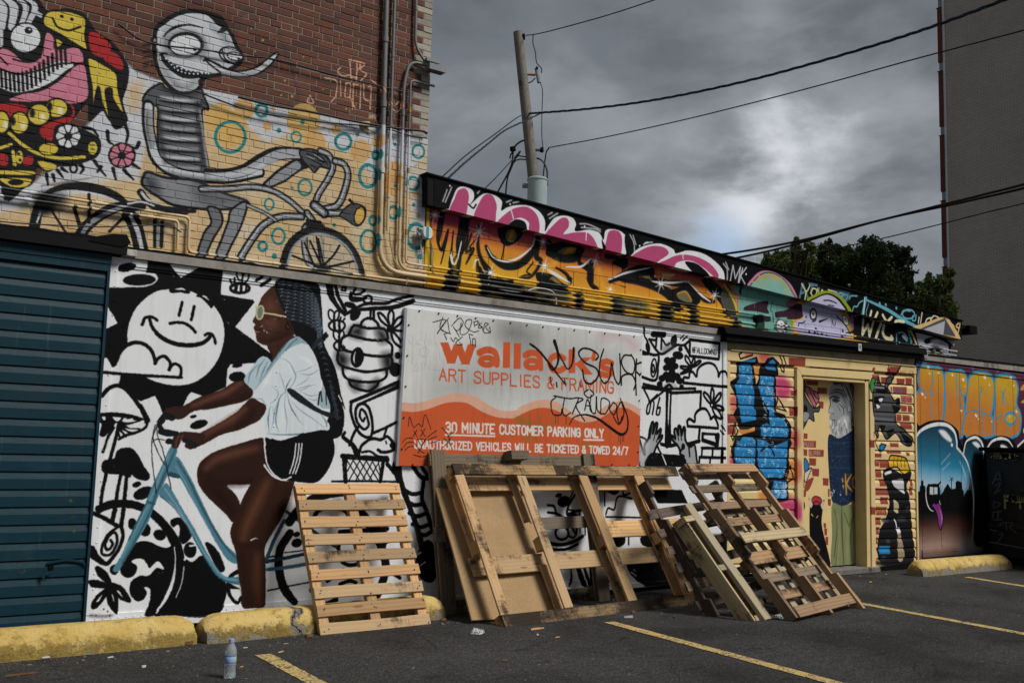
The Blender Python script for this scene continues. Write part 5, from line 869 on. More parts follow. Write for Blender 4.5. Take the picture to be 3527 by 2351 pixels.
def mural_door():
    c = CV_DOOR; K = '#111113'; Rd = '#8d4136'
    c.frame(2450,1200,1.96)
    for (x0,y0,x1,y1) in ((640,205,722,248),(715,262,782,305),(725,355,758,405),(622,570,650,610),(622,620,708,668),(622,678,648,725),(656,680,760,730),(660,738,708,790),(680,808,728,862),(752,872,792,925),(786,945,800,1000),(786,1012,808,1060),(600,875,630,940),(757,1175,775,1210),(762,1210,782,1260),(770,1268,790,1325),(570,275,620,320),(570,330,615,450),(570,950,640,1000)): c.poly([(x0,y0),(x1,y0+3),(x1-2,y1),(x0+2,y1-3)],Rd,sm=False)
    c.poly([(680,870),(690,880),(660,950),(630,960),(640,900)],Rd); text(c,'MUCHO',[(628,660),(690,660),(690,632),(628,630)],2.4,'#b9a8a0',jit=.03); text(c,'BLOTBS',[(662,718),(735,715),(735,692),(662,692)],2.4,'#c9b8b0',jit=.03)
    # hooded rat
    c.poly([(600,230),(610,205),(635,230),(630,285),(608,285)],'#55565a',out=K,ow=6); c.poly([(620,300),(640,330),(690,400),(730,390),(725,425),(690,430),(695,490),(660,470),(640,500),(620,520)],'#4a4b4f',out=K,ow=6); c.poly([(632,275),(665,262),(725,340),(710,375),(700,395),(690,390)],'#c0717c',out=K,ow=6); c.line([(660,270),(705,370)],6,K); c.poly([(690,285),(718,300),(728,340),(700,320)],'#c0717c',out=K,ow=5); c.poly([(625,380),(650,400),(640,440),(625,440)],K); c.line([(640,500),(615,560),(622,620)],[8,6],K); c.poly([(625,430),(660,440),(650,480),(625,490)],'#8d8f94')
    c.poly([(628,740),(650,760),(660,800),(640,830),(628,820)],'#2a78ae',out=K,ow=5); c.poly([(650,820),(678,805),(660,850),(640,900),(628,880),(630,840)],'#c9c3b4',out=K,ow=5); c.ell(622,1060,10,28,K)
    # black cat with a red cap
    c.poly([(665,1060),(658,1005),(690,1040),(740,1035),(763,1020),(752,1090),(745,1180),(770,1300),(795,1400),(800,1470),(720,1460),(670,1300),(662,1150)],K); c.poly([(660,1010),(685,1045),(670,1075)],'#c9b9b0'); c.poly([(760,1025),(738,1050),(752,1085)],'#c9b9b0'); c.poly([(678,1015),(700,995),(735,1005),(745,1030),(730,1055),(690,1050)],'#a83a40',out=K,ow=4); c.line([(690,1040),(712,1030),(735,1045)],8,'#6a1f26'); c.line([(676,1115),(686,1130)],[7,5],'#b6a832'); c.line([(710,1140),(720,1128)],[6,6],'#b6a832')
    # bearded man
    g1 = '#8f9194'; g2 = '#5c5e62'; g3 = '#bfc1c4'
    c.poly([(825,225),(870,215),(930,225),(965,250),(978,300),(975,380),(990,480),(985,530),(950,540),(900,500),(850,300)],'#3b3c3f')
    c.poly([(800,270),(830,240),(880,235),(920,280),(930,350),(945,420),(940,500),(900,560),(860,595),(820,570),(800,500),(798,450),(810,440),(790,430),(795,400),(805,370),(795,330)],g1)
    c.poly([(800,280),(840,245),(885,255),(880,300),(820,310)],'#a9abae',soft=20)
    for p in ([(810,285),(850,275),(890,285)],[(805,300),(850,292),(885,305)],[(812,318),(840,330),(860,325)],[(820,350),(845,360),(870,350)],[(860,370),(890,400),(895,440)],[(850,380),(870,420)],[(880,360),(905,400)],[(800,430),(825,440)],[(812,480),(838,485)]): c.line(p,[3,9,5],'#3d3e42')
    c.ell(838,347,22,12,'#26272a',soft=6); c.line([(800,335),(830,322),(865,335)],8,'#333438'); c.line([(797,330),(803,375),(792,425),(812,438)],6,'#3a3b3f'); c.line([(880,300),(905,360),(920,430)],[6,22,10],'#5b5d61',soft=14); c.ell(805,420,16,20,'#a3a5a8',soft=8); c.ell(938,400,16,30,'#9a9c9f',rot=15,out=g2,ow=4)
    c.poly([(800,480),(840,500),(880,460),(930,460),(945,520),(925,570),(860,602),(815,575),(798,530)],'#a9abad')
    rr = random.Random(5)
    for i in range(60): x = rr.uniform(802,938); y = rr.uniform(470,560); c.line([(x,y),(x+rr.uniform(-6,4),y+rr.uniform(20,42))],rr.uniform(2.5,5),rr.choice(['#d8dadc','#ececee','#5f6165','#77797c']))
    for i in range(46):
        t = rr.random(); c.line([(870+t*60,225+t*10),(915+t*40+rr.uniform(-5,5),300+rr.uniform(-10,30)),(945+t*35,400),(955+t*35,480+rr.uniform(0,50))],rr.uniform(3,6),rr.choice(['#d3d5d8','#77797d','#3a3b3f','#a3a5a9','#1c1d1f']))
    c.poly([(825,220),(870,212),(900,225),(860,240),(830,238)],'#2b2a2a',soft=8)
    # sweater,hand,trousers
    c.poly([(790,590),(860,605),(940,560),(960,535),(1003,545),(1010,700),(1012,1090),(1000,1105),(965,1030),(900,1060),(830,1050),(810,1000),(795,860)],'#1d2b44'); c.line([(965,1030),(1000,950),(1000,850)],7,'#131d30'); c.poly([(960,560),(1003,545),(1010,760),(985,760)],'#141f36',soft=20)
    for i in range(420): x = rr.uniform(800,1000); y = rr.uniform(600,1040); c.dots([(x,y)],rr.uniform(1.4,2.6),rr.choice(['#4f7390','#2f4a66','#5b7d94','#12203a']),alpha=.8)
    for y in (630,720,800): c.line([(795,y),(880,y+6),(980,y-4)],5,'#2f4a66',alpha=.6)
    for p in ([(886,880),(888,895)],[(905,850),(912,980)],[(945,850),(915,910),(950,960)],[(985,850),(955,880),(960,935),(990,935)],[(890,925),(892,935)],[(998,925),(1000,940)]): c.line(p,11,'#c98f3a',soft=4)
    c.poly([(948,1035),(965,1030),(1000,1100),(990,1118),(955,1080)],'#9a5c58')
    c.poly([(815,1050),(880,1060),(945,1050),(960,1090),(990,1118),(985,1250),(995,1480),(820,1485),(815,1250)],'#7b8058')
    for p in ([(880,1060),(882,1200),(895,1480)],[(945,1060),(960,1120),(930,1200)],[(830,1080),(850,1200),(830,1400)],[(960,1130),(940,1260),(950,1450)],[(900,1110),(930,1200)],[(860,1250),(840,1460)]): c.line(p,[3,11,5],'#454a30',soft=5)
    for p in ([(850,1120),(860,1300),(850,1460)],[(925,1200),(920,1350),(930,1460)]): c.line(p,[6,22,10],'#8f946a',soft=14,alpha=.7)
    c.dots([(812,970),(820,975),(830,965),(815,990),(872,985),(826,955)],5,'#a9abac')
mural_annex(); mural_door()

# ---- purple trailer: bubble letters over chrome blobs with a skyline
def mural_purple():
    c = CV_PUR; K = '#0d0d0f'; B = '#3d8fb5'; Wt = '#dcdde0'
    c.frame(2927,1100,3.92)
    c.poly([(870,560),(2500,800),(2500,2000),(870,2000)],'#5b3045',sm=False,grad=((1500,700),(1500,1500),'#3a2038'))
    letters = [[(960,620),(1040,615),(1120,640),(1180,640),(1240,680),(1275,800),(1280,1000),(1260,1330),(1180,1480),(900,1540),(870,1300),(875,1050),(940,940),(920,800)],[(1280,760),(1340,690),(1420,690),(1500,690),(1570,760),(1590,880),(1580,1000),(1540,1060),(1560,1300),(1540,1568),(1270,1568),(1290,1100)],[(1600,830),(1650,740),(1730,700),(1840,720),(1930,800),(1950,950),(1930,1200),(1910,1280),(1970,1400),(1950,1568),(1540,1568),(1560,1250)],[(1950,830),(2020,750),(2120,745),(2220,790),(2270,930),(2250,1130),(2300,1260),(2310,1400),(2250,1568),(1960,1568),(1960,1100)]]
    for p in letters: c.poly(p,'#c39a2e',grad=((1500,720),(1480,1150),'#bd7636'),out=B,ow=26)
    for p in ([(1115,650),(1115,850),(1095,990)],[(1060,960),(1110,1020),(1135,1000)],[(880,1010),(950,940),(1020,980),(1055,1040)],[(1090,1090),(1110,1200),(1100,1330)],[(1440,720),(1445,900),(1450,1110)],[(1500,910),(1495,980),(1540,1040),(1580,990)],[(1480,1140),(1540,1200),(1560,1300)],[(1560,1290),(1620,1230),(1720,1235),(1790,1320),(1800,1430),(1770,1568)],[(1750,920),(1790,930),(1760,1000),(1745,1100),(1780,1230),(1860,1300),(1920,1290)],[(1940,800),(1945,1000),(1920,1280)],[(2040,960),(2130,1140)],[(2100,930),(2060,1050),(2085,1160)],[(1980,1370),(2010,1310),(2060,1300)],[(2240,1170),(2190,1270)],[(2160,1420),(2110,1540)],[(1540,1050),(1550,1200)]): c.line(p,[12,18,12],B)
    c.ell(2170,1335,76,78,'#c39a2e',out=B,ow=26)
    for (x,y,a) in ((1050,650,24),(1075,730,14),(1195,720,20),(1385,745,20),(1530,810,24),(1555,900,10),(1820,780,26),(1885,880,14),(2165,790,26),(2210,890,14),(980,1005,24),(1018,1050,12),(1705,1295,26),(1735,1340,12),(1505,1230,18),(1915,1375,12),(2250,1240,20),(2155,1310,12)): c.ell(x,y,a*.6,a,'#e2dcd4',rot=-30,soft=4)
    c.poly([(2300,950),(2352,870),(2500,860),(2500,960),(2380,950)],'#c38a4a'); c.poly([(2310,1120),(2400,1060),(2500,1100),(2500,1140)],'#c38a4a'); c.ell(2360,1500,22,40,'#c9c24a'); c.line([(870,640),(940,600),(1010,610)],40,B,soft=20,alpha=.7)
    for p in ([(1660,700),(1640,650)],[(1900,760),(1830,700)],[(1960,760),(1990,700)]): c.line(p,[40,20],'#4a8f9a',soft=20,alpha=.7)
    # chrome blobs
    c.frame(3127,1450,3.135)
    def blob(p,hi):
        c.poly(p,K,out=K,ow=18)
    c.poly([(60,110),(130,50),(230,0),(370,-10),(480,40),(545,110),(565,220),(640,330),(700,450),(740,600),(760,1400),(60,1500)],K)
    c.poly([(590,260),(640,180),(720,145),(800,170),(840,200),(870,210),(940,165),(1050,160),(1130,200),(1180,260),(1254,190),(1400,150),(1400,1500),(590,1500)],K)
    c.poly([(72,200),(120,120),(220,50),(340,30),(440,60),(510,140),(530,280),(610,380),(660,500),(690,640),(705,760),(72,760)],'#1d3c4b',grad=((300,80),(300,560),'#2f86ae')); c.poly([(72,540),(690,640),(705,780),(72,780)],'#a9bccb',sm=False,soft=90); c.poly([(590,380),(640,240),(720,190),(800,240),(820,420),(800,700),(720,760),(660,520)],'#173542',grad=((700,250),(700,600),'#2a6f92')); c.poly([(720,420),(830,420),(900,620),(840,1100),(720,900)],K,soft=70)
    c.line([(80,190),(130,110),(220,55),(330,30),(430,45),(500,110),(525,200),(530,290)],[14,26,30,30,28,22,16],Wt); c.line([(535,290),(600,370),(650,470),(690,640),(710,850),(705,1100),(690,1310)],[20,20,16,22,22,24],'#c9cace'); c.line([(600,350),(625,230),(680,185),(740,175),(790,220),(815,300),(812,410)],[12,16,22,24,20,12],Wt); c.line([(855,290),(910,215),(1000,185),(1080,205),(1130,270)],[14,20,24,18,10],Wt); c.line([(1185,270),(1254,205)],16,Wt)
    c.poly([(330,100),(400,100),(470,190),(460,225),(390,180)],Wt,soft=10); c.ell(475,255,12,20,Wt,soft=4); c.poly([(695,235),(740,220),(785,270),(770,300)],Wt,soft=8); c.poly([(1000,255),(1040,255),(1080,290),(1010,290)],Wt,soft=8)
    for p in ([(360,460),(455,350)],[(375,525),(450,445)],[(560,430),(600,520),(635,640)],[(490,1010),(550,930)],[(530,1070),(595,985)],[(670,950),(675,1050)]): c.line(p,[6,18,6],'#a9bccb',soft=8,alpha=.85)
    # skyline
    c.poly([(75,830),(85,765),(128,755),(130,700),(142,690),(140,650),(153,632),(168,650),(168,690),(188,705),(192,760),(210,800),(215,690),(340,680),(350,800),(385,755),(390,735),(430,672),(468,735),(515,725),(515,655),(540,640),(582,660),(588,740),(600,745),(600,820),(640,740),(680,735),(690,780),(700,1060),(75,1120)],K,sm=False); c.line([(100,700),(100,760)],3,K); c.line([(470,620),(470,740)],9,K); c.line([(455,600),(490,640)],4,K); c.line([(490,605),(450,640)],4,K); c.line([(573,620),(573,660)],3,K); c.line([(665,700),(660,760)],10,K)
    c.poly([(75,1080),(300,1040),(705,1040),(700,1330),(620,1420),(75,1480)],'#4a2f28',sm=False,soft=60); c.poly([(75,1240),(400,1210),(690,1250),(680,1330),(600,1420),(75,1500)],'#9a7d72',sm=False,soft=80); c.poly([(560,1300),(760,1310),(780,1420),(560,1460)],'#8f8f90',soft=40,alpha=.7)
    c.line([(200,720),(195,800),(210,890),(240,950),(275,970)],[8,12,12,6],Wt); c.line([(218,682),(280,695),(330,680),(352,658)],[12,16,12,16],K); c.line([(340,700),(335,800),(345,880),(355,900)],8,'#c9cace'); c.poly([(210,695),(335,690),(335,880),(260,890),(210,830)],K); c.poly([(236,705),(276,710),(276,792),(236,788)],'#b9bcc2',sm=False); c.poly([(284,710),(320,710),(320,785),(284,788)],'#b9bcc2',sm=False)
    c.poly([(258,905),(285,882),(305,895),(325,880),(355,920),(378,1010),(380,1090),(355,1168),(330,1120),(318,1020),(290,950)],'#7a347c',out=K,ow=9); c.line([(308,895),(325,960)],5,'#4f1f52'); c.line([(350,960),(365,1040),(360,1110)],[6,14,6],'#b48ab5',soft=6)
    c.poly([(720,820),(750,765),(790,820),(800,1300),(720,1300)],K)
mural_purple()

# ------------------------------------------------------------------ ground
def asphalt_mat():
    t = NT('asphalt'); p = t.pos()
    fine = t.noise(p, 75, 5, .8); mid = t.noise(p, 14, 6, .65); bigp = t.noise(p, .9, 5, .55, .4)
    c = t.ramp(fine, [(.32, hexc('#0f0f10')), (.5, hexc('#303031')), (.7, hexc('#5f5e5d'))])
    c = t.mix(1.0, c, t.ramp(mid, [(.3, .62), (.7, 1.28)]), 'MULTIPLY')
    c = t.mix(1.0, c, t.ramp(bigp, [(.36, .5), (.5, .95), (.64, 1.25)]), 'MULTIPLY')
    grit = t.noise(p, 34, 3, .7); c = t.mix(1.0, c, t.ramp(grit, [(.3, .5), (.5, 1.0), (.68, 1.45)]), 'MULTIPLY')
    spk = t.step(t.vor(p, 60), .22, .12)
    c = t.mix(t.math('MULTIPLY', spk, t.step(t.noise(p, 40, 2), .5, .7)), c, hexc('#8d8c88'))
    stain = t.step(t.noise(t.map(p, (1, 2.2, 1)), 2.6, 5, .55), .60, .70)
    c = t.mix(t.math('MULTIPLY', stain, .6), c, hexc('#101011'))
    cr = t.step(t.vor(t.mix(.12, p, t.noise(p, 3, 5, col=True)), 1.1, 'DISTANCE_TO_EDGE'), .006, .002); c = t.mix(t.math('MULTIPLY', t.math('MULTIPLY', cr, t.step(t.noise(p, .8, 2), .5, .6)), .8), c, (.006, .006, .006))
    t.bump(t.math('ADD', t.math('ADD', fine, grit), t.math('MULTIPLY', mid, .5)), .9, .010)
    return t.fin(c, t.math('ADD', .72, t.math('MULTIPLY', mid, .2)), spec=.25)
M_ASPH = asphalt_mat()
g = MB(); g.quad((-300, -300, 0), (500, -300, 0), (500, 700, 0), (-300, 700, 0))
lot = g.build('parking_lot', M_ASPH); tag(lot, kind='structure')
def line_mat():
    t = NT('line_paint'); p = t.pos()
    n1 = t.noise(p, 60, 6, .7); n2 = t.noise(p, 9, 5, .6)
    c = t.mix(t.ramp(n2, [(.3, 0), (.7, 1)]), hexc('#b0965a'), hexc('#c6ad74'))
    wear = t.step(t.math('ADD', n1, t.math('MULTIPLY', n2, .45)), .70, .84)
    c = t.mix(wear, c, hexc('#3a3836')); t.bump(t.noise(p, 210, 3, .7), .5, .005)
    return t.fin(c, .8)
M_LINE = line_mat()
# each line: two photo pixels down its middle, width in metres
for (a, b, wd) in (((906, 2254), (1180, 2400), .10), ((2098, 2142), (3010, 2388), .10), ((2945, 2074), (3600, 2196), .10), ((3330, 1987), (3640, 2036), .10)):
    A, B = on_g(*a), on_g(*b); d = (B-A)[:2]; L = np.linalg.norm(d); d /= L; n = np.array([-d[1], d[0]])*wd/2
    m = MB(); K = 40
    for i in range(K):
        q = []
        for tt, sgn in ((i/K, -1), ((i+1)/K, -1), ((i+1)/K, 1), (i/K, 1)):
            random.seed(int(tt*K+.5)*7+sgn+int(a[0])); e = 1+random.uniform(-.09, .06)
            pt = A[:2]+d*L*tt+n*sgn*e; q.append((pt[0], pt[1], .004))
        m.quad(*q)
    m.build('parking_line', M_LINE, lot)
random.seed(11)

# ------------------------------------------------------------------ brick building behind the row of trailers
IM_BRICK = CV_BRICK.image()
def brick_mat(name, c1, c2, c3, paint=True):
    t = NT(name); p = t.pos(); r = t.rnd()
    c = t.ramp(r, [(0, c1), (.45, c2), (.8, c3), (1, c1)])
    c = t.mix(1.0, c, t.ramp(t.noise(p, 35, 6, .65), [(.25, .72), (.7, 1.18)]), 'MULTIPLY')
    c = t.mix(t.math('MULTIPLY', t.step(t.noise(p, 6, 6, .6), .5, .72), .35), c, hexc('#4a4441'))
    c = t.mix(t.step(t.vor(p, 48), .075, .03), c, hexc('#2a211f'))
    if paint:
        pc, pa = paint_nodes(t, CV_BRICK, IM_BRICK)
        chip = t.step(t.math('ADD', t.noise(p, 26, 7, .65), t.math('MULTIPLY', t.noise(p, 3.1, 3), .5)), .93, .99)
        pa2 = t.math('MULTIPLY', pa, t.math('SUBTRACT', 1.0, t.math('MULTIPLY', chip, .8)))
        pc = t.mix(1.0, pc, t.ramp(t.noise(p, 14, 6, .6), [(.3, .86), (.7, 1.06)]), 'MULTIPLY')
        c = t.mix(pa2, c, pc)
    t.bump(t.noise(p, 55, 6, .7), .55, .006)
    return t.fin(c, .85, spec=.2)
M_RED = brick_mat('red_brick', hexc('#623e33'), hexc('#6e4537'), hexc('#523730'))
M_BUFF = brick_mat('buff_brick', hexc('#9d978a'), hexc('#aaa498'), hexc('#8c867a'))
def mortar_mat(name, col, cv, im):
    t = NT(name); p = t.pos(); c = t.mix(1.0, hexc(col), t.ramp(t.noise(p, 50, 5), [(.3, .7), (.7, 1.15)]), 'MULTIPLY')
    pc, pa = paint_nodes(t, cv, im); c = t.mix(t.math('MULTIPLY', pa, t.step(t.noise(p, 30, 6, .7), .22, .36)), c, t.mix(1.0, pc, .93, 'MULTIPLY'))
    t.bump(t.noise(p, 90, 4), .6, .005); return t.fin(c, .9)
M_MORT = mortar_mat('brick_mortar', '#857e74', CV_BRICK, IM_BRICK)
bb = empty('brick_building', (3, 9, 0), 'tall red brick building with painted cyclist mural behind the low trailers', 'building')
bx = lambda m, a, b: m.box(a, b)
BX1, BTOP = 5.205, 7.2
m = MB(); m.box((-6-3, 8.8045-9, 0), (BX1-.004-3, 20-9, BTOP)); m.build('wall', M_MORT, bb)
def brick_mesh(name, L, H, D, mat):
    m = MB(); e = .003
    f = [(-L/2+e, 0, -H/2+e), (L/2-e, 0, -H/2+e), (L/2-e, 0, H/2-e), (-L/2+e, 0, H/2-e)]
    b = [(-L/2, e, -H/2), (L/2, e, -H/2), (L/2, e, H/2), (-L/2, e, H/2)]
    c = [(x, D, z) for x, _, z in b]
    m.v = f+b+c; m.f = [(0, 1, 2, 3)]
    for i in range(4):
        j = (i+1) % 4; m.f += [(i+4, j+4, j, i), (i+8, j+8, j+4, i+4)]
    m.m = [0]*len(m.f); return m
def to_px(P):
    q = np.asarray(P, float)-CAMP; w = q@CF; k = FL/36*PW
    return PW/2+k*(q@CR)/w, PH/2-k*(q@CU)/w
def inframe(P, mg=0):
    x, y = to_px(P); return -mg < x < PW+mg and -mg < y < PH+mg
CH = .0676
items = []
for r in range(-3, 56):
    z = 2.62+(r+.5)*CH+.03
    if z > 6.35: break
    head = (r % 6 == 2); Lb = .1085 if head else .217
    xe = BX1
    q = 0 if r % 2 else 1
    # toothed buff quoin at the corner, above the painted zone it stays unpainted
    lens = []
    first = (.108 if q else .20); x = xe
    seq = [first, .108 if not q else .16]
    k = 0
    while x > -.9:
        L = (seq[k] if k < len(seq) else Lb)-.0
        if k == len(seq): L = Lb*(.5 if (r % 2 and not head) else 1)
        items.append((x-L/2, z, L-.0085, 'B' if k < (1 if q else 1) else 'R')); x -= L; k += 1
vis = []
for (x, z, L, kd) in items:
    P = (x, 8.8, z); vis.append(inframe(P, 30) and z > 3.0)
order = sorted([i for i in range(len(items)) if vis[i]], key=lambda i: np.linalg.norm(np.array((items[i][0], 8.8, items[i][1]))-CAMP))
top300 = set(order[:290]); cache = {}
stuff = {'R': MB(), 'B': MB()}
for i, (x, z, L, kd) in enumerate(items):
    dy = random.uniform(-.0025, .0025); key = (round(L, 3), kd)
    if i in top300:
        if key not in cache: cache[key] = brick_mesh('brick', L, CH-.0085, .02, None).mesh('brick', M_RED if kd == 'R' else M_BUFF)
        o = bpy.data.objects.new('brick', cache[key]); COL.objects.link(o); o.parent = bb; o.location = (x-3, 8.8-9+dy, z)
        o.rotation_euler = (random.uniform(-.01, .01), random.uniform(-.004, .004), 0)
    else:
        bmx = brick_mesh('b', L, CH-.0085, .02, None); s = stuff[kd]; n = len(s.v)
        s.v += [(a+x-3, b+8.8-9+dy, c+z) for a, b, c in bmx.v]; s.f += [tuple(n+j for j in f) for f in bmx.f]; s.m += [0]*len(bmx.f)
for kd, mt in (('R', M_RED), ('B', M_BUFF)):
    tag(stuff[kd].build('brickwork', mt, bb), kind='stuff')

# ------------------------------------------------------------------ painted block building with the sloping fascia
IM_BLOCK = CV_BLOCK.image(); IM_FASC = CV_FASC.image()
def mural_mat(name, cv, im, rough=.65, bump=.2, bscale=40, wear=0, var=.06, dirt=0, wearcol='#8f8b84', spec=.1, base=None):
    t = NT(name); p = t.pos(); c, a = paint_nodes(t, cv, im)
    if base is not None: c = t.mix(a, base, c)
    n = t.noise(p, 7, 6, .6)
    c = t.mix(1.0, c, t.ramp(n, [(.3, 1-var), (.7, 1+var)]), 'MULTIPLY')
    if wear:
        w = t.step(t.math('ADD', t.noise(p, 38, 7, .7), t.math('MULTIPLY', t.noise(p, 2.6, 3), .45)), .97-.1*wear, 1.03-.1*wear)
        c = t.mix(w, c, hexc(wearcol))
    if dirt:
        d = t.step(t.noise(t.map(p, (9, 1, .7)), 3, 6, .6), .5, .75); c = t.mix(t.math('MULTIPLY', d, dirt*2), c, (.55, .52, .47), 'MULTIPLY')
    t.bump(t.noise(p, bscale, 5, .6), bump, .004)
    return t.fin(c, t.math('ADD', rough-.1, t.math('MULTIPLY', n, .2)), spec=spec)
M_BLOCK = mural_mat('block_paint', CV_BLOCK, IM_BLOCK, .55, .5, 70, .3)
M_FASC = mural_mat('fascia_paint', CV_FASC, IM_FASC, .4, .08, 12, 0)
M_BLACK = flat('black_metal', '#070708', .6, 0, .25, 4, .1, .1)
M_BLACKP = flat('black_paint', '#0b0b0c', .6, 0, .2, 5, .1, .12)
blk = empty('block_building', (10, 9, 0), 'low painted concrete block building with a sloping black fascia full of lettering', 'building')
m = MB(); m.box((5.212-10, 8.806-9, 0), (15.05-10, 19-9, 3.25)); m.build('wall', M_BLOCK, blk)
bl = brick_mesh('block', .396, .196, .03, None).mesh('block', M_BLOCK)
half = brick_mesh('block', .196, .196, .03, None).mesh('block', M_BLOCK)
for r in range(7):
    z = 2.72+r*.2; x = 5.215
    if r % 2:
        o = bpy.data.objects.new('block', half); COL.objects.link(o); o.parent = blk; o.location = (x+.1-10, 8.8-9, z+.1); x += .2
    while x < 14.9:
        xt = x+.2; top = 3.72-.0565*(xt-5.12)+.06
        if z < top:
            o = bpy.data.objects.new('block', bl); COL.objects.link(o); o.parent = blk; o.location = (xt-10, 8.8-9+random.uniform(-.0015, .0015), z+.1)
        x += .4
# fascia: box beam following the roof line (measured at both ends)
TL, BL = on_y(1494, 603, 8.68), on_y(1494, 709, 8.68); TR, BR = on_y(3313, 1105, 8.68), on_y(3313, 1169, 8.68)
o3 = np.array((10, 9, 0.))
def slab(p, q, depth):
    m = MB(); a, b, c, d = p; s = np.array((0, depth, 0))
    m.hexa([a-o3, b-o3, b+s-o3, a+s-o3, d-o3, c-o3, c+s-o3, d+s-o3]); return m
slab((BL, BR, TR, TL), None, .22).build('fascia', M_FASC, blk)
m = MB(); e = np.array((0, 0, .016)); a = TL+np.array((-.10, -.02, -.004)); b = TR+np.array((.02, -.02, -.004)); s = np.array((0, .26, 0))
m.hexa([a-o3, b-o3, b+s-o3, a+s-o3, a+e-o3, b+e-o3, b+s+e-o3, a+s+e-o3]); m.build('drip_edge', M_BLACK, blk)
a, b, c, d = [BL+np.array((-.07, .004, 0)), BL+np.array((-.001, .004, 0)), TL+np.array((-.001, .004, -.003)), TL+np.array((-.07, .004, -.003))]
slab((a, b, c, d), None, .16).build('end_cap', M_BLACKP, blk)
m = MB(); q = [(BL+np.array((0.1, .225, .0))), (BR+np.array((0, .225, 0)))]
m.hexa([q[0]-o3+(0, 0, -.02), q[1]-o3+(0, 0, -.02), q[1]-o3+(0, 3, 0), q[0]-o3+(0, 3, 0), q[0]-o3+(0, 0, .25), q[1]-o3+(0, 0, .25), q[1]-o3+(0, 3, .3), q[0]-o3+(0, 3, .3)]); m.build('roof', M_BLACK, blk)
# roof lamp at the far end of the fascia
m = MB(); L = TR+np.array((.0, .0, -.08)); m.box(L+(0, .05, -.03)-o3, L+(.22, .2, .03)-o3); m.box(L+(.2, -.02, -.1)-o3, L+(.42, .24, .03)-o3)
ol = m.build('floodlight', M_BLACK); ol.location = tuple(o3); tag(ol, 'small black floodlight fixed to the end of the sloping fascia', 'floodlight')

# ------------------------------------------------------------------ conduits along the walls
def pipe_mat(name, cv, im, metal_col):
    t = NT(name); p = t.pos(); c, a = paint_nodes(t, cv, im)
    base = t.mix(t.noise(p, 12, 4), hexc(metal_col), t.mix(1.0, hexc(metal_col), .7, 'MULTIPLY'))
    c = t.mix(a, base, c); c = t.mix(t.math('MULTIPLY', t.step(t.noise(p, 30, 6, .7), .62, .7), .5), c, hexc('#6a5b44'))
    return t.fin(c, .5, spec=.4)
M_PIPEB = pipe_mat('conduit_on_brick', CV_BRICK, IM_BRICK, '#77787a')
M_PIPEK = pipe_mat('conduit_on_block', CV_BLOCK, IM_BLOCK, '#8a8a88')
M_GALV = flat('galvanised', '#7d7f81', .6, .0, .15, 20, .1)
M_RUSTY = flat('ochre_pipe', '#9c7a2e', .6, .2, .3, 18, .3, dirt='#5b3c1c')
def fillet(pts, rad, n=6):
    out = [np.array(pts[0], float)]
    for i in range(1, len(pts)-1):
        a, b, c = [np.array(pts[j], float) for j in (i-1, i, i+1)]
        u = (a-b)/np.linalg.norm(a-b); v = (c-b)/np.linalg.norm(c-b); r = min(rad, np.linalg.norm(a-b)*.49, np.linalg.norm(c-b)*.49)
        for k in range(n+1):
            t = k/n; out.append((1-t)**2*(b+u*r)+2*t*(1-t)*b+t*t*(b+v*r))
    out.append(np.array(pts[-1], float)); return out
def conduit(pts, r, mat, label, rad=.12, coup=(), group='conduits along the walls', cmat=None):
    root = empty('conduit', tuple(pts[0]), label, 'conduit', group); o = np.array(pts[0], float)
    path = fillet(pts, rad) if len(pts) > 2 else [np.array(p, float) for p in pts]
    MB().tube([p-o for p in path], r, 10).build('pipe', mat, root, smooth=True)
    for (i, tt) in coup:      # coupling sleeves and straps along segment i
        a, b = np.array(pts[i], float), np.array(pts[i+1], float); c = a+(b-a)*tt; d = (b-a)/np.linalg.norm(b-a)
        MB().tube([c-d*.028-o, c+d*.028-o], r*1.3, 10).build('coupling', cmat or mat, root, smooth=True)
    return root
def YP(r): return 8.79-r-.012
def even(n, i=0): return [(i, (k+.5)/n) for k in range(n)]
conduit([(.7, YP(.013), 3.232), (2.752, YP(.013), 3.238), (2.756, YP(.013), 2.925), (4.4, YP(.013), 2.93), (5.215, YP(.013), 2.938)], .0135, M_PIPEB, 'upper cream conduit that drops beside the painted bicycle seat tube', .05, even(4)+even(3, 2))
conduit([(.7, YP(.012), 3.163), (2.655, YP(.012), 3.19), (2.66, YP(.012), 2.93)], .0125, M_PIPEB, 'lower cream conduit that turns down short of the other elbow', .04, even(4))
conduit([(4.60, YP(.027), 7.1), (4.66, YP(.027), 3.0), (5.215, YP(.022), 3.004)], .026, M_PIPEB, 'thick grey conduit down the brick wall with a broad elbow', .3, even(6))
conduit([(4.708, YP(.016), 7.1), (4.742, YP(.016), 3.42)], .0155, M_PIPEB, 'slim grey conduit that stops short above a hanging cable', .1, even(5))
conduit([(4.95, YP(.015), 7.1), (4.985, YP(.015), 5.42), (5.09, YP(.05), 5.27)], .015, M_PIPEB, 'short grey conduit curving to the junction boxes at the brick corner', .14, even(2))
conduit([(5.15, YP(.05), 5.23), (4.93, YP(.017), 5.25), (4.866, YP(.017), 5.0), (4.885, YP(.017), 3.05), (5.215, YP(.017), 3.055)], .0165, M_PIPEB, 'grey conduit that hooks up to the corner junction box', .14, even(3, 2))
conduit([(5.235, YP(.014), 5.05), (4.945, YP(.014), 5.045), (4.968, YP(.014), 3.12), (5.23, YP(.014), 3.118)], .0125, M_PIPEB, 'thin yellow pipe with a tee near the brick corner', .05, even(3, 1), cmat=M_RUSTY)
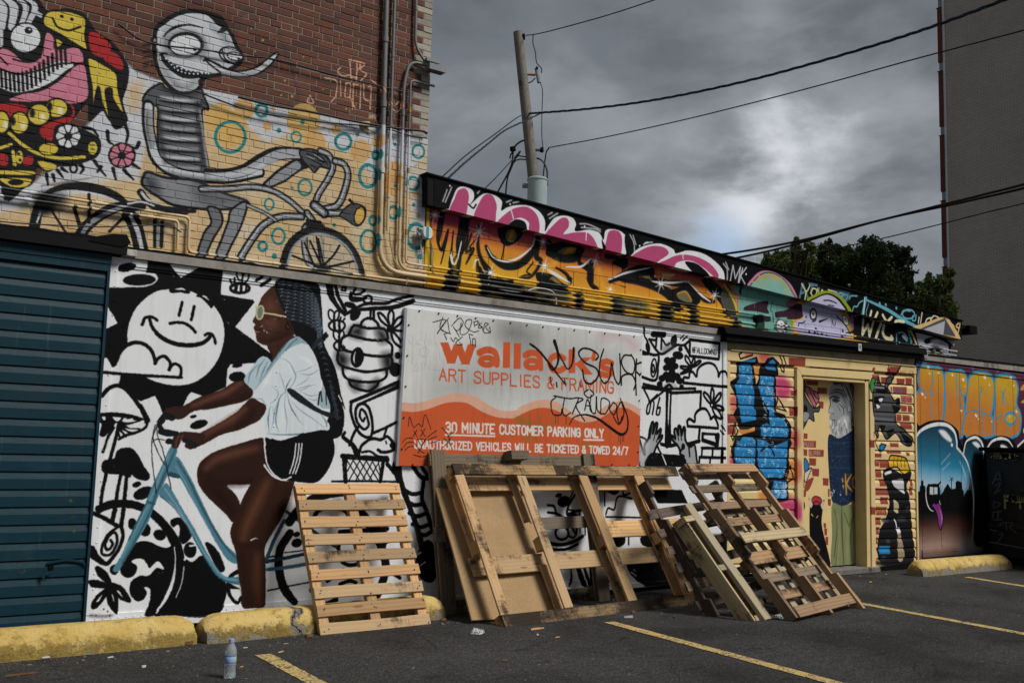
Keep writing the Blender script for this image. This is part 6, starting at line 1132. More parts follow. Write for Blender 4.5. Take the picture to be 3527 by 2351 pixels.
conduit([(4.5, YP(.012), 2.883), (5.2, YP(.012), 2.886)], .0115, M_PIPEB, 'short cream conduit lying just above the gutter at the brick corner', .05, even(2))
conduit([(5.24, YP(.014), 3.119), (10.62, YP(.014), 3.136), (10.66, YP(.014), 3.04), (15.25, YP(.014), 3.03)], .0135, M_PIPEK, 'topmost banded conduit on the block wall', .04, even(9)+even(7, 2))
conduit([(5.22, YP(.014), 3.055), (9.95, YP(.014), 3.064)], .0135, M_PIPEK, 'second banded conduit from the top on the block wall', .05, even(7))
conduit([(5.22, YP(.02), 3.004), (10.3, YP(.02), 3.0)], .0195, M_PIPEK, 'thickest banded conduit in the middle of the block wall run', .05, even(6))
conduit([(5.22, YP(.014), 2.938), (9.95, YP(.014), 2.952), (10.6, YP(.014), 2.952)], .0145, M_PIPEK, 'banded conduit low on the block wall ending under a meter box', .05, even(7))
conduit([(5.21, YP(.013), 2.887), (9.4, YP(.013), 2.898)], .0125, M_PIPEK, 'lowest banded conduit just above the trailer roof', .05, even(8))
conduit([(10.9, YP(.012), 2.962), (13.0, YP(.012), 2.968)], .012, M_PIPEK, 'white conduit over the black awning', .05, even(4))
conduit([(13.9, YP(.012), 2.968), (15.2, YP(.012), 2.963)], .012, M_PIPEK, 'upper short white conduit at the end of the block wall', .05, even(3))
conduit([(13.9, YP(.012), 2.925), (15.2, YP(.012), 2.932)], .012, M_PIPEK, 'lower short white conduit at the end of the block wall', .05, even(3))
def jbox(c, s, label, mat=None, name='junction_box'):
    r = empty(name, c, label, 'junction box')
    MB().box((-s[0]/2, -s[1]/2, -s[2]/2), (s[0]/2, s[1]/2, s[2]/2)).build('box', mat or M_GALV, r, bevel=.006)
    MB().box((-s[0]/2-.004, -s[1]/2-.008, -s[2]/2-.004), (s[0]/2+.004, -s[1]/2, s[2]/2+.004)).build('lid', mat or M_GALV, r, bevel=.003)
jbox((5.16, 8.72, 5.285), (.16, .08, .035), 'flat grey junction box on top at the brick corner')
jbox((5.20, 8.70, 5.205), (.2, .1, .06), 'larger grey junction box under the flat one at the brick corner')
jbox((10.42, 8.71, 3.075), (.14, .12, .07), 'upper small white box on the conduits by the teal painted face', M_PIPEK)
jbox((10.46, 8.71, 2.99), (.18, .12, .09), 'larger white box on the conduits by the teal painted face', M_PIPEK)
# round weatherproof box at the joint of the two buildings
r = empty('round_junction_box', (5.185, 8.74, 3.455), 'round painted junction box where brick and block walls meet', 'junction box')
t = NT('round_box_paint'); cc = t.ramp(t.math('ADD', t.math('MULTIPLY', t.n('ShaderNodeSeparateXYZ').outputs[0], 1), 0), [(0, (.7, .7, .7))])
se = t.n('ShaderNodeSeparateXYZ'); t.l(t.obj(), se.inputs[0]); cc = t.ramp(t.math('ADD', t.math('MULTIPLY', se.outputs[0], 7), .5), [(.0, hexc('#c9cdd0')), (.3, hexc('#3e8d98')), (.55, hexc('#d3d5d2')), (.8, hexc('#dcb93c'))], 'CONSTANT')
m = MB(); m.lathe([(.001, -.05), (.066, -.05), (.07, -.045), (.07, .03), (.06, .045), (.001, .045)], 20)
o = m.build('cover', t.fin(cc, .5), r, smooth=True); o.rotation_euler = (math.pi/2, 0, 0)
MB().tube([(-.1, .0, .03), (-.05, 0, .03)], .022, 8).build('gland', M_GALV, r); MB().tube([(-.1, .0, -.03), (-.05, 0, -.03)], .022, 8).build('gland', M_GALV, r)
M_CABLE = flat('black_cable', '#101012', .5, 0, .1, 9, .05)
M_CREAM = flat('cream_cable', '#a9976c', .6, 0, .2, 9, .05)
M_WHITEC = flat('white_cable', '#b9bbbd', .6, 0, .1, 9, .05)
def cable(pts, r, label, mat=None, group='loose cables on the walls', name='cable'):
    q = Canvas.smooth(np.array(pts, float), False, 6); o = MB(); c = q[0].copy(); o.tube(q-c, r, 6)
    b = o.build(name, mat or M_CABLE, smooth=True); b.location = tuple(c); return tag(b, label, 'cable', group)
W8 = lambda L: [tuple(on_y(*p, 8.755)) for p in L]
fz = lambda ox, oy, k, L: [(ox+x/k, oy+y/k) for x, y in L]
cable(W8(fz(700, 0, 1.568, [(-460, 130), (-300, 230), (0, 270), (200, 300), (400, 325), (700, 405), (950, 465), (1100, 500)])), .008, 'black cable sagging across the red bricks above the painted area')
cable(W8(fz(1050, 300, 5.2267, [(-1200, 180), (-600, 330), (0, 430), (400, 510), (800, 600), (1300, 690), (1700, 750), (2100, 790), (2200, 840)])), .012, 'black cable along the top edge of the painted area')
cable(W8(fz(1050, 300, 5.2267, [(-2000, 60), (-1000, 420), (0, 590), (500, 650), (1000, 690), (1500, 760), (1900, 880), (2190, 920)])), .008, 'second black cable just under the edge of the paint')
cable(W8(fz(1100, 750, 3.92, [(945, 190), (970, 400), (1020, 580), (1100, 690), (1180, 790)])), .007, 'cream cable hanging below the slim grey conduit', M_CREAM)
cable(W8(fz(1100, 750, 3.92, [(1380, 270), (1370, 370), (1390, 480), (1400, 620)])), .007, 'white cable hanging below the round junction box', M_WHITEC)
cable(W8(fz(1100, 750, 3.92, [(1500, 290), (1540, 480), (1525, 650), (1560, 760), (1680, 800)])), .006, 'thin cable looping from the round box to the conduits', M_CREAM)
cable(W8(fz(1100, 750, 3.92, [(1195, 640), (1200, 780), (1170, 910)])), .006, 'short cream cable tied across the conduits', M_CREAM)
cable(W8(fz(1400, 500, 1.96, [(550, 940), (650, 975), (780, 990), (880, 965), (980, 985), (1010, 1040), (1010, 1085)])), .008, 'grey looping cable over the banded conduits', M_WHITEC)
cable(W8(fz(0, 550, 3.92, [(-300, 800), (300, 860), (1000, 895), (1500, 905), (2100, 880), (2300, 890), (2450, 980)])), .006, 'thin black wire sagging low over the painted rear wheel')
# torn notice taped on the bricks
m = MB(); q = [on_y(*p, 8.78) for p in fz(1050, 300, 5.2267, [(1010, 620), (1170, 620), (1185, 690), (1100, 700), (1205, 830), (1080, 780), (985, 710), (1030, 700)])]
c = q[0]; n = len(q); m.v = [tuple(p-c) for p in q]+[tuple(p-c+(0, .003, 0)) for p in q]; m.f = [tuple(range(n))]+[(i, (i+1) % n, n+(i+1) % n, n+i) for i in range(n)]; m.m = [0]*len(m.f)
o = m.build('torn_notice', flat('paper', '#c9be8f', .9)); o.location = tuple(c); tag(o, 'torn pale paper notice stuck on the brick wall by the conduits', 'paper')

# ------------------------------------------------------------------ teal sided shed at the left
def teal_mat():
    t = NT('teal_siding'); p = t.pos()
    c = t.mix(1.0, hexc('#0e303c'), t.ramp(t.noise(t.map(p, (1, 1, 30)), 6, 6, .6), [(.3, .82), (.7, 1.18)]), 'MULTIPLY')
    c = t.mix(t.math('MULTIPLY', t.step(t.noise(p, 2.4, 6, .65), .52, .75), .35), c, hexc('#29474f'))
    c = t.mix(t.math('MULTIPLY', t.step(t.noise(t.map(p, (14, 1, .8)), 2, 5, .6), .62, .75), .25), c, hexc('#5f7378'))
    pc, pa = paint_nodes(t, CV_TEAL, CV_TEAL.image()); c = t.mix(pa, c, pc)
    c = t.mix(t.math('MULTIPLY', t.step(t.noise(t.map(p, (1, 1, .35)), 5, 7, .7), .5, .7), .5), c, (.02, .03, .032))
    t.bump(t.math('ADD', t.noise(t.map(p, (2, 1, 40)), 8, 5, .6), t.math('MULTIPLY', t.noise(p, 4, 3), 3.0)), .25, .004)
    return t.fin(c, .5, spec=.2)
M_TEAL = teal_mat()
SH = empty('teal_shed', (1, 6.8, 0), 'dark teal shed of horizontal metal siding beside the white trailer', 'shed')
def lapboard(x0, x1, z0, h, y, parent, mat, name='board', zr=None, hr=None, proud=.010, lip=.014):
    zr = z0 if zr is None else zr; hr = h if hr is None else hr; m = MB()
    def sec(x, z, hh): return [(x, y, z), (x, y-.001, z+hh*.60), (x, y+proud, z+hh*1.0), (x, y+proud+lip, z+hh), (x, y+proud+lip, z+hh*.04), (x, y+.006, z)]
    a, b = sec(x0, z0, h), sec(x1, zr, hr); k = len(a); m.v = a+b
    for i in range(k): m.f.append((i, k+i, k+(i+1) % k, (i+1) % k))
    m.f += [tuple(range(k)), tuple(range(2*k-1, k-1, -1))]; m.m = [0]*len(m.f)
    return m.build(name, mat, parent)
TS = .1087
for i in range(21):
    z0 = 2.341-TS*(i+1)+.006
    if z0 < .02: break
    o = lapboard(-2.2, .615, z0, TS-.006, .0, SH, M_TEAL); 
m = MB(); m.box((-2.2, .03, .02), (.62, 1.9, 2.45)); m.build('backing', M_BLACK, SH)
m = MB(); m.box((-2.2, -.014, 2.347), (.637, .03, 2.395)); m.box((-2.2, -.020, 2.3955), (.638, .03, 2.455)); m.build('header_trim', M_TEAL, SH)
m = MB(); m.box((.619, -.016, .06), (.636, .03, 2.345)); m.build('corner_trim', M_TEAL, SH)
m = MB(); m.hexa([(-2.2, -.06, 2.468), (.72, -.06, 2.462), (.72, 1.0, 2.47), (-2.2, 1.0, 2.47), (-2.2, -.05, 2.548), (.73, -.05, 2.56), (.73, 1.0, 2.56), (-2.2, 1.0, 2.56)])
xs = np.linspace(-2.2, .72, 30)
for a, b in zip(xs[:-1], xs[1:]):
    za, zb = 2.552+.012*math.sin(a*9)+.02*(a > .35), 2.552+.012*math.sin(b*9)+.02*(b > .35)
    m.hexa([(a, -.052, 2.54), (b, -.052, 2.54), (b, .5, 2.54), (a, .5, 2.54), (a, -.052, za), (b, -.052, zb), (b, .5, zb), (a, .5, za)])
m.build('roof_edge', M_BLACK, SH)
P8 = [on_y(*p, 6.74)-np.array((1, 6.8, 0)) for p in fz(0, 800, 3.92, [(1250, 60), (1530, 20), (1715, 30), (1770, 150), (1640, 200), (1200, 110)])]
m = MB(); n = len(P8); m.v = [tuple(q) for q in P8]+[tuple(q+(0, .25, .01)) for q in P8]; m.f = [tuple(range(n)), tuple(range(2*n-1, n-1, -1))]+[(i, n+i, n+(i+1) % n, (i+1) % n) for i in range(n)]; m.m = [0]*len(m.f); m.build('bent_flashing', M_BLACK, SH)
# torn lower board with a bent flap
pts = fz(0, 1800, 3.92, [(640, 530), (760, 505), (905, 480), (1030, 495), (1120, 520), (1155, 560)])
m = MB(); q = [on_y(*p, 6.785)-np.array((1, 6.8, 0)) for p in pts]
for a, b in zip(q[:-1], q[1:]):
    m.hexa([a+(0, 0, -.012), b+(0, 0, -.012), b+(0, .012, -.012), a+(0, .012, -.012), a, b, b+(0, .012, 0), a+(0, .012, 0)])
m.build('bent_strip', M_TEAL, SH)
q = [on_y(*p, 6.775)-np.array((1, 6.8, 0)) for p in fz(0, 1800, 3.92, [(550, 680), (620, 660), (720, 640), (715, 665), (610, 700), (590, 790)])]
m = MB(); n = len(q); m.v = [tuple(p) for p in q]+[tuple(p+(0, .004, 0)) for p in q]; m.f = [tuple(range(n)), tuple(range(2*n-1, n-1, -1))]+[(i, n+i, n+(i+1) % n, (i+1) % n) for i in range(n)]; m.m = [0]*len(m.f); m.build('torn_flap', M_TEAL, SH)
q = [on_y(*p, 6.792)-np.array((1, 6.8, 0)) for p in fz(0, 1800, 3.92, [(655, 565), (730, 560), (715, 650), (665, 640)])]
m = MB(); m.v = [tuple(p) for p in q]+[tuple(p+(0, .003, 0)) for p in q]; n = 4; m.f = [tuple(range(n))]+[(i, n+i, n+(i+1) % n, (i+1) % n) for i in range(n)]; m.m = [0]*len(m.f); m.build('hole', M_BLACK, SH)

# ------------------------------------------------------------------ white box trailer with the black and white mural
IM_TR = CV_TR.image(); IM_SIGN = CV_SIGN.image()
M_TR = mural_mat('trailer_paint', CV_TR, IM_TR, .55, .10, 24, .45, .035, .10, '#9a9a9a')
M_GREYF = flat('dirty_flashing', '#8d8880', .7, .1, .3, 7, .3, dirt='#4f463c', dirt_amt=.7)
M_ALU = flat('aluminium', '#a9acaf', .4, .5, .1, 9, .1)
TRL = empty('white_box_trailer', (4.6, 6.825, 0), 'white riveted box trailer with black and white mural of a woman cycling', 'trailer')
def RL(m, x0, x1, y0, y1, z0, z1, o): m.box((x0-o[0], y0-o[1], z0-o[2]), (x1-o[0], y1-o[1], z1-o[2])); return m
OT = (4.6, 6.825, 0)
RL(MB(), 1.645, 7.6, 6.825, 8.7, .11, 2.44, OT).build('side_panel', M_TR, TRL)
RL(MB(), 1.642, 7.602, 6.812, 6.85, 2.405, 2.452, OT).build('top_rail', M_TR, TRL)
RL(MB(), 1.642, 7.602, 6.818, 6.85, 2.3885, 2.4045, OT).build('top_rail_lip', M_TR, TRL)
RL(MB(), 1.642, 7.602, 6.815, 6.85, .085, .138, OT).build('bottom_rail', M_TR, TRL)
RL(MB(), 1.642, 7.602, 6.790, 6.86, .038, .0845, OT).build('bottom_lip', M_TR, TRL, bevel=.004)
RL(MB(), 1.641, 1.690, 6.811, 6.85, .1385, 2.388, OT).build('corner_post', M_TR, TRL)
RL(MB(), 7.545, 7.603, 6.811, 6.85, .1385, 2.388, OT).build('corner_post', M_TR, TRL)
for xs_ in (2.86, 4.06, 5.26, 6.46):
    RL(MB(), xs_, xs_+.0025, 6.8245, 6.826, .139, 2.387, OT).build('panel_seam', M_TR, TRL)
m = MB()
for (z, x0, x1, st) in ((2.428, 1.70, 7.55, .115), (.112, 1.70, 7.55, .048)):
    x = x0
    while x < x1: m.lathe([(.0065, 0), (.005, .003), (.001, .0045)], 6, (0, 0, 0)); m.v[-18:] = [(a+x-OT[0], -c+(6.812 if z > 1 else 6.815)-OT[1], b+z) for a, b, c in m.v[-18:]]; x += st
for xs_ in (1.675, 2.84, 4.04, 5.24, 6.44, 7.56):
    z = .2
    while z < 2.36: m.lathe([(.0065, 0), (.005, .003), (.001, .0045)], 6, (0, 0, 0)); m.v[-18:] = [(a+xs_-OT[0], -c+(6.825 if 1.7 < xs_ < 7.5 else 6.811)-OT[1], b+z) for a, b, c in m.v[-18:]]; z += .098
tag(m.build('rivets', M_TR, TRL), kind='stuff')
m = MB(); RL(m, 1.70, 7.46, 6.79, 6.83, 2.456, 2.512, OT); m.build('gutter', M_GREYF, TRL)
m = MB(); RL(m, 1.70, 7.50, 6.80, 8.7, 2.5125, 2.53, OT)
xs = np.linspace(1.72, 7.46, 60)
for a, b in zip(xs[:-1], xs[1:]):
    za, zb = 2.529+.006*math.sin(a*13)+.004*math.sin(a*37), 2.529+.006*math.sin(b*13)+.004*math.sin(b*37)
    m.hexa([(a-OT[0], -.03, 2.514), (b-OT[0], -.03, 2.514), (b-OT[0], .3, 2.514), (a-OT[0], .3, 2.514), (a-OT[0], -.03, za), (b-OT[0], -.03, zb), (b-OT[0], .3, zb), (a-OT[0], .3, za)])
m.build('roof', M_BLACK, TRL)
RL(MB(), 1.70, 1.79, 6.76, 6.79, 2.462, 2.506, OT).build('gutter_bracket', flat('chipped_white', '#b5b0a8', .6, 0, .2, 30, .3, dirt='#43362e', dirt_amt=.9), TRL, bevel=.004)
RL(MB(), 7.43, 7.56, 6.78, 6.83, 2.455, 2.50, OT).build('lamp_marker', flat('rusty_red', '#3a1d20', .6, 0, .5, 40, .3), TRL)
# wheels and chassis are hidden; the gap under the box is dark
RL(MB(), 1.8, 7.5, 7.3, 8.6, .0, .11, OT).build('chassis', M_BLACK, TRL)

# banner sign fixed on the trailer
M_SIGN = mural_mat('sign_print', CV_SIGN, IM_SIGN, .42, .12, 3, .25, .05, .16)
SG = empty('parking_sign', (5.16, 6.8, 1.1), 'large banner sign for customer parking, white over orange, tagged with graffiti', 'sign')
OS = (5.16, 6.8, 1.1)
c4 = [on_y(*p, 6.8)-np.array(OS) for p in ((1372, 1603), (2200, 1603), (2212, 1158), (1402, 1061))]
m = MB(); NX, NZ = 60, 26
for j in range(NZ+1):
    for i in range(NX+1):
        u, v = i/NX, j/NZ; p = (c4[0]*(1-u)+c4[1]*u)*(1-v)+(c4[3]*(1-u)+c4[2]*u)*v
        edge = min(u, 1-u, v*.5, (1-v)*.5)*6
        wv = .004*math.sin(u*31+v*4)*max(0, v-.55)+.003*math.sin(u*9-v*7)+.006*math.exp(-((u-.05)**2+(v-.93)**2)*60)*math.sin((u*.6+v)*90)
        m.v.append((p[0], -.004-wv*min(1, edge), p[2]))
for j in range(NZ):
    for i in range(NX): a = j*(NX+1)+i; m.f.append((a, a+1, a+NX+2, a+NX+1)); m.m.append(0)
m.build('banner', M_SIGN, SG, smooth=True)
m = MB(); m.hexa([c4[0]+(0, .002, 0), c4[1]+(0, .002, 0), c4[1]+(0, .022, 0), c4[0]+(0, .022, 0), c4[3]+(0, .002, 0), c4[2]+(0, .002, 0), c4[2]+(0, .022, 0), c4[3]+(0, .022, 0)]); m.build('backboard', M_ALU, SG)
m = MB(); a, b = c4[0]+(-.022, -.006, -.002), c4[3]+(-.022, -.006, .002); m.hexa([a, a+(.02, 0, 0), a+(.02, .03, 0), a+(0, .03, 0), b, b+(.02, 0, 0), b+(.02, .03, 0), b+(0, .03, 0)]); m.build('edge_strip', M_ALU, SG)
M_SCREW = flat('screw_head', '#2b2b2d', .5, .4, .1)
k = 0
for (a, b, n) in ((c4[3], c4[2], 14), (c4[0], c4[1], 12), (c4[0], c4[3], 5), (c4[1], c4[2], 5)):
    for i in range(n):
        u = (i+.5)/n; p = a+(b-a)*u; ctr = (c4[0]+c4[2])/2; p = p+(ctr-p)/np.linalg.norm(ctr-p)*.022
        q = MB().lathe([(.008, 0), (.007, .003), (.002, .005)], 8); q.v = [(x+p[0], -z-.008, y+p[2]) for x, y, z in q.v]; q.build('screw', M_SCREW, SG)

# ------------------------------------------------------------------ cream sided annex with a door
IM_ANX = CV_ANX.image(); IM_DOOR = CV_DOOR.image()
M_ANX = mural_mat('annex_paint', CV_ANX, IM_ANX, .5, .1, 30, .1, .05, .05, '#8b7a55')
M_DOOR = mural_mat('door_paint', CV_DOOR, IM_DOOR, .45, .08, 30, .05, .04, 0)
M_CREAMP = flat('cream_trim', '#d3bb85', .5, 0, .08, 8, .1)
AN = empty('cream_annex', (9.2, 6.83, 0), 'cream clapboard annex with graffiti and a recessed painted door', 'annex'); OA = np.array((9.2, 6.83, 0))
XL, XR, DX0, DX1 = 7.655, 10.895, 8.685, 10.055
# board lines measured at both ends
def bz(i): return 2.302-.1052*i, 2.384-.1124*i
for i in range(22):
    (zl, zr), (zl2, zr2) = bz(i), bz(i+1)
    def zat(x, a, b): return a+(b-a)*(x-7.61)/(10.87-7.61)
    if max(zl2, zr2) < .01: break
    for (xa, xb) in ((XL, DX0), (DX1, XR)):
        za, zb = zat(xa, zl2, zr2), zat(xb, zl2, zr2); ha, hb = zat(xa, zl, zr)-za, zat(xb, zl, zr)-zb
        if za < .03: continue
        if za+ha > 2.31 and xa < 8: pass
        lapboard(xa-OA[0], xb-OA[0], za, ha-.004, 0, AN, M_ANX, 'clapboard', zb, hb-.004, .015, .01)
def trim(name, p, y0, y1, mat=M_CREAMP, bevel=.003):
    # p = four (x, z) corners: bl, br, tr, tl
    m = MB(); q = [np.array((x, 0, z))-OA*(1, 0, 1) for x, z in p]
    m.hexa([q[0]+(0, y0, 0), q[1]+(0, y0, 0), q[1]+(0, y1, 0), q[0]+(0, y1, 0), q[3]+(0, y0, 0), q[2]+(0, y0, 0), q[2]+(0, y1, 0), q[3]+(0, y1, 0)]); return m.build(name, mat, AN, bevel=bevel)
trim('header_board', [(7.6, 2.205), (10.93, 2.29), (10.93, 2.372), (7.6, 2.306)], -.022, .03, M_ANX)
trim('drip_moulding', [(7.645, 2.307), (10.9, 2.373), (10.9, 2.39), (7.645, 2.322)], -.034, .03, M_CREAMP)
trim('fascia_board', [(7.63, 2.3225), (10.9, 2.3905), (10.93, 2.482), (7.63, 2.40)], -.008, .03, flat('weathered_trim', '#a3977c', .8, 0, .2, 9, .3, dirt='#4a443a'))
trim('corner_board', [(7.61, .03), (7.652, .03), (7.652, 2.2045), (7.61, 2.2045)], -.014, .03, M_ANX)
trim('corner_board', [(10.897, .03), (10.93, .03), (10.93, 2.289), (10.897, 2.289)], -.014, .03, M_ANX)
trim('inner_wall', [(7.66, .03), (8.70, .03), (8.70, 2.3), (7.66, 2.3)], .028, .2, M_BLACKP)
trim('inner_wall', [(10.04, .03), (10.89, .03), (10.89, 2.3), (10.04, 2.3)], .028, .2, M_BLACKP)
# door frame: outer casing, reveal and head
trim('door_casing', [(8.680, .05), (8.760, .05), (8.760, 2.14), (8.680, 2.21)], -.030, .02, M_ANX)
trim('door_casing', [(9.975, .05), (10.056, .05), (10.056, 2.248), (9.975, 2.165)], -.030, .02, M_ANX)
trim('door_casing_head', [(8.7605, 2.135), (9.9745, 2.16), (10.056, 2.2485), (8.6805, 2.213)], -.030, .02, M_ANX)
trim('door_stop', [(8.7605, .06), (8.800, .06), (8.800, 2.10), (8.7605, 2.1345)], -.016, .15, M_CREAMP)
trim('door_stop', [(9.905, .06), (9.9745, .06), (9.9745, 2.1595), (9.905, 2.12)], -.016, .15, M_CREAMP)
trim('door_head', [(8.8005, 2.10), (9.9045, 2.118), (9.9045, 2.16), (8.8005, 2.1345)], -.016, .15, M_CREAMP)
DR = trim('door', [(8.74, .075), (9.99, .075), (9.99, 2.14), (8.74, 2.14)], .13, .17, M_DOOR)
trim('threshold', [(8.66, .0), (10.09, .0), (10.07, .062), (8.68, .062)], -.07, .16, flat('concrete_sill', '#6d6a66', .9, 0, .3, 20, .5, dirt='#151515', dirt_amt=.9), .006)
trim('base_strip', [(7.65, .0), (8.65, .0), (8.65, .05), (7.65, .05)], -.004, .03, M_BLACKP)
trim('base_strip', [(10.1, .0), (10.9, .0), (10.9, .09), (10.1, .05)], -.004, .03, M_BLACKP)
m = MB(); oa = OA
def aw(x, y, z): return np.array((x, y, z))-oa
A0, A1 = 7.50, 10.98
m.hexa([aw(A0, 6.73, 2.388), aw(A1, 6.73, 2.475), aw(A1, 7.6, 2.47), aw(A0, 7.6, 2.385), aw(A0, 6.73, 2.452), aw(A1, 6.73, 2.515), aw(A1, 7.6, 2.5), aw(A0, 7.6, 2.44)])
m.hexa([aw(A0-.03, 6.70, 2.455), aw(A1+.02, 6.70, 2.519), aw(A1+.02, 8.7, 2.62), aw(A0-.03, 8.7, 2.60), aw(A0-.06, 6.715, 2.528), aw(A1+.02, 6.715, 2.598), aw(A1+.02, 8.7, 2.70), aw(A0-.06, 8.7, 2.68)])
m.build('awning', M_BLACK, AN, bevel=.006)
q = on_y(2927+135/3.92, 1100+375/3.92, 6.705)
m = MB(); m.box((-.028, -.002, -.04), (.028, .003, .04)); o = m.build('sticker', flat('sticker_white', '#b9c2c6', .5)); o.location = (q[0], 6.703, q[2]); tag(o, 'small pale sticker with a dark leaf mark on the black awning', 'sticker')
m2 = MB(); m2.v = [(0, -.0035, -.032), (.009, -.0035, -.005), (.008, -.0035, .02), (0, -.0035, .032), (-.010, -.0035, .018), (-.010, -.0035, -.004)]; m2.f = [(0, 1, 2, 3, 4, 5)]; m2.m = [0]; m2.build('mark', M_BLACKP, o)

# ------------------------------------------------------------------ second trailer with orange bubble letters
IM_PUR = CV_PUR.image()
M_PUR = mural_mat('bubble_paint', CV_PUR, IM_PUR, .45, .08, 20, .1, .05, .06)
T2 = empty('purple_box_trailer', (13, 6.825, 0), 'purple riveted box trailer with orange bubble letters and a painted skyline', 'trailer'); O2 = (13, 6.825, 0)
RL(MB(), 10.935, 15.4, 6.825, 8.7, .09, 2.455, O2).build('side_panel', M_PUR, T2)
for k, (z0, z1, y) in enumerate(((2.43, 2.462, 6.812), (2.405, 2.4295, 6.818), (2.383, 2.4045, 6.814))):
    RL(MB(), 10.935, 15.4, y, 6.85, z0, z1, O2).build('top_rail', M_PUR, T2)
for k, (z0, z1, y) in enumerate(((.12, .145, 6.812), (.147, .17, 6.815), (.172, .195, 6.812), (.197, .215, 6.818))):
    RL(MB(), 11.0, 15.4, y, 6.85, z0, z1, O2).build('bottom_rail', M_PUR, T2)
for xs_ in (11.02, 11.42, 11.9, 12.35, 12.75, 13.2, 13.7):
    RL(MB(), xs_, xs_+.003, 6.8235, 6.826, .217, 2.381, O2).build('panel_seam', M_BLACKP, T2)
m = MB()
for xs_ in (11.06, 11.46, 11.94, 12.39, 12.79, 13.24):
    z = .24
    while z < 2.37: m.lathe([(.0065, 0), (.005, .003), (.001, .0045)], 6); m.v[-18:] = [(a+xs_-13, -c, b+z) for a, b, c in m.v[-18:]]; z += .08
tag(m.build('rivets', M_PUR, T2), kind='stuff')
m = MB(); m.hexa([(11.02-13, -.03, 2.47), (15.4-13, -.03, 2.50), (15.4-13, .02, 2.50), (11.02-13, .02, 2.47), (11.02-13, -.03, 2.532), (15.4-13, -.03, 2.585), (15.4-13, .02, 2.585), (11.02-13, .02, 2.532)]); m.build('gutter', M_GREYF, T2)
m = MB(); m.hexa([(11.0-13, -.04, 2.534), (15.4-13, -.04, 2.587), (15.4-13, 1.9, 2.6), (11.0-13, 1.9, 2.55), (11.0-13, -.04, 2.552), (15.4-13, -.04, 2.605), (15.4-13, 1.9, 2.62), (11.0-13, 1.9, 2.57)]); m.build('roof', M_BLACK, T2)
RL(MB(), 11.0, 11.09, 6.75, 6.8, 2.48, 2.545, O2).build('gutter_bracket', M_GREYF, T2, bevel=.005)
q = on_y(2927+1780/3.92, 1100+605/3.92, 6.9); m = MB(); m.v = [(-.06, 0, -.02), (.06, 0, -.02), (.05, 0, .07), (.01, .02, .03)]; m.f = [(0, 1, 2, 3)]; m.m = [0]; m.v += [(x, y+.01, z) for x, y, z in m.v]; m.f.append((7, 6, 5, 4)); m.m.append(0)
o = m.build('bent_tab', M_RUSTY, T2); o.location = (q[0]-13, .06, q[2])

# ------------------------------------------------------------------ concrete wheel stops
def stop_mat(name, crack=None, worn=.5):
    t = NT(name); p = t.pos()
    n1 = t.noise(p, 30, 8, .7); n2 = t.noise(p, 3, 4)
    c = t.mix(t.ramp(t.noise(p, 6, 5), [(.3, 0), (.7, 1)]), hexc('#c2a258'), hexc('#d2b878'))
    se = t.n('ShaderNodeSeparateXYZ'); t.l(p, se.inputs[0])
    low = t.step(se.outputs[2], .115, .03)
    pit = t.step(t.math('ADD', n1, t.math('MULTIPLY', low, .16*worn)), .63, .70)
    c = t.mix(t.math('MULTIPLY', pit, .85), c, t.mix(t.noise(p, 45, 4), hexc('#6b5a1e'), hexc('#7f776a')))
    c = t.mix(t.math('MULTIPLY', t.step(t.math('ADD', t.noise(p, 13, 7, .7), t.math('MULTIPLY', low, .2)), .5, .68), .75), c, t.mix(t.noise(p, 70, 3), hexc('#5d4c1c'), hexc('#8a7536')))
    bare = t.step(t.math('ADD', t.noise(p, 9, 8, .72), t.math('MULTIPLY', low, .15*worn)), .66, .70)
    c = t.mix(bare, c, t.mix(t.noise(p, 80, 4), hexc('#6f6a62'), hexc('#918b80')))
    c = t.mix(t.math('MULTIPLY', t.step(t.vor(p, 42), .14, .07), .8), c, hexc('#4d3c12'))
    if crack:
        d = t.math('ABSOLUTE', t.math('SUBTRACT', t.math('ADD', se.outputs[0], t.math('MULTIPLY', t.math('SUBTRACT', t.noise(p, 9, 5), .5), .30)), crack))
        c = t.mix(t.step(d, .045, .02), c, t.mix(t.noise(p, 60, 3), hexc('#4c4842'), hexc('#8d877d'))); c = t.mix(t.step(d, .008, .004), c, (.01, .01, .01))
    t.bump(t.math('ADD', t.noise(p, 70, 6, .7), t.math('MULTIPLY', n1, 1.2)), .9, .012)
    return t.fin(c, .85, spec=.2)
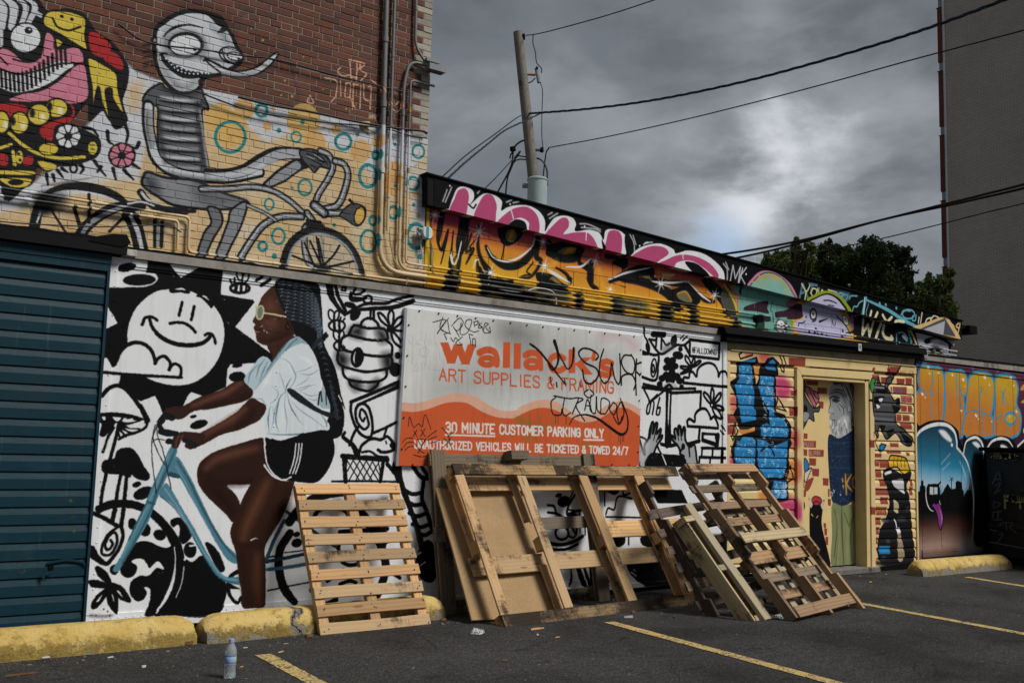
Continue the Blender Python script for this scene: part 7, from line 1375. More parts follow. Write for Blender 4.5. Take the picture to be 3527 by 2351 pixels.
def wheel_stop(x0, x1, mat, label, y0=6.275, chip=0, seed=1, rz=0):
    rnd = random.Random(seed); prof = [(0, 0), (.010, .05), (.022, .098), (.030, .108), (.075, .152), (.09, .160), (.17, .163), (.19, .152), (.23, .1), (.25, 0)]
    m = MB(); xs = [x0, x0+.02, x0+.06]+list(np.linspace(x0+.1, x1-.1, 26))+[x1-.06, x1-.02, x1]; secs = []
    for x in xs:
        e = min(x-x0, x1-x); k = 1-.35*math.exp(-e/.035); kk = 1-.16*math.exp(-e/.05)
        row = []
        for (y, z) in prof:
            yy = .125+(y-.125)*kk+rnd.uniform(-.0015, .0015); zz = z*(k if z > .05 else 1)+rnd.uniform(-.0012, .0012)*(z > 0)
            if chip and abs(x-chip) < .05 and .05 < z < .15 and y < .12: yy += .022; zz -= .012
            row.append((x-(x0+x1)/2+rnd.uniform(-.004, .004), yy, max(zz, 0)))
        secs.append(row)
    n = len(prof)
    for r in secs: m.v += r
    for i in range(len(secs)-1):
        for j in range(n): a = i*n+j; b = i*n+(j+1) % n; m.f.append((a, a+n, b+n, b)); m.m.append(0)
    m.f += [tuple(range(n)), tuple(range(len(m.v)-1, len(m.v)-n-1, -1))]; m.m += [0, 0]
    o = m.build('wheel_stop', mat, smooth=True); o.location = ((x0+x1)/2, y0, 0); o.rotation_euler = (0, 0, rz); return tag(o, label, 'wheel stop', 'yellow concrete wheel stops')
wheel_stop(.28, 2.185, stop_mat('stop_paint_a', None, .6), 'yellow concrete wheel stop in front of the teal shed', seed=3)
wheel_stop(2.235, 4.085, stop_mat('stop_paint_b', 2.86, 1.2), 'cracked yellow concrete wheel stop behind the slatted pallet', 6.30, 2.86, 5, .07)
wheel_stop(10.17, 12.05, stop_mat('stop_paint_c', None, 1.3), 'worn yellow concrete wheel stop before the purple trailer', seed=9)

# ------------------------------------------------------------------ timber: pallets and boards
def wood_mat(name, light, dark, grey, stain=.0, grain=1.0):
    t = NT(name); o = t.obj(); r = t.orand()
    mp = t.n('ShaderNodeMapping'); t.l(o, mp.inputs[0]); mp.inputs['Scale'].default_value = (1.3, 9, 9)
    cx = t.n('ShaderNodeCombineXYZ'); t.l(t.math('MULTIPLY', r, 37.0), cx.inputs[0]); t.l(t.math('MULTIPLY', r, 11.0), cx.inputs[1]); t.l(cx.outputs[0], mp.inputs['Location'])
    v = mp.outputs[0]
    rings = t.n('ShaderNodeTexWave', wave_type='BANDS', bands_direction='Y'); t.l(v, rings.inputs[0]); rings.inputs['Scale'].default_value = 1.1; rings.inputs['Distortion'].default_value = 5.5; rings.inputs['Detail'].default_value = 3; rings.inputs['Detail Scale'].default_value = .7
    fib = t.noise(t.map(v, (1, 14, 14)), 3, 4, .7)
    g = t.math('ADD', t.math('MULTIPLY', rings.outputs[0], .34), t.math('MULTIPLY', fib, .66))
    c = t.ramp(g, [(.22, hexc(dark)), (.5, hexc(light)), (.95, hexc(light))])
    r2 = t.math('FRACT', t.math('MULTIPLY', r, 7.31)); c = t.mix(t.math('MULTIPLY', t.step(r2, .3, 1.0), .6), c, hexc(grey))
    c = t.mix(1.0, c, t.ramp(r, [(0, .66), (.5, .95), (1, 1.14)]), 'MULTIPLY')
    c = t.mix(t.math('MULTIPLY', t.step(t.noise(v, .9, 5, .6), .5, .75), .45), c, hexc(grey))
    if stain:
        st = t.step(t.math('ADD', t.noise(t.map(v, (1.1, .35, .35)), 1.2, 6, .66), t.math('MULTIPLY', t.noise(t.map(v, (22, .6, .6)), 2, 2), .18)), .70-stain*.16, .86-stain*.16)
        c = t.mix(t.math('MULTIPLY', st, .92), c, hexc('#17130f'))
    knot = t.step(t.vor(t.map(v, (1.1, .75, .75)), 1.3), .10, .05)
    c = t.mix(t.math('MULTIPLY', knot, .7), c, hexc('#6b4424'))
    t.bump(t.math('ADD', t.math('MULTIPLY', g, .7), t.noise(t.pos(), 60, 4)), .35, .004)
    return t.fin(c, .78, spec=.2)
W_FRESH = wood_mat('fresh_pine', '#c39b6d', '#a67f56', '#97866c', .28)
W_PINE = wood_mat('pine_marked', '#c8a06f', '#ab835a', '#8f7f66', .5)
W_STAIN = wood_mat('pine_stained', '#ad8c60', '#846749', '#665a49', 1.3)
W_TAN = wood_mat('tan_pallet_wood', '#9f8060', '#7c6048', '#6d6256', .55)
W_WEATH = wood_mat('weathered_wood', '#85745f', '#635444', '#6a645b', .6)
W_DARK = wood_mat('old_dark_wood', '#66564a', '#483b33', '#554e49', .5)
W_PALE = wood_mat('pale_plank', '#b3a27f', '#917e5f', '#948b7b', .5)
class Frame3:
    def __init__(s, bl, br, tl, rot=0, du=0):
        A = on_g(*bl); B = on_g(*br); u = (B-A)/np.linalg.norm(B-A); d = ray(*tl)
        T = CAMP+d*(((A-CAMP)@u)/(d@u)); v = (T-A)/np.linalg.norm(T-A); s._set(A+u*du, u, v, rot)
    def _set(s, A, u, v, rot=0):
        n = np.cross(u, v); n /= np.linalg.norm(n)
        if n@(CAMP-A) < 0: n = -n
        c, q = math.cos(rot), math.sin(rot); s.A = A; s.u = u*c+v*q; s.v = v*c-u*q; s.n = n      # n points to the viewer side
    def shift(s, du, dv, dw):
        k = Frame3.__new__(Frame3); k.A = s.A+s.u*du+s.v*dv-s.n*dw; k.u, k.v, k.n = s.u, s.v, s.n; return k
def board(parent, f, u0, u1, v0, v1, w0, w1, mat, name='board', bow=0.0, rag=.006, rnd=random.Random(5)):
    """box in frame f: u across, v up the slope, w depth behind the front plane; length axis becomes local X"""
    du, dv, dw = u1-u0, v1-v0, w1-w0
    c = f.A+f.u*(u0+u1)/2+f.v*(v0+v1)/2-f.n*(w0+w1)/2
    ax = [(du, f.u), (dv, f.v)]; swap = dv > du
    (L, X), (Wd, Yv) = (ax[1], ax[0]) if swap else (ax[0], ax[1])
    Z = np.cross(X, Yv); NS = 8; m = MB(); prof = []
    e = min(.003, dw*.2, Wd*.2)
    pr = [(-Wd/2+e, -dw/2), (Wd/2-e, -dw/2), (Wd/2, -dw/2+e), (Wd/2, dw/2-e), (Wd/2-e, dw/2), (-Wd/2+e, dw/2), (-Wd/2, dw/2-e), (-Wd/2, -dw/2+e)]
    ph = rnd.uniform(0, 6); am = rnd.uniform(.3, 1)*min(.004, Wd*.05)
    for i in range(NS+1):
        t = i/NS; x = -L/2+L*t
        for j, (y, z) in enumerate(pr):
            xx = x+(rnd.uniform(-rag, rag) if i in (0, NS) else 0)
            m.v.append((xx, y+am*math.sin(t*5+ph)*(1 if y > 0 else .6), z+bow*math.sin(math.pi*t)))
    k = 8
    for i in range(NS):
        for j in range(k): a = i*k+j; b = i*k+(j+1) % k; m.f.append((a, b, b+k, a+k)); m.m.append(0)
    m.f += [tuple(range(k))[::-1], tuple(range(NS*k, NS*k+k))]; m.m += [0, 0]
    o = m.build(name, mat, parent)
    p = np.array(parent.location); M = Matrix(((X[0], Yv[0], Z[0], c[0]-p[0]), (X[1], Yv[1], Z[1], c[1]-p[1]), (X[2], Yv[2], Z[2], c[2]-p[2]), (0, 0, 0, 1)))
    o.matrix_local = M; return o
M_NAIL = flat('nail', '#1d1a17', .6, .3, .1)
def nails(parent, f, pts, w=0.0):
    m = MB(); p0 = np.array(parent.location)
    for (u, v) in pts:
        c = f.A+f.u*u+f.v*v-f.n*w-p0; n = len(m.v)
        for k in range(6): a = k*math.pi/3; m.v.append(tuple(c+.0055*(math.cos(a)*f.u+math.sin(a)*f.v)+f.n*.0015))
        m.f.append(tuple(range(n, n+6))); m.m.append(0)
    tag(m.build('nails', M_NAIL, parent), kind='stuff')
Z1 = lambda x, y: (1440+x/2.24, 1520+y/2.24); Z2 = lambda x, y: (1950+x/2.4117, 1550+y/2.4117); Z3 = lambda x, y: (2300+x/2.413, 1550+y/2.413); Z4 = lambda x, y: (980+x/2.6133, 1630+y/2.6133)
# slatted pallet
f = Frame3(Z4(335, 1455), Z4(1305, 1355), Z4(98, 88))
r = empty('slatted_pallet', tuple(f.A), 'new pale pine pallet of nine slats leaning over the cracked wheel stop', 'pallet', 'pallets leaning on the trailers')
vb = [(1.096, 1.017), (.968, .89), (.84, .757), (.709, .628), (.583, .501), (.454, .377), (.328, .248), (.204, .124), (.078, 0.0)]
for (a, b) in vb: board(r, f, random.uniform(-.008, .002), .866+random.uniform(-.004, .008), b, a, 0, .016, W_FRESH, 'slat', random.uniform(-.002, .002))
for (a, b) in ((.004, .076), (.4, .478), (.792, .862)): board(r, f, a, b, .006, 1.09, .0165, .06, W_FRESH, 'stringer')
nails(r, f, [(u+random.uniform(-.02, .02), v0+random.uniform(.01, .06)-.0) for (a, v0) in vb for u in (.04, .44, .83) for _ in (0, 1)])
# weathered skid standing behind
f = Frame3(Z1(230, 1355), Z1(320, 1330), Z1(105, 70))
f._set(f.A+np.array((.03, .07, 0)), np.array((1, .0, 0)), np.array((-.03, .17, .98))/np.linalg.norm((-.03, .17, .98)))
r = empty('weathered_skid', tuple(f.A), 'grey weathered skid standing upright behind the particle board', 'pallet', 'pallets leaning on the trailers')
board(r, f, .0, 1.72, 1.15, 1.245, .06, .08, W_WEATH, 'top_board'); board(r, f, .02, 1.7, .62, .72, .10, .12, W_WEATH, 'cross_board'); board(r, f, .02, 1.7, .02, .12, .10, .12, W_WEATH, 'bottom_board')
for u in (.0, 1.56):
    board(r, f, u, u+.12, 0, 1.255, .081, .10, W_WEATH, 'upright'); board(r, f, u, u+.13, 0, 1.265, .035, .058, W_WEATH, 'upright')
board(r, f, .78, .90, 0, 1.25, .081, .10, W_WEATH, 'upright')
board(r, f, .72, .90, 1.19, 1.265, -.05, .058, W_WEATH, 'block'); board(r, f, 1.62, 1.72, .53, .62, -.04, .03, W_WEATH, 'block'); board(r, f, -.03, .07, .55, .66, .02, .03, W_WEATH, 'block')
# particle board sheet
f = Frame3(Z1(388, 1413), Z1(580, 1395), Z1(205, 330))
f._set(f.A, np.array((.994, .09, 0)), np.array((.105, .57, .95))/np.linalg.norm((.105, .57, .95)))
t = NT('particle_board'); p = t.pos(); c = t.ramp(t.noise(p, 190, 3, .75), [(.3, hexc('#7d6547')), (.55, hexc('#a2845e')), (.75, hexc('#c2a67d'))])
c = t.mix(1.0, c, t.ramp(t.noise(p, 3, 4), [(.3, .85), (.7, 1.08)]), 'MULTIPLY'); t.bump(t.noise(p, 150, 3), .2, .002); M_PB = t.fin(c, .8)
r = empty('particle_board', tuple(f.A), 'plain brown particle board sheet leaning behind the big pine skid', 'board')
board(r, f, 0, .87, 0, 1.11, 0, .018, M_PB, 'sheet', 0, .001)
# big pine skid
f = Frame3(Z1(680, 1430), Z2(1110, 1275), Z1(265, 170))
r = empty('pine_skid', tuple(f.A), 'large open pine skid of long runners and cross boards, black stains along its edges', 'pallet', 'pallets leaning on the trailers')
board(r, f, 0, 2.45, 0.0, .095, 0, .022, W_STAIN, 'bottom_runner'); board(r, f, 0, 1.05, 1.245, 1.34, 0, .022, W_STAIN, 'top_runner'); board(r, f, 1.055, 2.62, 1.245, 1.34, 0, .022, W_STAIN, 'top_runner')
for (a, b) in ((-.006, .083), (.62, .712), (1.315, 1.42), (2.005, 2.12)):
    if a < 0:
        board(r, f, a, b, .098, 1.242, 0.004, .024, W_PINE, 'upright'); board(r, f, a, b, .6, 1.30, .10, .118, W_PINE, 'rear_upright')
    elif a < 1:
        board(r, f, a, b, .098, 1.242, 0.004, .024, W_PINE, 'upright'); board(r, f, a-.005, b-.005, .02, .50, .10, .118, W_PINE, 'rear_upright'); board(r, f, a-.005, b-.025, .86, 1.30, .10, .118, W_PINE, 'broken_upright', 0, .03)
    else:
        board(r, f, a, b, .098, 1.242, 0.004, .024, W_PINE, 'upright'); board(r, f, a-.01, b-.01, .02, 1.30, .10, .118, W_PINE, 'rear_upright')
    for v0 in (.01, .62, 1.24): board(r, f, a+.004, b-.004, v0 if v0 != .62 else .60, v0+.09 if v0 != .62 else .70, .0245, .0995, W_PINE, 'block')
for (a, b, u0, u1) in ((.455, .60, -.03, 2.5), (1.165, 1.30, .0, 2.6), (0.0, .09, -.02, 2.4), (.71, .865, 1.36, 2.62)):
    board(r, f, u0, u1, a, b, .1185, .138, W_PINE, 'cross_board', random.uniform(-.004, .004))
# stringer pallets at the right
def stringer_pallet(name, label, f, Wd, L, front, rear, ms, mb, over=.0, mid=True, hgt=.09):
    r = empty(name, tuple(f.A), label, 'pallet', 'pallets leaning on the trailers')
    for i, u in enumerate((0, Wd/2-.02, Wd-.04) if mid else (0, Wd-.04)):
        # notched stringer: side outline in (v, w), extruded along u
        nt = [(.0, .36), (.60, 1.05), (1.34, L)] if L > 1.4 else [(0, .14), (.36, .84), (1.08, L)]
        out = []
        for k, (a, b) in enumerate(nt):
            out += [(a, .0), (b, .0)]
            if k < 2: out += [(b+.02, .038), (nt[k+1][0]-.02, .038)]
        out += [(L, hgt), (0, hgt)]
        m = MB(); n = len(out); jit = [random.uniform(-.003, .003) for _ in out]
        for uu in (-.02, .02): m.v += [((v-L/2), uu, -(w+j-hgt/2)) for (v, w), j in zip(out, jit)]
        m.f = [tuple(range(n)), tuple(range(2*n-1, n-1, -1))]+[(i_, n+i_, n+(i_+1) % n, (i_+1) % n) for i_ in range(n)]; m.m = [0]*len(m.f)
        o = m.build('stringer', ms, r, bevel=.0)
        c = f.A+f.u*(u+.02)+f.v*(L/2)-f.n*(hgt/2); X, Yv, Zv = f.v, -f.u, f.n; p = np.array(r.location)
        o.matrix_local = Matrix(((X[0], Yv[0], Zv[0], c[0]-p[0]), (X[1], Yv[1], Zv[1], c[1]-p[1]), (X[2], Yv[2], Zv[2], c[2]-p[2]), (0, 0, 0, 1)))
    for (a, b) in front: board(r, f, .0-over, Wd+over, a, b, -.018, -.0005, random.choice(mb), 'deck_board', random.uniform(-.004, .004), .012)
    for (a, b) in rear: board(r, f, -over, Wd+over, a, b, hgt+.0005, hgt+.016, random.choice(mb), 'deck_board', random.uniform(-.003, .003), .012)
    return r
f0 = Frame3(Z3(1000, 1440), Z3(1555, 1330), Z3(125, 105))
fr_ = f0.shift(.176, .0, 0); _u, _v = f0.u-.03*f0.v, f0.v-.115*f0.u; fr_.u = _u/np.linalg.norm(_u); fr_.v = _v/np.linalg.norm(_v)
stringer_pallet('notched_pallet', 'tan notched stringer pallet, topmost of the stack leaning before the cream annex', fr_.shift(0, .03, 0), 1.11, 1.52, [(.03, .125), (.72, .81), (1.43, 1.52)], [(1.30, 1.375), (1.12, 1.195), (.95, 1.03), (.775, .845), (.575, .69), (.40, .485), (.24, .325), (.02, .10), (1.44, 1.515)], W_TAN, [W_TAN, W_WEATH, W_TAN, W_PALE])
# dark old pallet behind it, shifted towards the skid
fd = Frame3(Z2(1270, 1372), Z2(1330, 1320), Z2(670, 265))
k = Frame3.__new__(Frame3); k._set(fd.A+np.array((-.02, 0, .0)), f0.u, np.array((-.273, .42, .865))/np.linalg.norm((-.273, .42, .865)))
stringer_pallet('dark_pallet', 'dark weathered pallet with a notched edge between the pine skid and the tan pallet', k, 1.05, 1.20, [(1.10, 1.19)][:0], [(.93, 1.01), (.77, .84), (.62, .69), (.46, .54), (.30, .38), (.14, .22), (.0, .07)], W_DARK, [W_DARK, W_WEATH, W_DARK], .09, False)
# pale narrow frame standing on edge
fn = Frame3(Z3(730, 1418), Z3(880, 1335), Z3(120, 550))
k = Frame3.__new__(Frame3); k._set(fn.A, f0.u, fn.v)
r = empty('narrow_frame', tuple(k.A), 'pale rough narrow timber frame lying between the dark and tan pallets', 'pallet', 'pallets leaning on the trailers')
board(r, k, .0, .022, .0, .97, .0, .13, W_PALE, 'side_plank', .004, .012); board(r, k, .125, .235, .0, 1.08, -.01, .03, W_PALE, 'front_plank', .004, .015)
for v0 in (.0, .46, .92): board(r, k, .023, .16, v0, v0+.05, .005, .10, W_PALE, 'end_block')
board(r, k, .16, .21, .0, 1.05, .031, .12, W_WEATH, 'inner_plank')
# grey planks propped behind the tan pallet
k = fr_.shift(.16, .0, .20); k.A = k.A*(1, 1, 0)+np.array((0, .05, 0))
r = empty('grey_pallet', tuple(k.A), 'grey slatted pallet hidden behind the tan notched pallet', 'pallet', 'pallets leaning on the trailers')
for i, u in enumerate((.05, .17, .36, .62, .80, .96)): board(r, k, u, u+(.09 if i % 2 else .07), .0, 1.10, .0, .016, W_PALE if i % 3 else W_WEATH, 'slat', 0, .012)
for v0 in (.03, .50, 1.0): board(r, k, .0, 1.06, v0, v0+.09, .0165, .10, W_WEATH, 'stringer')

# ------------------------------------------------------------------ water bottle
def clear_mat(name, col, rough=.06):
    t = NT(name); t.b.inputs['Transmission Weight'].default_value = .72; t.b.inputs['IOR'].default_value = 1.25; t.b.inputs['Specular IOR Level'].default_value = .8
    return t.fin(col, rough)
B0 = on_g(527*1.4996, 1556*1.4996)
bt = empty('water_bottle', tuple(B0), 'clear plastic water bottle with blue label standing on the asphalt', 'bottle')
prof = [(.001, .002), (.02, .0), (.0295, .004), (.031, .012), (.030, .03), (.0285, .034), (.0305, .04), (.0285, .05), (.0305, .056), (.0285, .066), (.031, .072), (.031, .078), (.030, .082), (.030, .118), (.031, .122), (.0315, .128), (.030, .145), (.024, .163), (.0145, .178), (.0125, .184), (.0125, .192)]
inner = [(max(r_-.0008, .0004), z) for r_, z in prof[::-1]]
m = MB(); m.lathe(prof, 24); m.build('body', clear_mat('bottle_plastic', (.72, .78, .84), .12), bt, smooth=True)
MB().lathe([(.001, .186), (.0145, .186), (.0147, .188), (.0147, .203), (.014, .206), (.001, .206)], 24).build('cap', flat('cap_blue', '#8fa0bd', .4, 0, .05), bt, smooth=True)
t = NT('bottle_label'); se = t.n('ShaderNodeSeparateXYZ'); t.l(t.obj(), se.inputs[0])
ang = t.math('ARCTAN2', se.outputs[1], se.outputs[0])
lc = t.mix(t.step(t.math('ABSOLUTE', t.math('ADD', ang, .75)), .25, .2), hexc('#9db3d6'), hexc('#a9c53a'))
stripe = t.step(t.math('ABSOLUTE', t.math('SUBTRACT', se.outputs[2], .1)), .0145, .0155); lc = t.mix(stripe, lc, hexc('#2a4f9e'))
txt = t.math('MULTIPLY', t.step(t.noise(t.map(t.obj(), (1, 1, 2)), 160, 2), .55, .6), t.step(t.math('ABSOLUTE', t.math('ADD', ang, .75)), .25, .3)); lc = t.mix(t.math('MULTIPLY', txt, .6), lc, hexc('#3a66b5'))
MB().lathe([(.0306, .082), (.0312, .083), (.0312, .117), (.0306, .118)], 24).build('label', t.fin(lc, .4), bt, smooth=True)

# ------------------------------------------------------------------ dumpster at the right edge
M_DUMP = flat('dumpster_black', '#0b0c0d', .5, 0, .3, 6, .2, .4, '#24282a', .4)
DX = on_y(3127+850/3.135, 1450+290/3.135, 6.70)[0]
dp = empty('dumpster', (DX, 6.1, 0), 'black steel dumpster with scrawled tags beside the purple trailer', 'dumpster')
m = MB(); zt = 1.40; m.hexa([(.05, -.75, .1), (1.7, -.75, .1), (1.7, .6, .1), (.05, .6, .1), (0, -.8, zt), (1.75, -.8, zt), (1.75, .62, zt), (0, .62, zt)]); m.build('body', M_DUMP, dp, bevel=.01)
m = MB(); m.hexa([(-.03, -.82, zt+.003), (1.78, -.82, zt+.003), (1.78, .66, zt+.003), (-.05, .68, zt+.003), (-.03, -.82, zt+.035), (1.78, -.82, zt+.035), (1.78, .66, zt+.05), (-.05, .68, zt+.05)]); m.build('lid', M_BLACKP, dp, bevel=.006)
m = MB(); m.box((-.03, -.8, .45), (.02, .6, .53)); m.build('side_rib', M_DUMP, dp, bevel=.006)
m = MB(); m.box((-.035, -.5, .9), (.0, .2, 1.02)); m.build('fork_pocket', M_DUMP, dp, bevel=.006)
# tags scrawled on its side as thin paint strips
def tagstrip(pts, w, col, name='tag'):
    q = []
    for (px, py) in pts:
        d = ray(3127+px/3.135, 1450+py/3.135); tt = (DX-.038)/d[0]; P = CAMP+d*tt; q.append(P-np.array((DX, 6.1, 0)))
    q = Canvas.smooth(np.array(q), False, 4); m = MB()
    for a, b in zip(q[:-1], q[1:]):
        t_ = b-a; n = np.array((0, -t_[2], t_[1])); n = n/(np.linalg.norm(n)+1e-9)*w/2; e = t_/(np.linalg.norm(t_)+1e-9)*w*.3
        m.quad(a-n-e, b-n+e, b+n+e, a+n-e)
    m.build(name, flat('tag_'+col, '#'+col, .7), dp)
for pts in ([(905, 385), (925, 395), (945, 350), (960, 390), (985, 350), (1000, 395)], [(1010, 370), (1030, 350), (1045, 375), (1030, 395), (1012, 372)], [(1058, 405), (1055, 360), (1080, 352), (1085, 375), (1060, 382)], [(1095, 355), (1100, 395)], [(1150, 360), (1120, 365), (1115, 380), (1150, 385), (1120, 395), (1130, 412), (1170, 405), (1180, 375)]): tagstrip(pts, .022, 'b9b48a')
for pts in ([(1045, 800), (1050, 940)], [(1075, 800), (1070, 860)], [(1045, 830), (1075, 835)], [(1095, 810), (1090, 850), (1115, 860), (1120, 810), (1095, 808)], [(1135, 870), (1135, 800), (1165, 815), (1140, 835), (1170, 880)], [(1190, 870), (1195, 790), (1215, 940)], [(1225, 870), (1240, 800), (1254, 870)]): tagstrip(pts, .022, '8f8d55')
for pts in ([(915, 670), (975, 545), (1005, 640)], [(940, 630), (1005, 620)], [(945, 700), (1005, 660), (960, 740), (930, 780), (1000, 740)], [(925, 870), (1000, 890), (925, 940), (930, 860)], [(915, 980), (1015, 970)], [(925, 980), (920, 1060), (1015, 1060)], [(975, 970), (970, 1060)], [(990, 1120), (1050, 1090), (1070, 1170)], [(1050, 1090), (1140, 1100), (1100, 1140), (1165, 1200)], [(985, 1220), (1030, 1215), (965, 1310)], [(880, 1165), (960, 1185)], [(880, 1300), (1254, 1370)]): tagstrip(pts, .014, '55585a')

# ------------------------------------------------------------------ litter on the asphalt
q = random.Random(77); m = MB()
for i in range(1100):
    k = q.random()
    if k < .55: x = q.uniform(.4, 13); y = (6.26 if (.3 < x < 4.1 or 10.1 < x < 12.1) else 6.72)-abs(q.gauss(0, .10))
    else: x = q.uniform(.8, 9); y = q.uniform(4.2, 6.3)
    s_ = q.uniform(.003, .009)*(1.6 if k < .1 else 1); a = q.uniform(0, 6); n = len(m.v)
    for j in range(4): m.v.append((x+s_*math.cos(a+j*1.571)*q.uniform(.5, 1.4), y+s_*math.sin(a+j*1.571)*q.uniform(.5, 1.4), .001))
    m.v.append((x, y, s_*q.uniform(.5, .9))); m.f += [(n, n+1, n+4), (n+1, n+2, n+4), (n+2, n+3, n+4), (n+3, n, n+4)]; m.m += [0]*4
t = NT('grit'); o = m.build('grit', t.fin(t.ramp(t.rnd(), [(0, hexc('#2a2723')), (.5, hexc('#5d5348')), (.9, hexc('#776a58')), (1, hexc('#8d867a'))]), .9)); tag(o, 'loose grit and splinters scattered on the asphalt along the wall', 'grit', kind='stuff')
def litter(name, label, cat, px, verts, faces, mat, rz=0, z=.0, group='litter on the asphalt'):
    m = MB(); m.v = verts; m.f = faces; m.m = [0]*len(faces); o = m.build(name, mat); p = on_g(*px); o.location = (p[0], p[1], z); o.rotation_euler = (0, 0, rz); return tag(o, label, cat, group)
def chip_geo(L, w, h, seed):
    q = random.Random(seed); a = [(-L/2, -w*.3), (-L*.1, -w/2), (L/2, -w*.2), (L*.4, w*.3), (0, w/2), (-L*.45, w*.25)]
    a = [(x+q.uniform(-.1, .1)*w, y+q.uniform(-.1, .1)*w) for x, y in a]; n = len(a)
    v = [(x, y, .004) for x, y in a]+[(x*.96, y*.9, h+.004+q.uniform(0, h*.5)) for x, y in a]
    return v, [tuple(range(n))[::-1], tuple(range(n, 2*n))]+[(i, (i+1) % n, n+(i+1) % n, n+i) for i in range(n)]
M_CHIP = flat('wood_splinter', '#b58f5f', .8, 0, .2, 30, .3); M_WHITEL = flat('white_scrap', '#b9b9b6', .7, 0, .1)
M_BROWNL = flat('dead_leaf', '#6a4a30', .9, 0, .3, 40, .4)
L_ = [('wood_splinter', 'long pale splinter lying below the pine skid corner', (1850, 2168), .13, .02, .008, .1, M_CHIP), ('wood_splinter', 'split offcut lying under the trailer behind the pine skid', (2013, 2062), .12, .018, .012, .9, M_CHIP),
      ('wood_splinter', 'small splinter beside the first painted line', (967, 2247), .055, .012, .004, .5, M_CHIP), ('wood_splinter', 'small orange chip near the bottle', (832, 2298), .02, .012, .004, .3, M_CHIP),
      ('cigarette_butt', 'white cigarette butt by the foot of the teal shed stop', (158, 2267), .045, .008, .006, .0, M_WHITEL), ('cigarette_butt', 'white cigarette butt lying beside the yellow stop', (380, 2266), .035, .008, .006, .2, M_WHITEL),
      ('paper_scrap', 'crumpled white scrap beyond the butts', (495, 2299), .03, .018, .008, .4, M_WHITEL), ('stick', 'thin brown stick lying on the asphalt by the stop', (75, 2325), .17, .009, .006, .12, M_BROWNL),
      ('wood_splinter', 'flat chip lying behind the bottle by the cracked stop', (985, 2218), .035, .008, .003, .1, M_CHIP), ('paper_scrap', 'white scrap in front of the cracked stop end', (845, 2232), .03, .008, .004, .0, M_WHITEL),
      ('dead_leaf', 'brown leaf against the cracked stop by the slatted pallet', (1065, 2193), .06, .03, .01, .3, M_BROWNL), ('dead_leaf', 'brown leaves between the two yellow stops', (650, 2219), .06, .035, .015, .2, M_BROWNL),
      ('dead_leaf', 'curled leaf at the end of the cracked stop', (1528, 2137), .05, .025, .01, .1, M_BROWNL), ('wood_splinter', 'chip below the middle of the pine skid', (2180, 2110), .06, .02, .01, .3, M_BROWNL),
      ('wood_splinter', 'small brown chip right of the pine skid', (2322, 2126), .035, .014, .008, 1.0, M_BROWNL), ('wood_splinter', 'sliver on the open asphalt before the skid', (1920, 2196), .05, .008, .004, .2, M_CHIP),
      ('paper_scrap', 'white scrap at the foot of the skid corner', (1851, 2188), .02, .014, .006, .2, M_WHITEL), ('wood_splinter', 'tiny twig lying well before the skid', (1740, 2276), .05, .008, .005, .1, M_BROWNL), ('paper_scrap', 'white curl of plastic strap under the skid edge', (2165, 2128), .07, .009, .012, -.4, M_WHITEL),
      ('wood_splinter', 'orange chip on the asphalt left of the far stop', (2998, 2005), .05, .02, .006, .0, M_CHIP)]
for i, (nm, lb, px, L, w, h, rz, mt) in enumerate(L_):
    v, fc = chip_geo(L, w, h, i); litter(nm, lb, nm.split('_')[-1], px, v, fc, mt, rz)
def crumple(px, s, label, seed):
    q = random.Random(seed); bm = bmesh.new(); bmesh.ops.create_icosphere(bm, subdivisions=2, radius=s)
    for v in bm.verts: v.co *= q.uniform(.6, 1.15); v.co.z = abs(v.co.z)*.8+.004 if v.co.z > -s*.5 else .004
    me = bpy.data.meshes.new('wrapper'); bm.to_mesh(me); bm.free(); me.materials.append(clear_mat('cellophane%d' % seed, (.9, .92, .95), .15))
    o = bpy.data.objects.new('plastic_wrap', me); COL.objects.link(o); p = on_g(*px); o.location = (p[0], p[1], 0); tag(o, label, 'wrapper', 'litter on the asphalt')
crumple((1645, 2182), .05, 'crumpled clear plastic wrap lying before the particle board', 3)
crumple((2690, 2128), .05, 'crumpled clear plastic caught under the tan pallet', 4)

# ------------------------------------------------------------------ utility pole
PD = 23.0
M_POLE = wood_mat('pole_wood', '#77716a', '#57524b', '#6a655f', .4)
pb = at_dist(1845, 690, PD); ptp = at_dist(1784, 112, PD)
d = (ptp-pb)/(ptp[2]-pb[2]); base = pb-d*(pb[2]); top = ptp
up = empty('utility_pole', (base[0], base[1], 0), 'weathered leaning wooden utility pole with a grey transformer', 'utility pole'); OP = np.array((base[0], base[1], 0.))
m = MB(); K = 14
m.tube([base-OP+(top-base)*i/K for i in range(K+1)], [.165-.05*i/K for i in range(K+1)], 14); o = m.build('pole', M_POLE, up, smooth=True)
TP = lambda x, y: at_dist(1480+x/2.24, 60+y/2.24, PD)-OP
zc_ = TP(835, 1400); rT = .235
M_TRANS = flat('transformer_grey', '#9fb0b0', .4, .0, .06, 6, .05)
c = TP(832, 1250); c2 = np.array((c[0], c[1]-.0, c[2])); m = MB(); m.lathe([(.001, -1.15), (rT*.95, -1.15), (rT, -1.1), (rT, -.03), (rT*1.06, -.03), (rT*1.06, .0), (rT*.9, .03), (.001, .05)], 24, tuple(c2)); m.build('transformer', M_TRANS, up, smooth=True)
for (x, y) in ((832, 1285), (868, 1280), (905, 1285)):
    q = TP(x, y); m = MB(); m.lathe([(.02, -.05), (.035, -.03), (.02, -.015), (.035, 0), (.02, .015), (.015, .06)], 8, tuple(q)); m.build('bushing', M_BLACK, up)
def pole_bit(name, pts, r, mat): MB().tube([TP(*p) for p in pts], r, 8).build(name, mat, up, smooth=True)
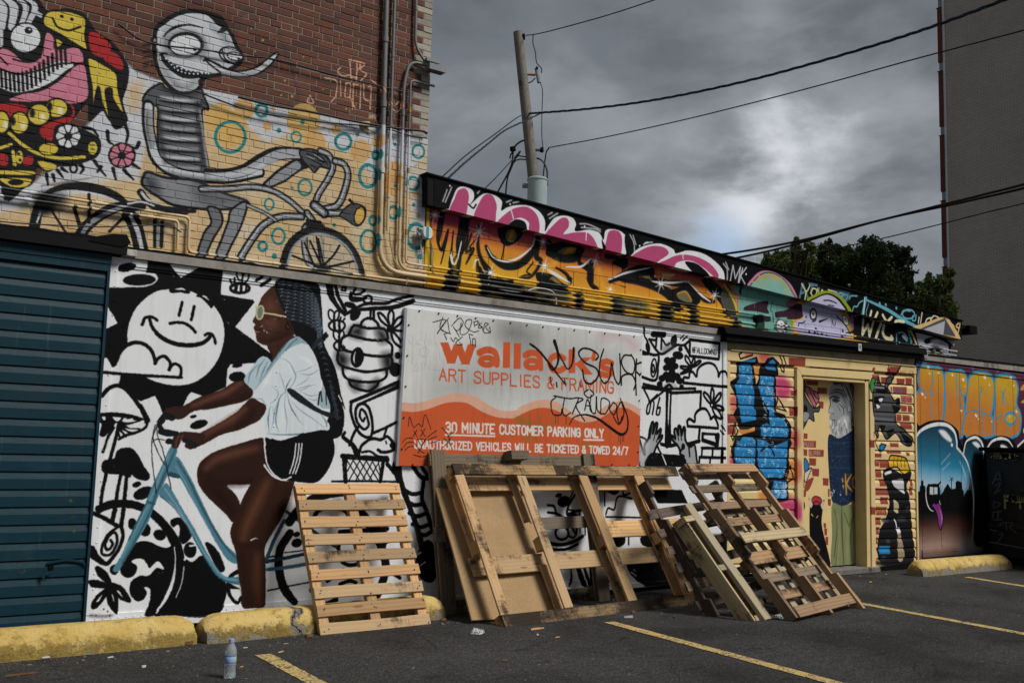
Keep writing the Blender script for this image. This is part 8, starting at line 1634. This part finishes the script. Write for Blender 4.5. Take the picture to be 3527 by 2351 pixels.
pole_bit('bracket', [(735, 438), (815, 445)], .03, M_RUSTY); pole_bit('fuse_cutout', [(825, 395), (832, 440), (840, 470), (845, 505)], .05, flat('porcelain', '#8f9294', .4)); pole_bit('fuse_cap', [(818, 396), (836, 400)], .06, M_BLACK)
pole_bit('insulator', [(700, 152), (735, 150)], .08, M_BLACK); pole_bit('spool_insulator', [(742, 738), (760, 742)], .07, M_WHITEC)
pole_bit('clamp', [(758, 945), (775, 955)], .09, M_BLACK); pole_bit('clamp', [(760, 1095), (785, 1098)], .09, M_BLACK); pole_bit('clamp', [(765, 1015), (870, 1022)], .05, M_GALV); pole_bit('transformer_bracket', [(715, 1298), (760, 1300)], .06, M_GALV)
pole_bit('clamp', [(855, 1020), (876, 1024)], .07, M_BLACK); pole_bit('splice', [(640, 1000), (643, 1030)], .07, M_BLACK)
for pts, rr in (([(798, 138), (797, 200), (815, 270), (825, 350), (860, 390), (862, 430)], .012), ([(855, 510), (870, 570), (866, 740), (865, 900), (872, 1000), (880, 1040)], .01), ([(740, 510), (780, 500), (815, 470)], .014),
                ([(785, 1030), (800, 1100), (815, 1200), (828, 1285)], .018), ([(920, 1010), (900, 1040), (885, 1140), (870, 1285)], .018), ([(785, 1090), (840, 1090), (880, 1120), (905, 1180), (907, 1285)], .022),
                ([(750, 945), (700, 960), (650, 1010), (635, 1120), (600, 1210), (520, 1355)], .022), ([(690, 1060), (660, 1090), (630, 1160), (600, 1240), (585, 1375)], .022), ([(640, 1040), (625, 1060), (618, 1090)], .02), ([(690, 1070), (730, 1075), (765, 1090)], .016), ([(660, 1105), (700, 1095), (760, 1100)], .016), ([(700, 1030), (690, 1050), (660, 1080), (655, 1120)], .016), ([(765, 1310), (800, 1335), (850, 1345), (880, 1340), (878, 1290)], .01)):
    q = Canvas.smooth(np.array([TP(*p) for p in pts]), False, 5); MB().tube(q, rr, 6).build('jumper_wire', M_CABLE, up, smooth=True)
# ------------------------------------------------------------------ overhead wires
def wire(pix, r, label, mat=None, D0=23, D1=23, twist=0):
    n = len(pix); P = [at_dist(x, y, D0+(D1-D0)*i/(n-1)) for i, (x, y) in enumerate(pix)]
    q = Canvas.smooth(np.array(P), False, 12); o0 = q[0].copy(); m = MB()
    if twist:
        for s_ in range(3):
            m.mi = min(s_, 1); pts = []
            for i, p in enumerate(q):
                a = i*twist+s_*2.09; pts.append(p-o0+np.array((math.cos(a)*.7, -math.cos(a)*.7, math.sin(a)))*r*1.25)
            m.tube(pts, r, 6)
        o = m.build('overhead_wire', [M_CABLE, flat('blue_cable', '#16283a', .5)], smooth=True)
    else: m.tube(q-o0, r, 6); o = m.build('overhead_wire', mat or M_CABLE, smooth=True)
    o.location = tuple(o0); tag(o, label, 'wire', 'overhead wires'); return o
S2 = lambda L: [(1480+x/1.1495, x_[1]/1.1495) for x_ in L for x in (x_[0],)]
wire(S2([(380, 141), (430, 134), (520, 112), (700, 62), (890, 0), (1200, -110)]), .012, 'single wire rising from the pole top', D0=23, D1=19)
wire(S2([(390, 449), (445, 446), (600, 434), (800, 410), (1000, 376), (1250, 322), (1500, 256), (1800, 168), (2035, 90), (2300, -10), (2500, -90)]), .013, 'twisted black and blue service cable crossing the sky', D0=23, D1=14, twist=.75)
wire(S2([(470, 585), (700, 542), (1000, 476), (1300, 402), (1600, 323), (1900, 240), (2353, 120), (2600, 50)]), .012, 'thin wire crossing the sky below the twisted cable', D0=23, D1=16)
wire(S2([(50, 700), (150, 610), (260, 530), (345, 467), (385, 448)]), .011, 'thin wire from the brick roof corner up to the pole', D0=14, D1=23)
wire(S2([(70, 708), (150, 635), (230, 570), (300, 515), (380, 478), (445, 446)]), .009, 'bundle of service cables from the pole to the block roof', D0=14, D1=23, twist=.9)
wire(S2([(215, 750), (270, 695), (320, 640), (355, 600)]), .011, 'short wire running down to the fascia from the pole', D0=16, D1=23)
wire(S2([(1120, 1012), (1300, 985), (1500, 945), (1700, 893), (2000, 818), (2353, 730), (2600, 660)]), .03, 'thick black wire above the trees running to the tall building', D0=26, D1=24)
wire(S2([(1170, 1030), (1350, 992), (1550, 938), (1800, 868), (2100, 803), (2353, 745), (2600, 680)]), .028, 'second black wire crossing the first above the trees', D0=26, D1=24)
wire(S2([(1400, 1030), (1600, 985), (1800, 942), (2000, 893), (2200, 842), (2353, 805), (2600, 740)]), .014, 'thin lower wire in front of the trees and tall building', D0=26, D1=24)

# ------------------------------------------------------------------ tall beige brick building at the right
A = at_dist(3252, 0, 44); E_ = at_dist(3320, 1240, 44); XB = float(A[0]); YB = float(A[1])
def far_brick(name, c1, c2, mort, sc=1.0):
    t = NT(name); p = t.pos(); se = t.n('ShaderNodeSeparateXYZ'); t.l(p, se.inputs[0]); co = t.n('ShaderNodeCombineXYZ'); t.l(t.math('ADD', se.outputs[1], t.math('MULTIPLY', se.outputs[0], 1.0)), co.inputs[0]); t.l(se.outputs[2], co.inputs[1])
    b = t.n('ShaderNodeTexBrick'); t.l(co.outputs[0], b.inputs[0]); b.inputs['Scale'].default_value = 1; b.inputs['Brick Width'].default_value = .24*sc; b.inputs['Row Height'].default_value = .076*sc; b.inputs['Mortar Size'].default_value = .010*sc; b.inputs['Mortar Smooth'].default_value = .1
    b.inputs['Color1'].default_value = (*hexc(c1), 1); b.inputs['Color2'].default_value = (*hexc(c2), 1); b.inputs['Mortar'].default_value = (*hexc(mort), 1)
    c = t.mix(1.0, b.outputs[0], t.ramp(t.noise(p, .5, 6, .6), [(.3, .9), (.7, 1.1)]), 'MULTIPLY')
    t.bump(b.outputs[1], -.5, .01); return t.fin(c, .85)
TB = empty('tall_building', (XB, YB, 0), 'tall beige brick building at the right with a thin red brick edge', 'building')
HT = 34
m = MB(); m.box((0, -40, 0), (14, 0, HT)); m.build('side_wall', far_brick('beige_brick', '#bcb3a7', '#b2a99e', '#8f877d'), TB)
MR = far_brick('red_far_brick', '#7a3a24', '#6d3320', '#4a3a32'); MS = flat('slab_concrete', '#8d9090', .8)
MB().box((-.03, .002, 0), (.16, .10, HT)).build('caulk_strip', flat('white_caulk', '#d3d6d6', .7), TB)
z = 1.9; k = 0
zs = [on for on in np.arange(1.1, HT, 2.78)]
for i, z in enumerate(zs):
    MB().box((-.06, .101, z+.17), (14, .30, z+2.55)).build('brick_band', MR, TB); MB().box((-.02, .101, z-.2), (14, .27, z+.165)).build('floor_slab', MS, TB); MB().box((-.08, .101, z+2.555), (14, .34, z+2.575)).build('sill_course', MR, TB)
# pale glass building far beyond
q = at_dist(2605, 872, 190); q1 = at_dist(2570, 1000, 190)
t = NT('far_facade'); p = t.pos(); b = t.n('ShaderNodeTexBrick'); t.l(t.map(p, (1, 1, 1), rot=(math.pi/2, 0, 0)), b.inputs[0]); b.inputs['Scale'].default_value = .25; b.offset = 0; b.inputs['Color1'].default_value = (*hexc('#aeb8c2'), 1); b.inputs['Color2'].default_value = (*hexc('#a3adb8'), 1); b.inputs['Mortar'].default_value = (*hexc('#c6ccd1'), 1)
fb = empty('far_office_block', (q[0], q[1], 0), 'pale distant office block peeking over the fascia beside the trees', 'building')
MB().hexa([(-9, 0, 0), (4.5, -5, 0), (12, 8, 0), (-2, 12, 0), (-9, 0, q[2]-2.2), (4.5, -5, q[2]), (12, 8, q[2]-1), (-2, 12, q[2]-3)]).build('tower', t.fin(b.outputs[0], .5), fb)

# ------------------------------------------------------------------ trees behind the fascia
def leaf_mat(name, c1, c2, c3):
    t = NT(name); r = t.rnd(); c = t.ramp(r, [(0, hexc(c1)), (.5, hexc(c2)), (1, hexc(c3))]); t.b.inputs['Subsurface Weight'].default_value = 0
    tr = t.n('ShaderNodeBsdfTranslucent'); t.put(tr.inputs[0], t.mix(1.0, c, (1.1, 1.3, .5), 'MULTIPLY')); mx = t.n('ShaderNodeMixShader'); mx.inputs[0].default_value = .25
    t.fin(c, .6); t.l(t.b.outputs[0], mx.inputs[1]); t.l(tr.outputs[0], mx.inputs[2]); t.l(mx.outputs[0], t.out.inputs[0]); return t.m
LEAF = leaf_mat('tree_leaves', '#3d4a26', '#566334', '#7b8450'); LEAFD = leaf_mat('dark_leaves', '#28331a', '#364425', '#4c5832'); BARK = flat('bark', '#3a3027', .9, 0, .3, 12, .5)
def tree(label, pix, D, nleaf, leaf, seed, ls=.15):
    """pix: crown lobes as (x, y, r) in photo pixels; the crown is filled with leaf faces in clumps on a branching frame"""
    rng = np.random.RandomState(seed); lob = []; k = FL/36*PW
    for (x, y, rp) in pix:
        dd = D+rng.uniform(-1.2, 1.2); lob.append((at_dist(x, y, dd), rp/k*dd*1.02))
    cx = np.mean([l[0][:2] for l in lob], 0); root = empty('tree', (cx[0], cx[1], 0), label, 'tree', 'trees behind the block building'); O = np.array((cx[0], cx[1], 0.))
    zmin = min(l[0][2] for l in lob); m = MB(); fork = np.array((0, 0, max(2.0, zmin*.55)))
    m.tube([(0, 0, 0), fork*.5+(.1, 0, 0), fork], [.28, .22, .18], 9)
    V = []; F = []
    tot = sum(l[1]**2 for l in lob)
    for (c, r) in lob:
        c = c-O; mid = (fork+c)/2+rng.uniform(-.3, .3, 3); m.tube([fork, mid, c, c+(0, 0, r*.5)], [.10, .05, .022, .006], 6)
        ncl = max(6, int(10*r*r+6)); per = int(nleaf*r*r/tot/ncl)
        for j in range(ncl):
            dv = rng.normal(size=3); dv /= np.linalg.norm(dv); dv[2] *= .9; cc = c+dv*r*rng.uniform(.35, 1.0)**.6; cr = r*rng.uniform(.24, .46)
            m.tube([c+(cc-c)*.2, (c+cc)/2+(0, 0, .1), cc], [.012, .008, .004], 4, False)
            pts = cc+rng.normal(size=(per, 3))*cr*np.array((.6, .6, .75))
            for p in pts:
                a = rng.normal(size=3); a /= np.linalg.norm(a); b = np.cross(a, rng.normal(size=3)); b /= np.linalg.norm(b)+1e-9; s = ls*rng.uniform(.5, 1.1); n = len(V)
                V += [p-a*s*.5, p+b*s*.22, p+a*s*.5, p-b*s*.22]; F.append((n, n+1, n+2, n+3))
    m.build('trunk', BARK, root, smooth=True)
    me = bpy.data.meshes.new('crown'); me.from_pydata([tuple(v) for v in V], [], F); me.materials.append(leaf); o = bpy.data.objects.new('crown', me); COL.objects.link(o); o.parent = root
    return root
T3 = lambda L: [(2450+x/2.1848, 780+y/2.1848, r/2.1848) for x, y, r in L]
tree('light green poplar tree with spiky crown left of the dark trees', T3([(430, 260, 45), (520, 250, 60), (550, 205, 35), (480, 300, 60), (400, 300, 35), (600, 290, 70), (560, 330, 70), (630, 130, 26), (640, 95, 16), (650, 190, 45), (720, 190, 55), (725, 145, 28), (690, 260, 70), (420, 225, 22), (660, 360, 70)]), 34, 15000, LEAF, 3)
tree('broad dark tree in the middle of the group behind the fascia', T3([(830, 190, 50), (880, 140, 34), (890, 110, 18), (900, 210, 70), (980, 200, 60), (960, 160, 25), (1030, 210, 55), (800, 290, 90), (900, 330, 110), (1000, 310, 100), (760, 380, 80), (860, 420, 90), (960, 430, 90), (1060, 420, 80), (820, 165, 20)]), 36, 20000, LEAFD, 5)
tree('tall dark tree with ragged right side beside the tall building', T3([(1150, 150, 60), (1140, 105, 22), (1200, 110, 34), (1205, 95, 18), (1250, 150, 60), (1320, 190, 70), (1180, 240, 100), (1290, 290, 110), (1390, 240, 70), (1460, 190, 32), (1490, 165, 18), (1430, 280, 60), (1510, 260, 28), (1520, 350, 24), (1440, 360, 60), (1180, 380, 110), (1300, 420, 120), (1400, 450, 100), (1480, 430, 60), (1250, 520, 120), (1380, 560, 110), (1480, 560, 80)]), 35, 26000, LEAFD, 8)
tree('smaller pale green tree tight against the tall building', T3([(1620, 400, 30), (1630, 360, 18), (1610, 450, 50), (1660, 480, 55), (1560, 500, 45), (1580, 560, 60), (1540, 600, 60), (1700, 430, 40), (1720, 390, 22), (1770, 420, 45), (1790, 360, 28), (1800, 330, 18), (1740, 480, 60), (1700, 560, 80), (1780, 560, 60), (1640, 620, 80), (1770, 640, 70)]), 33, 17000, LEAF, 12)
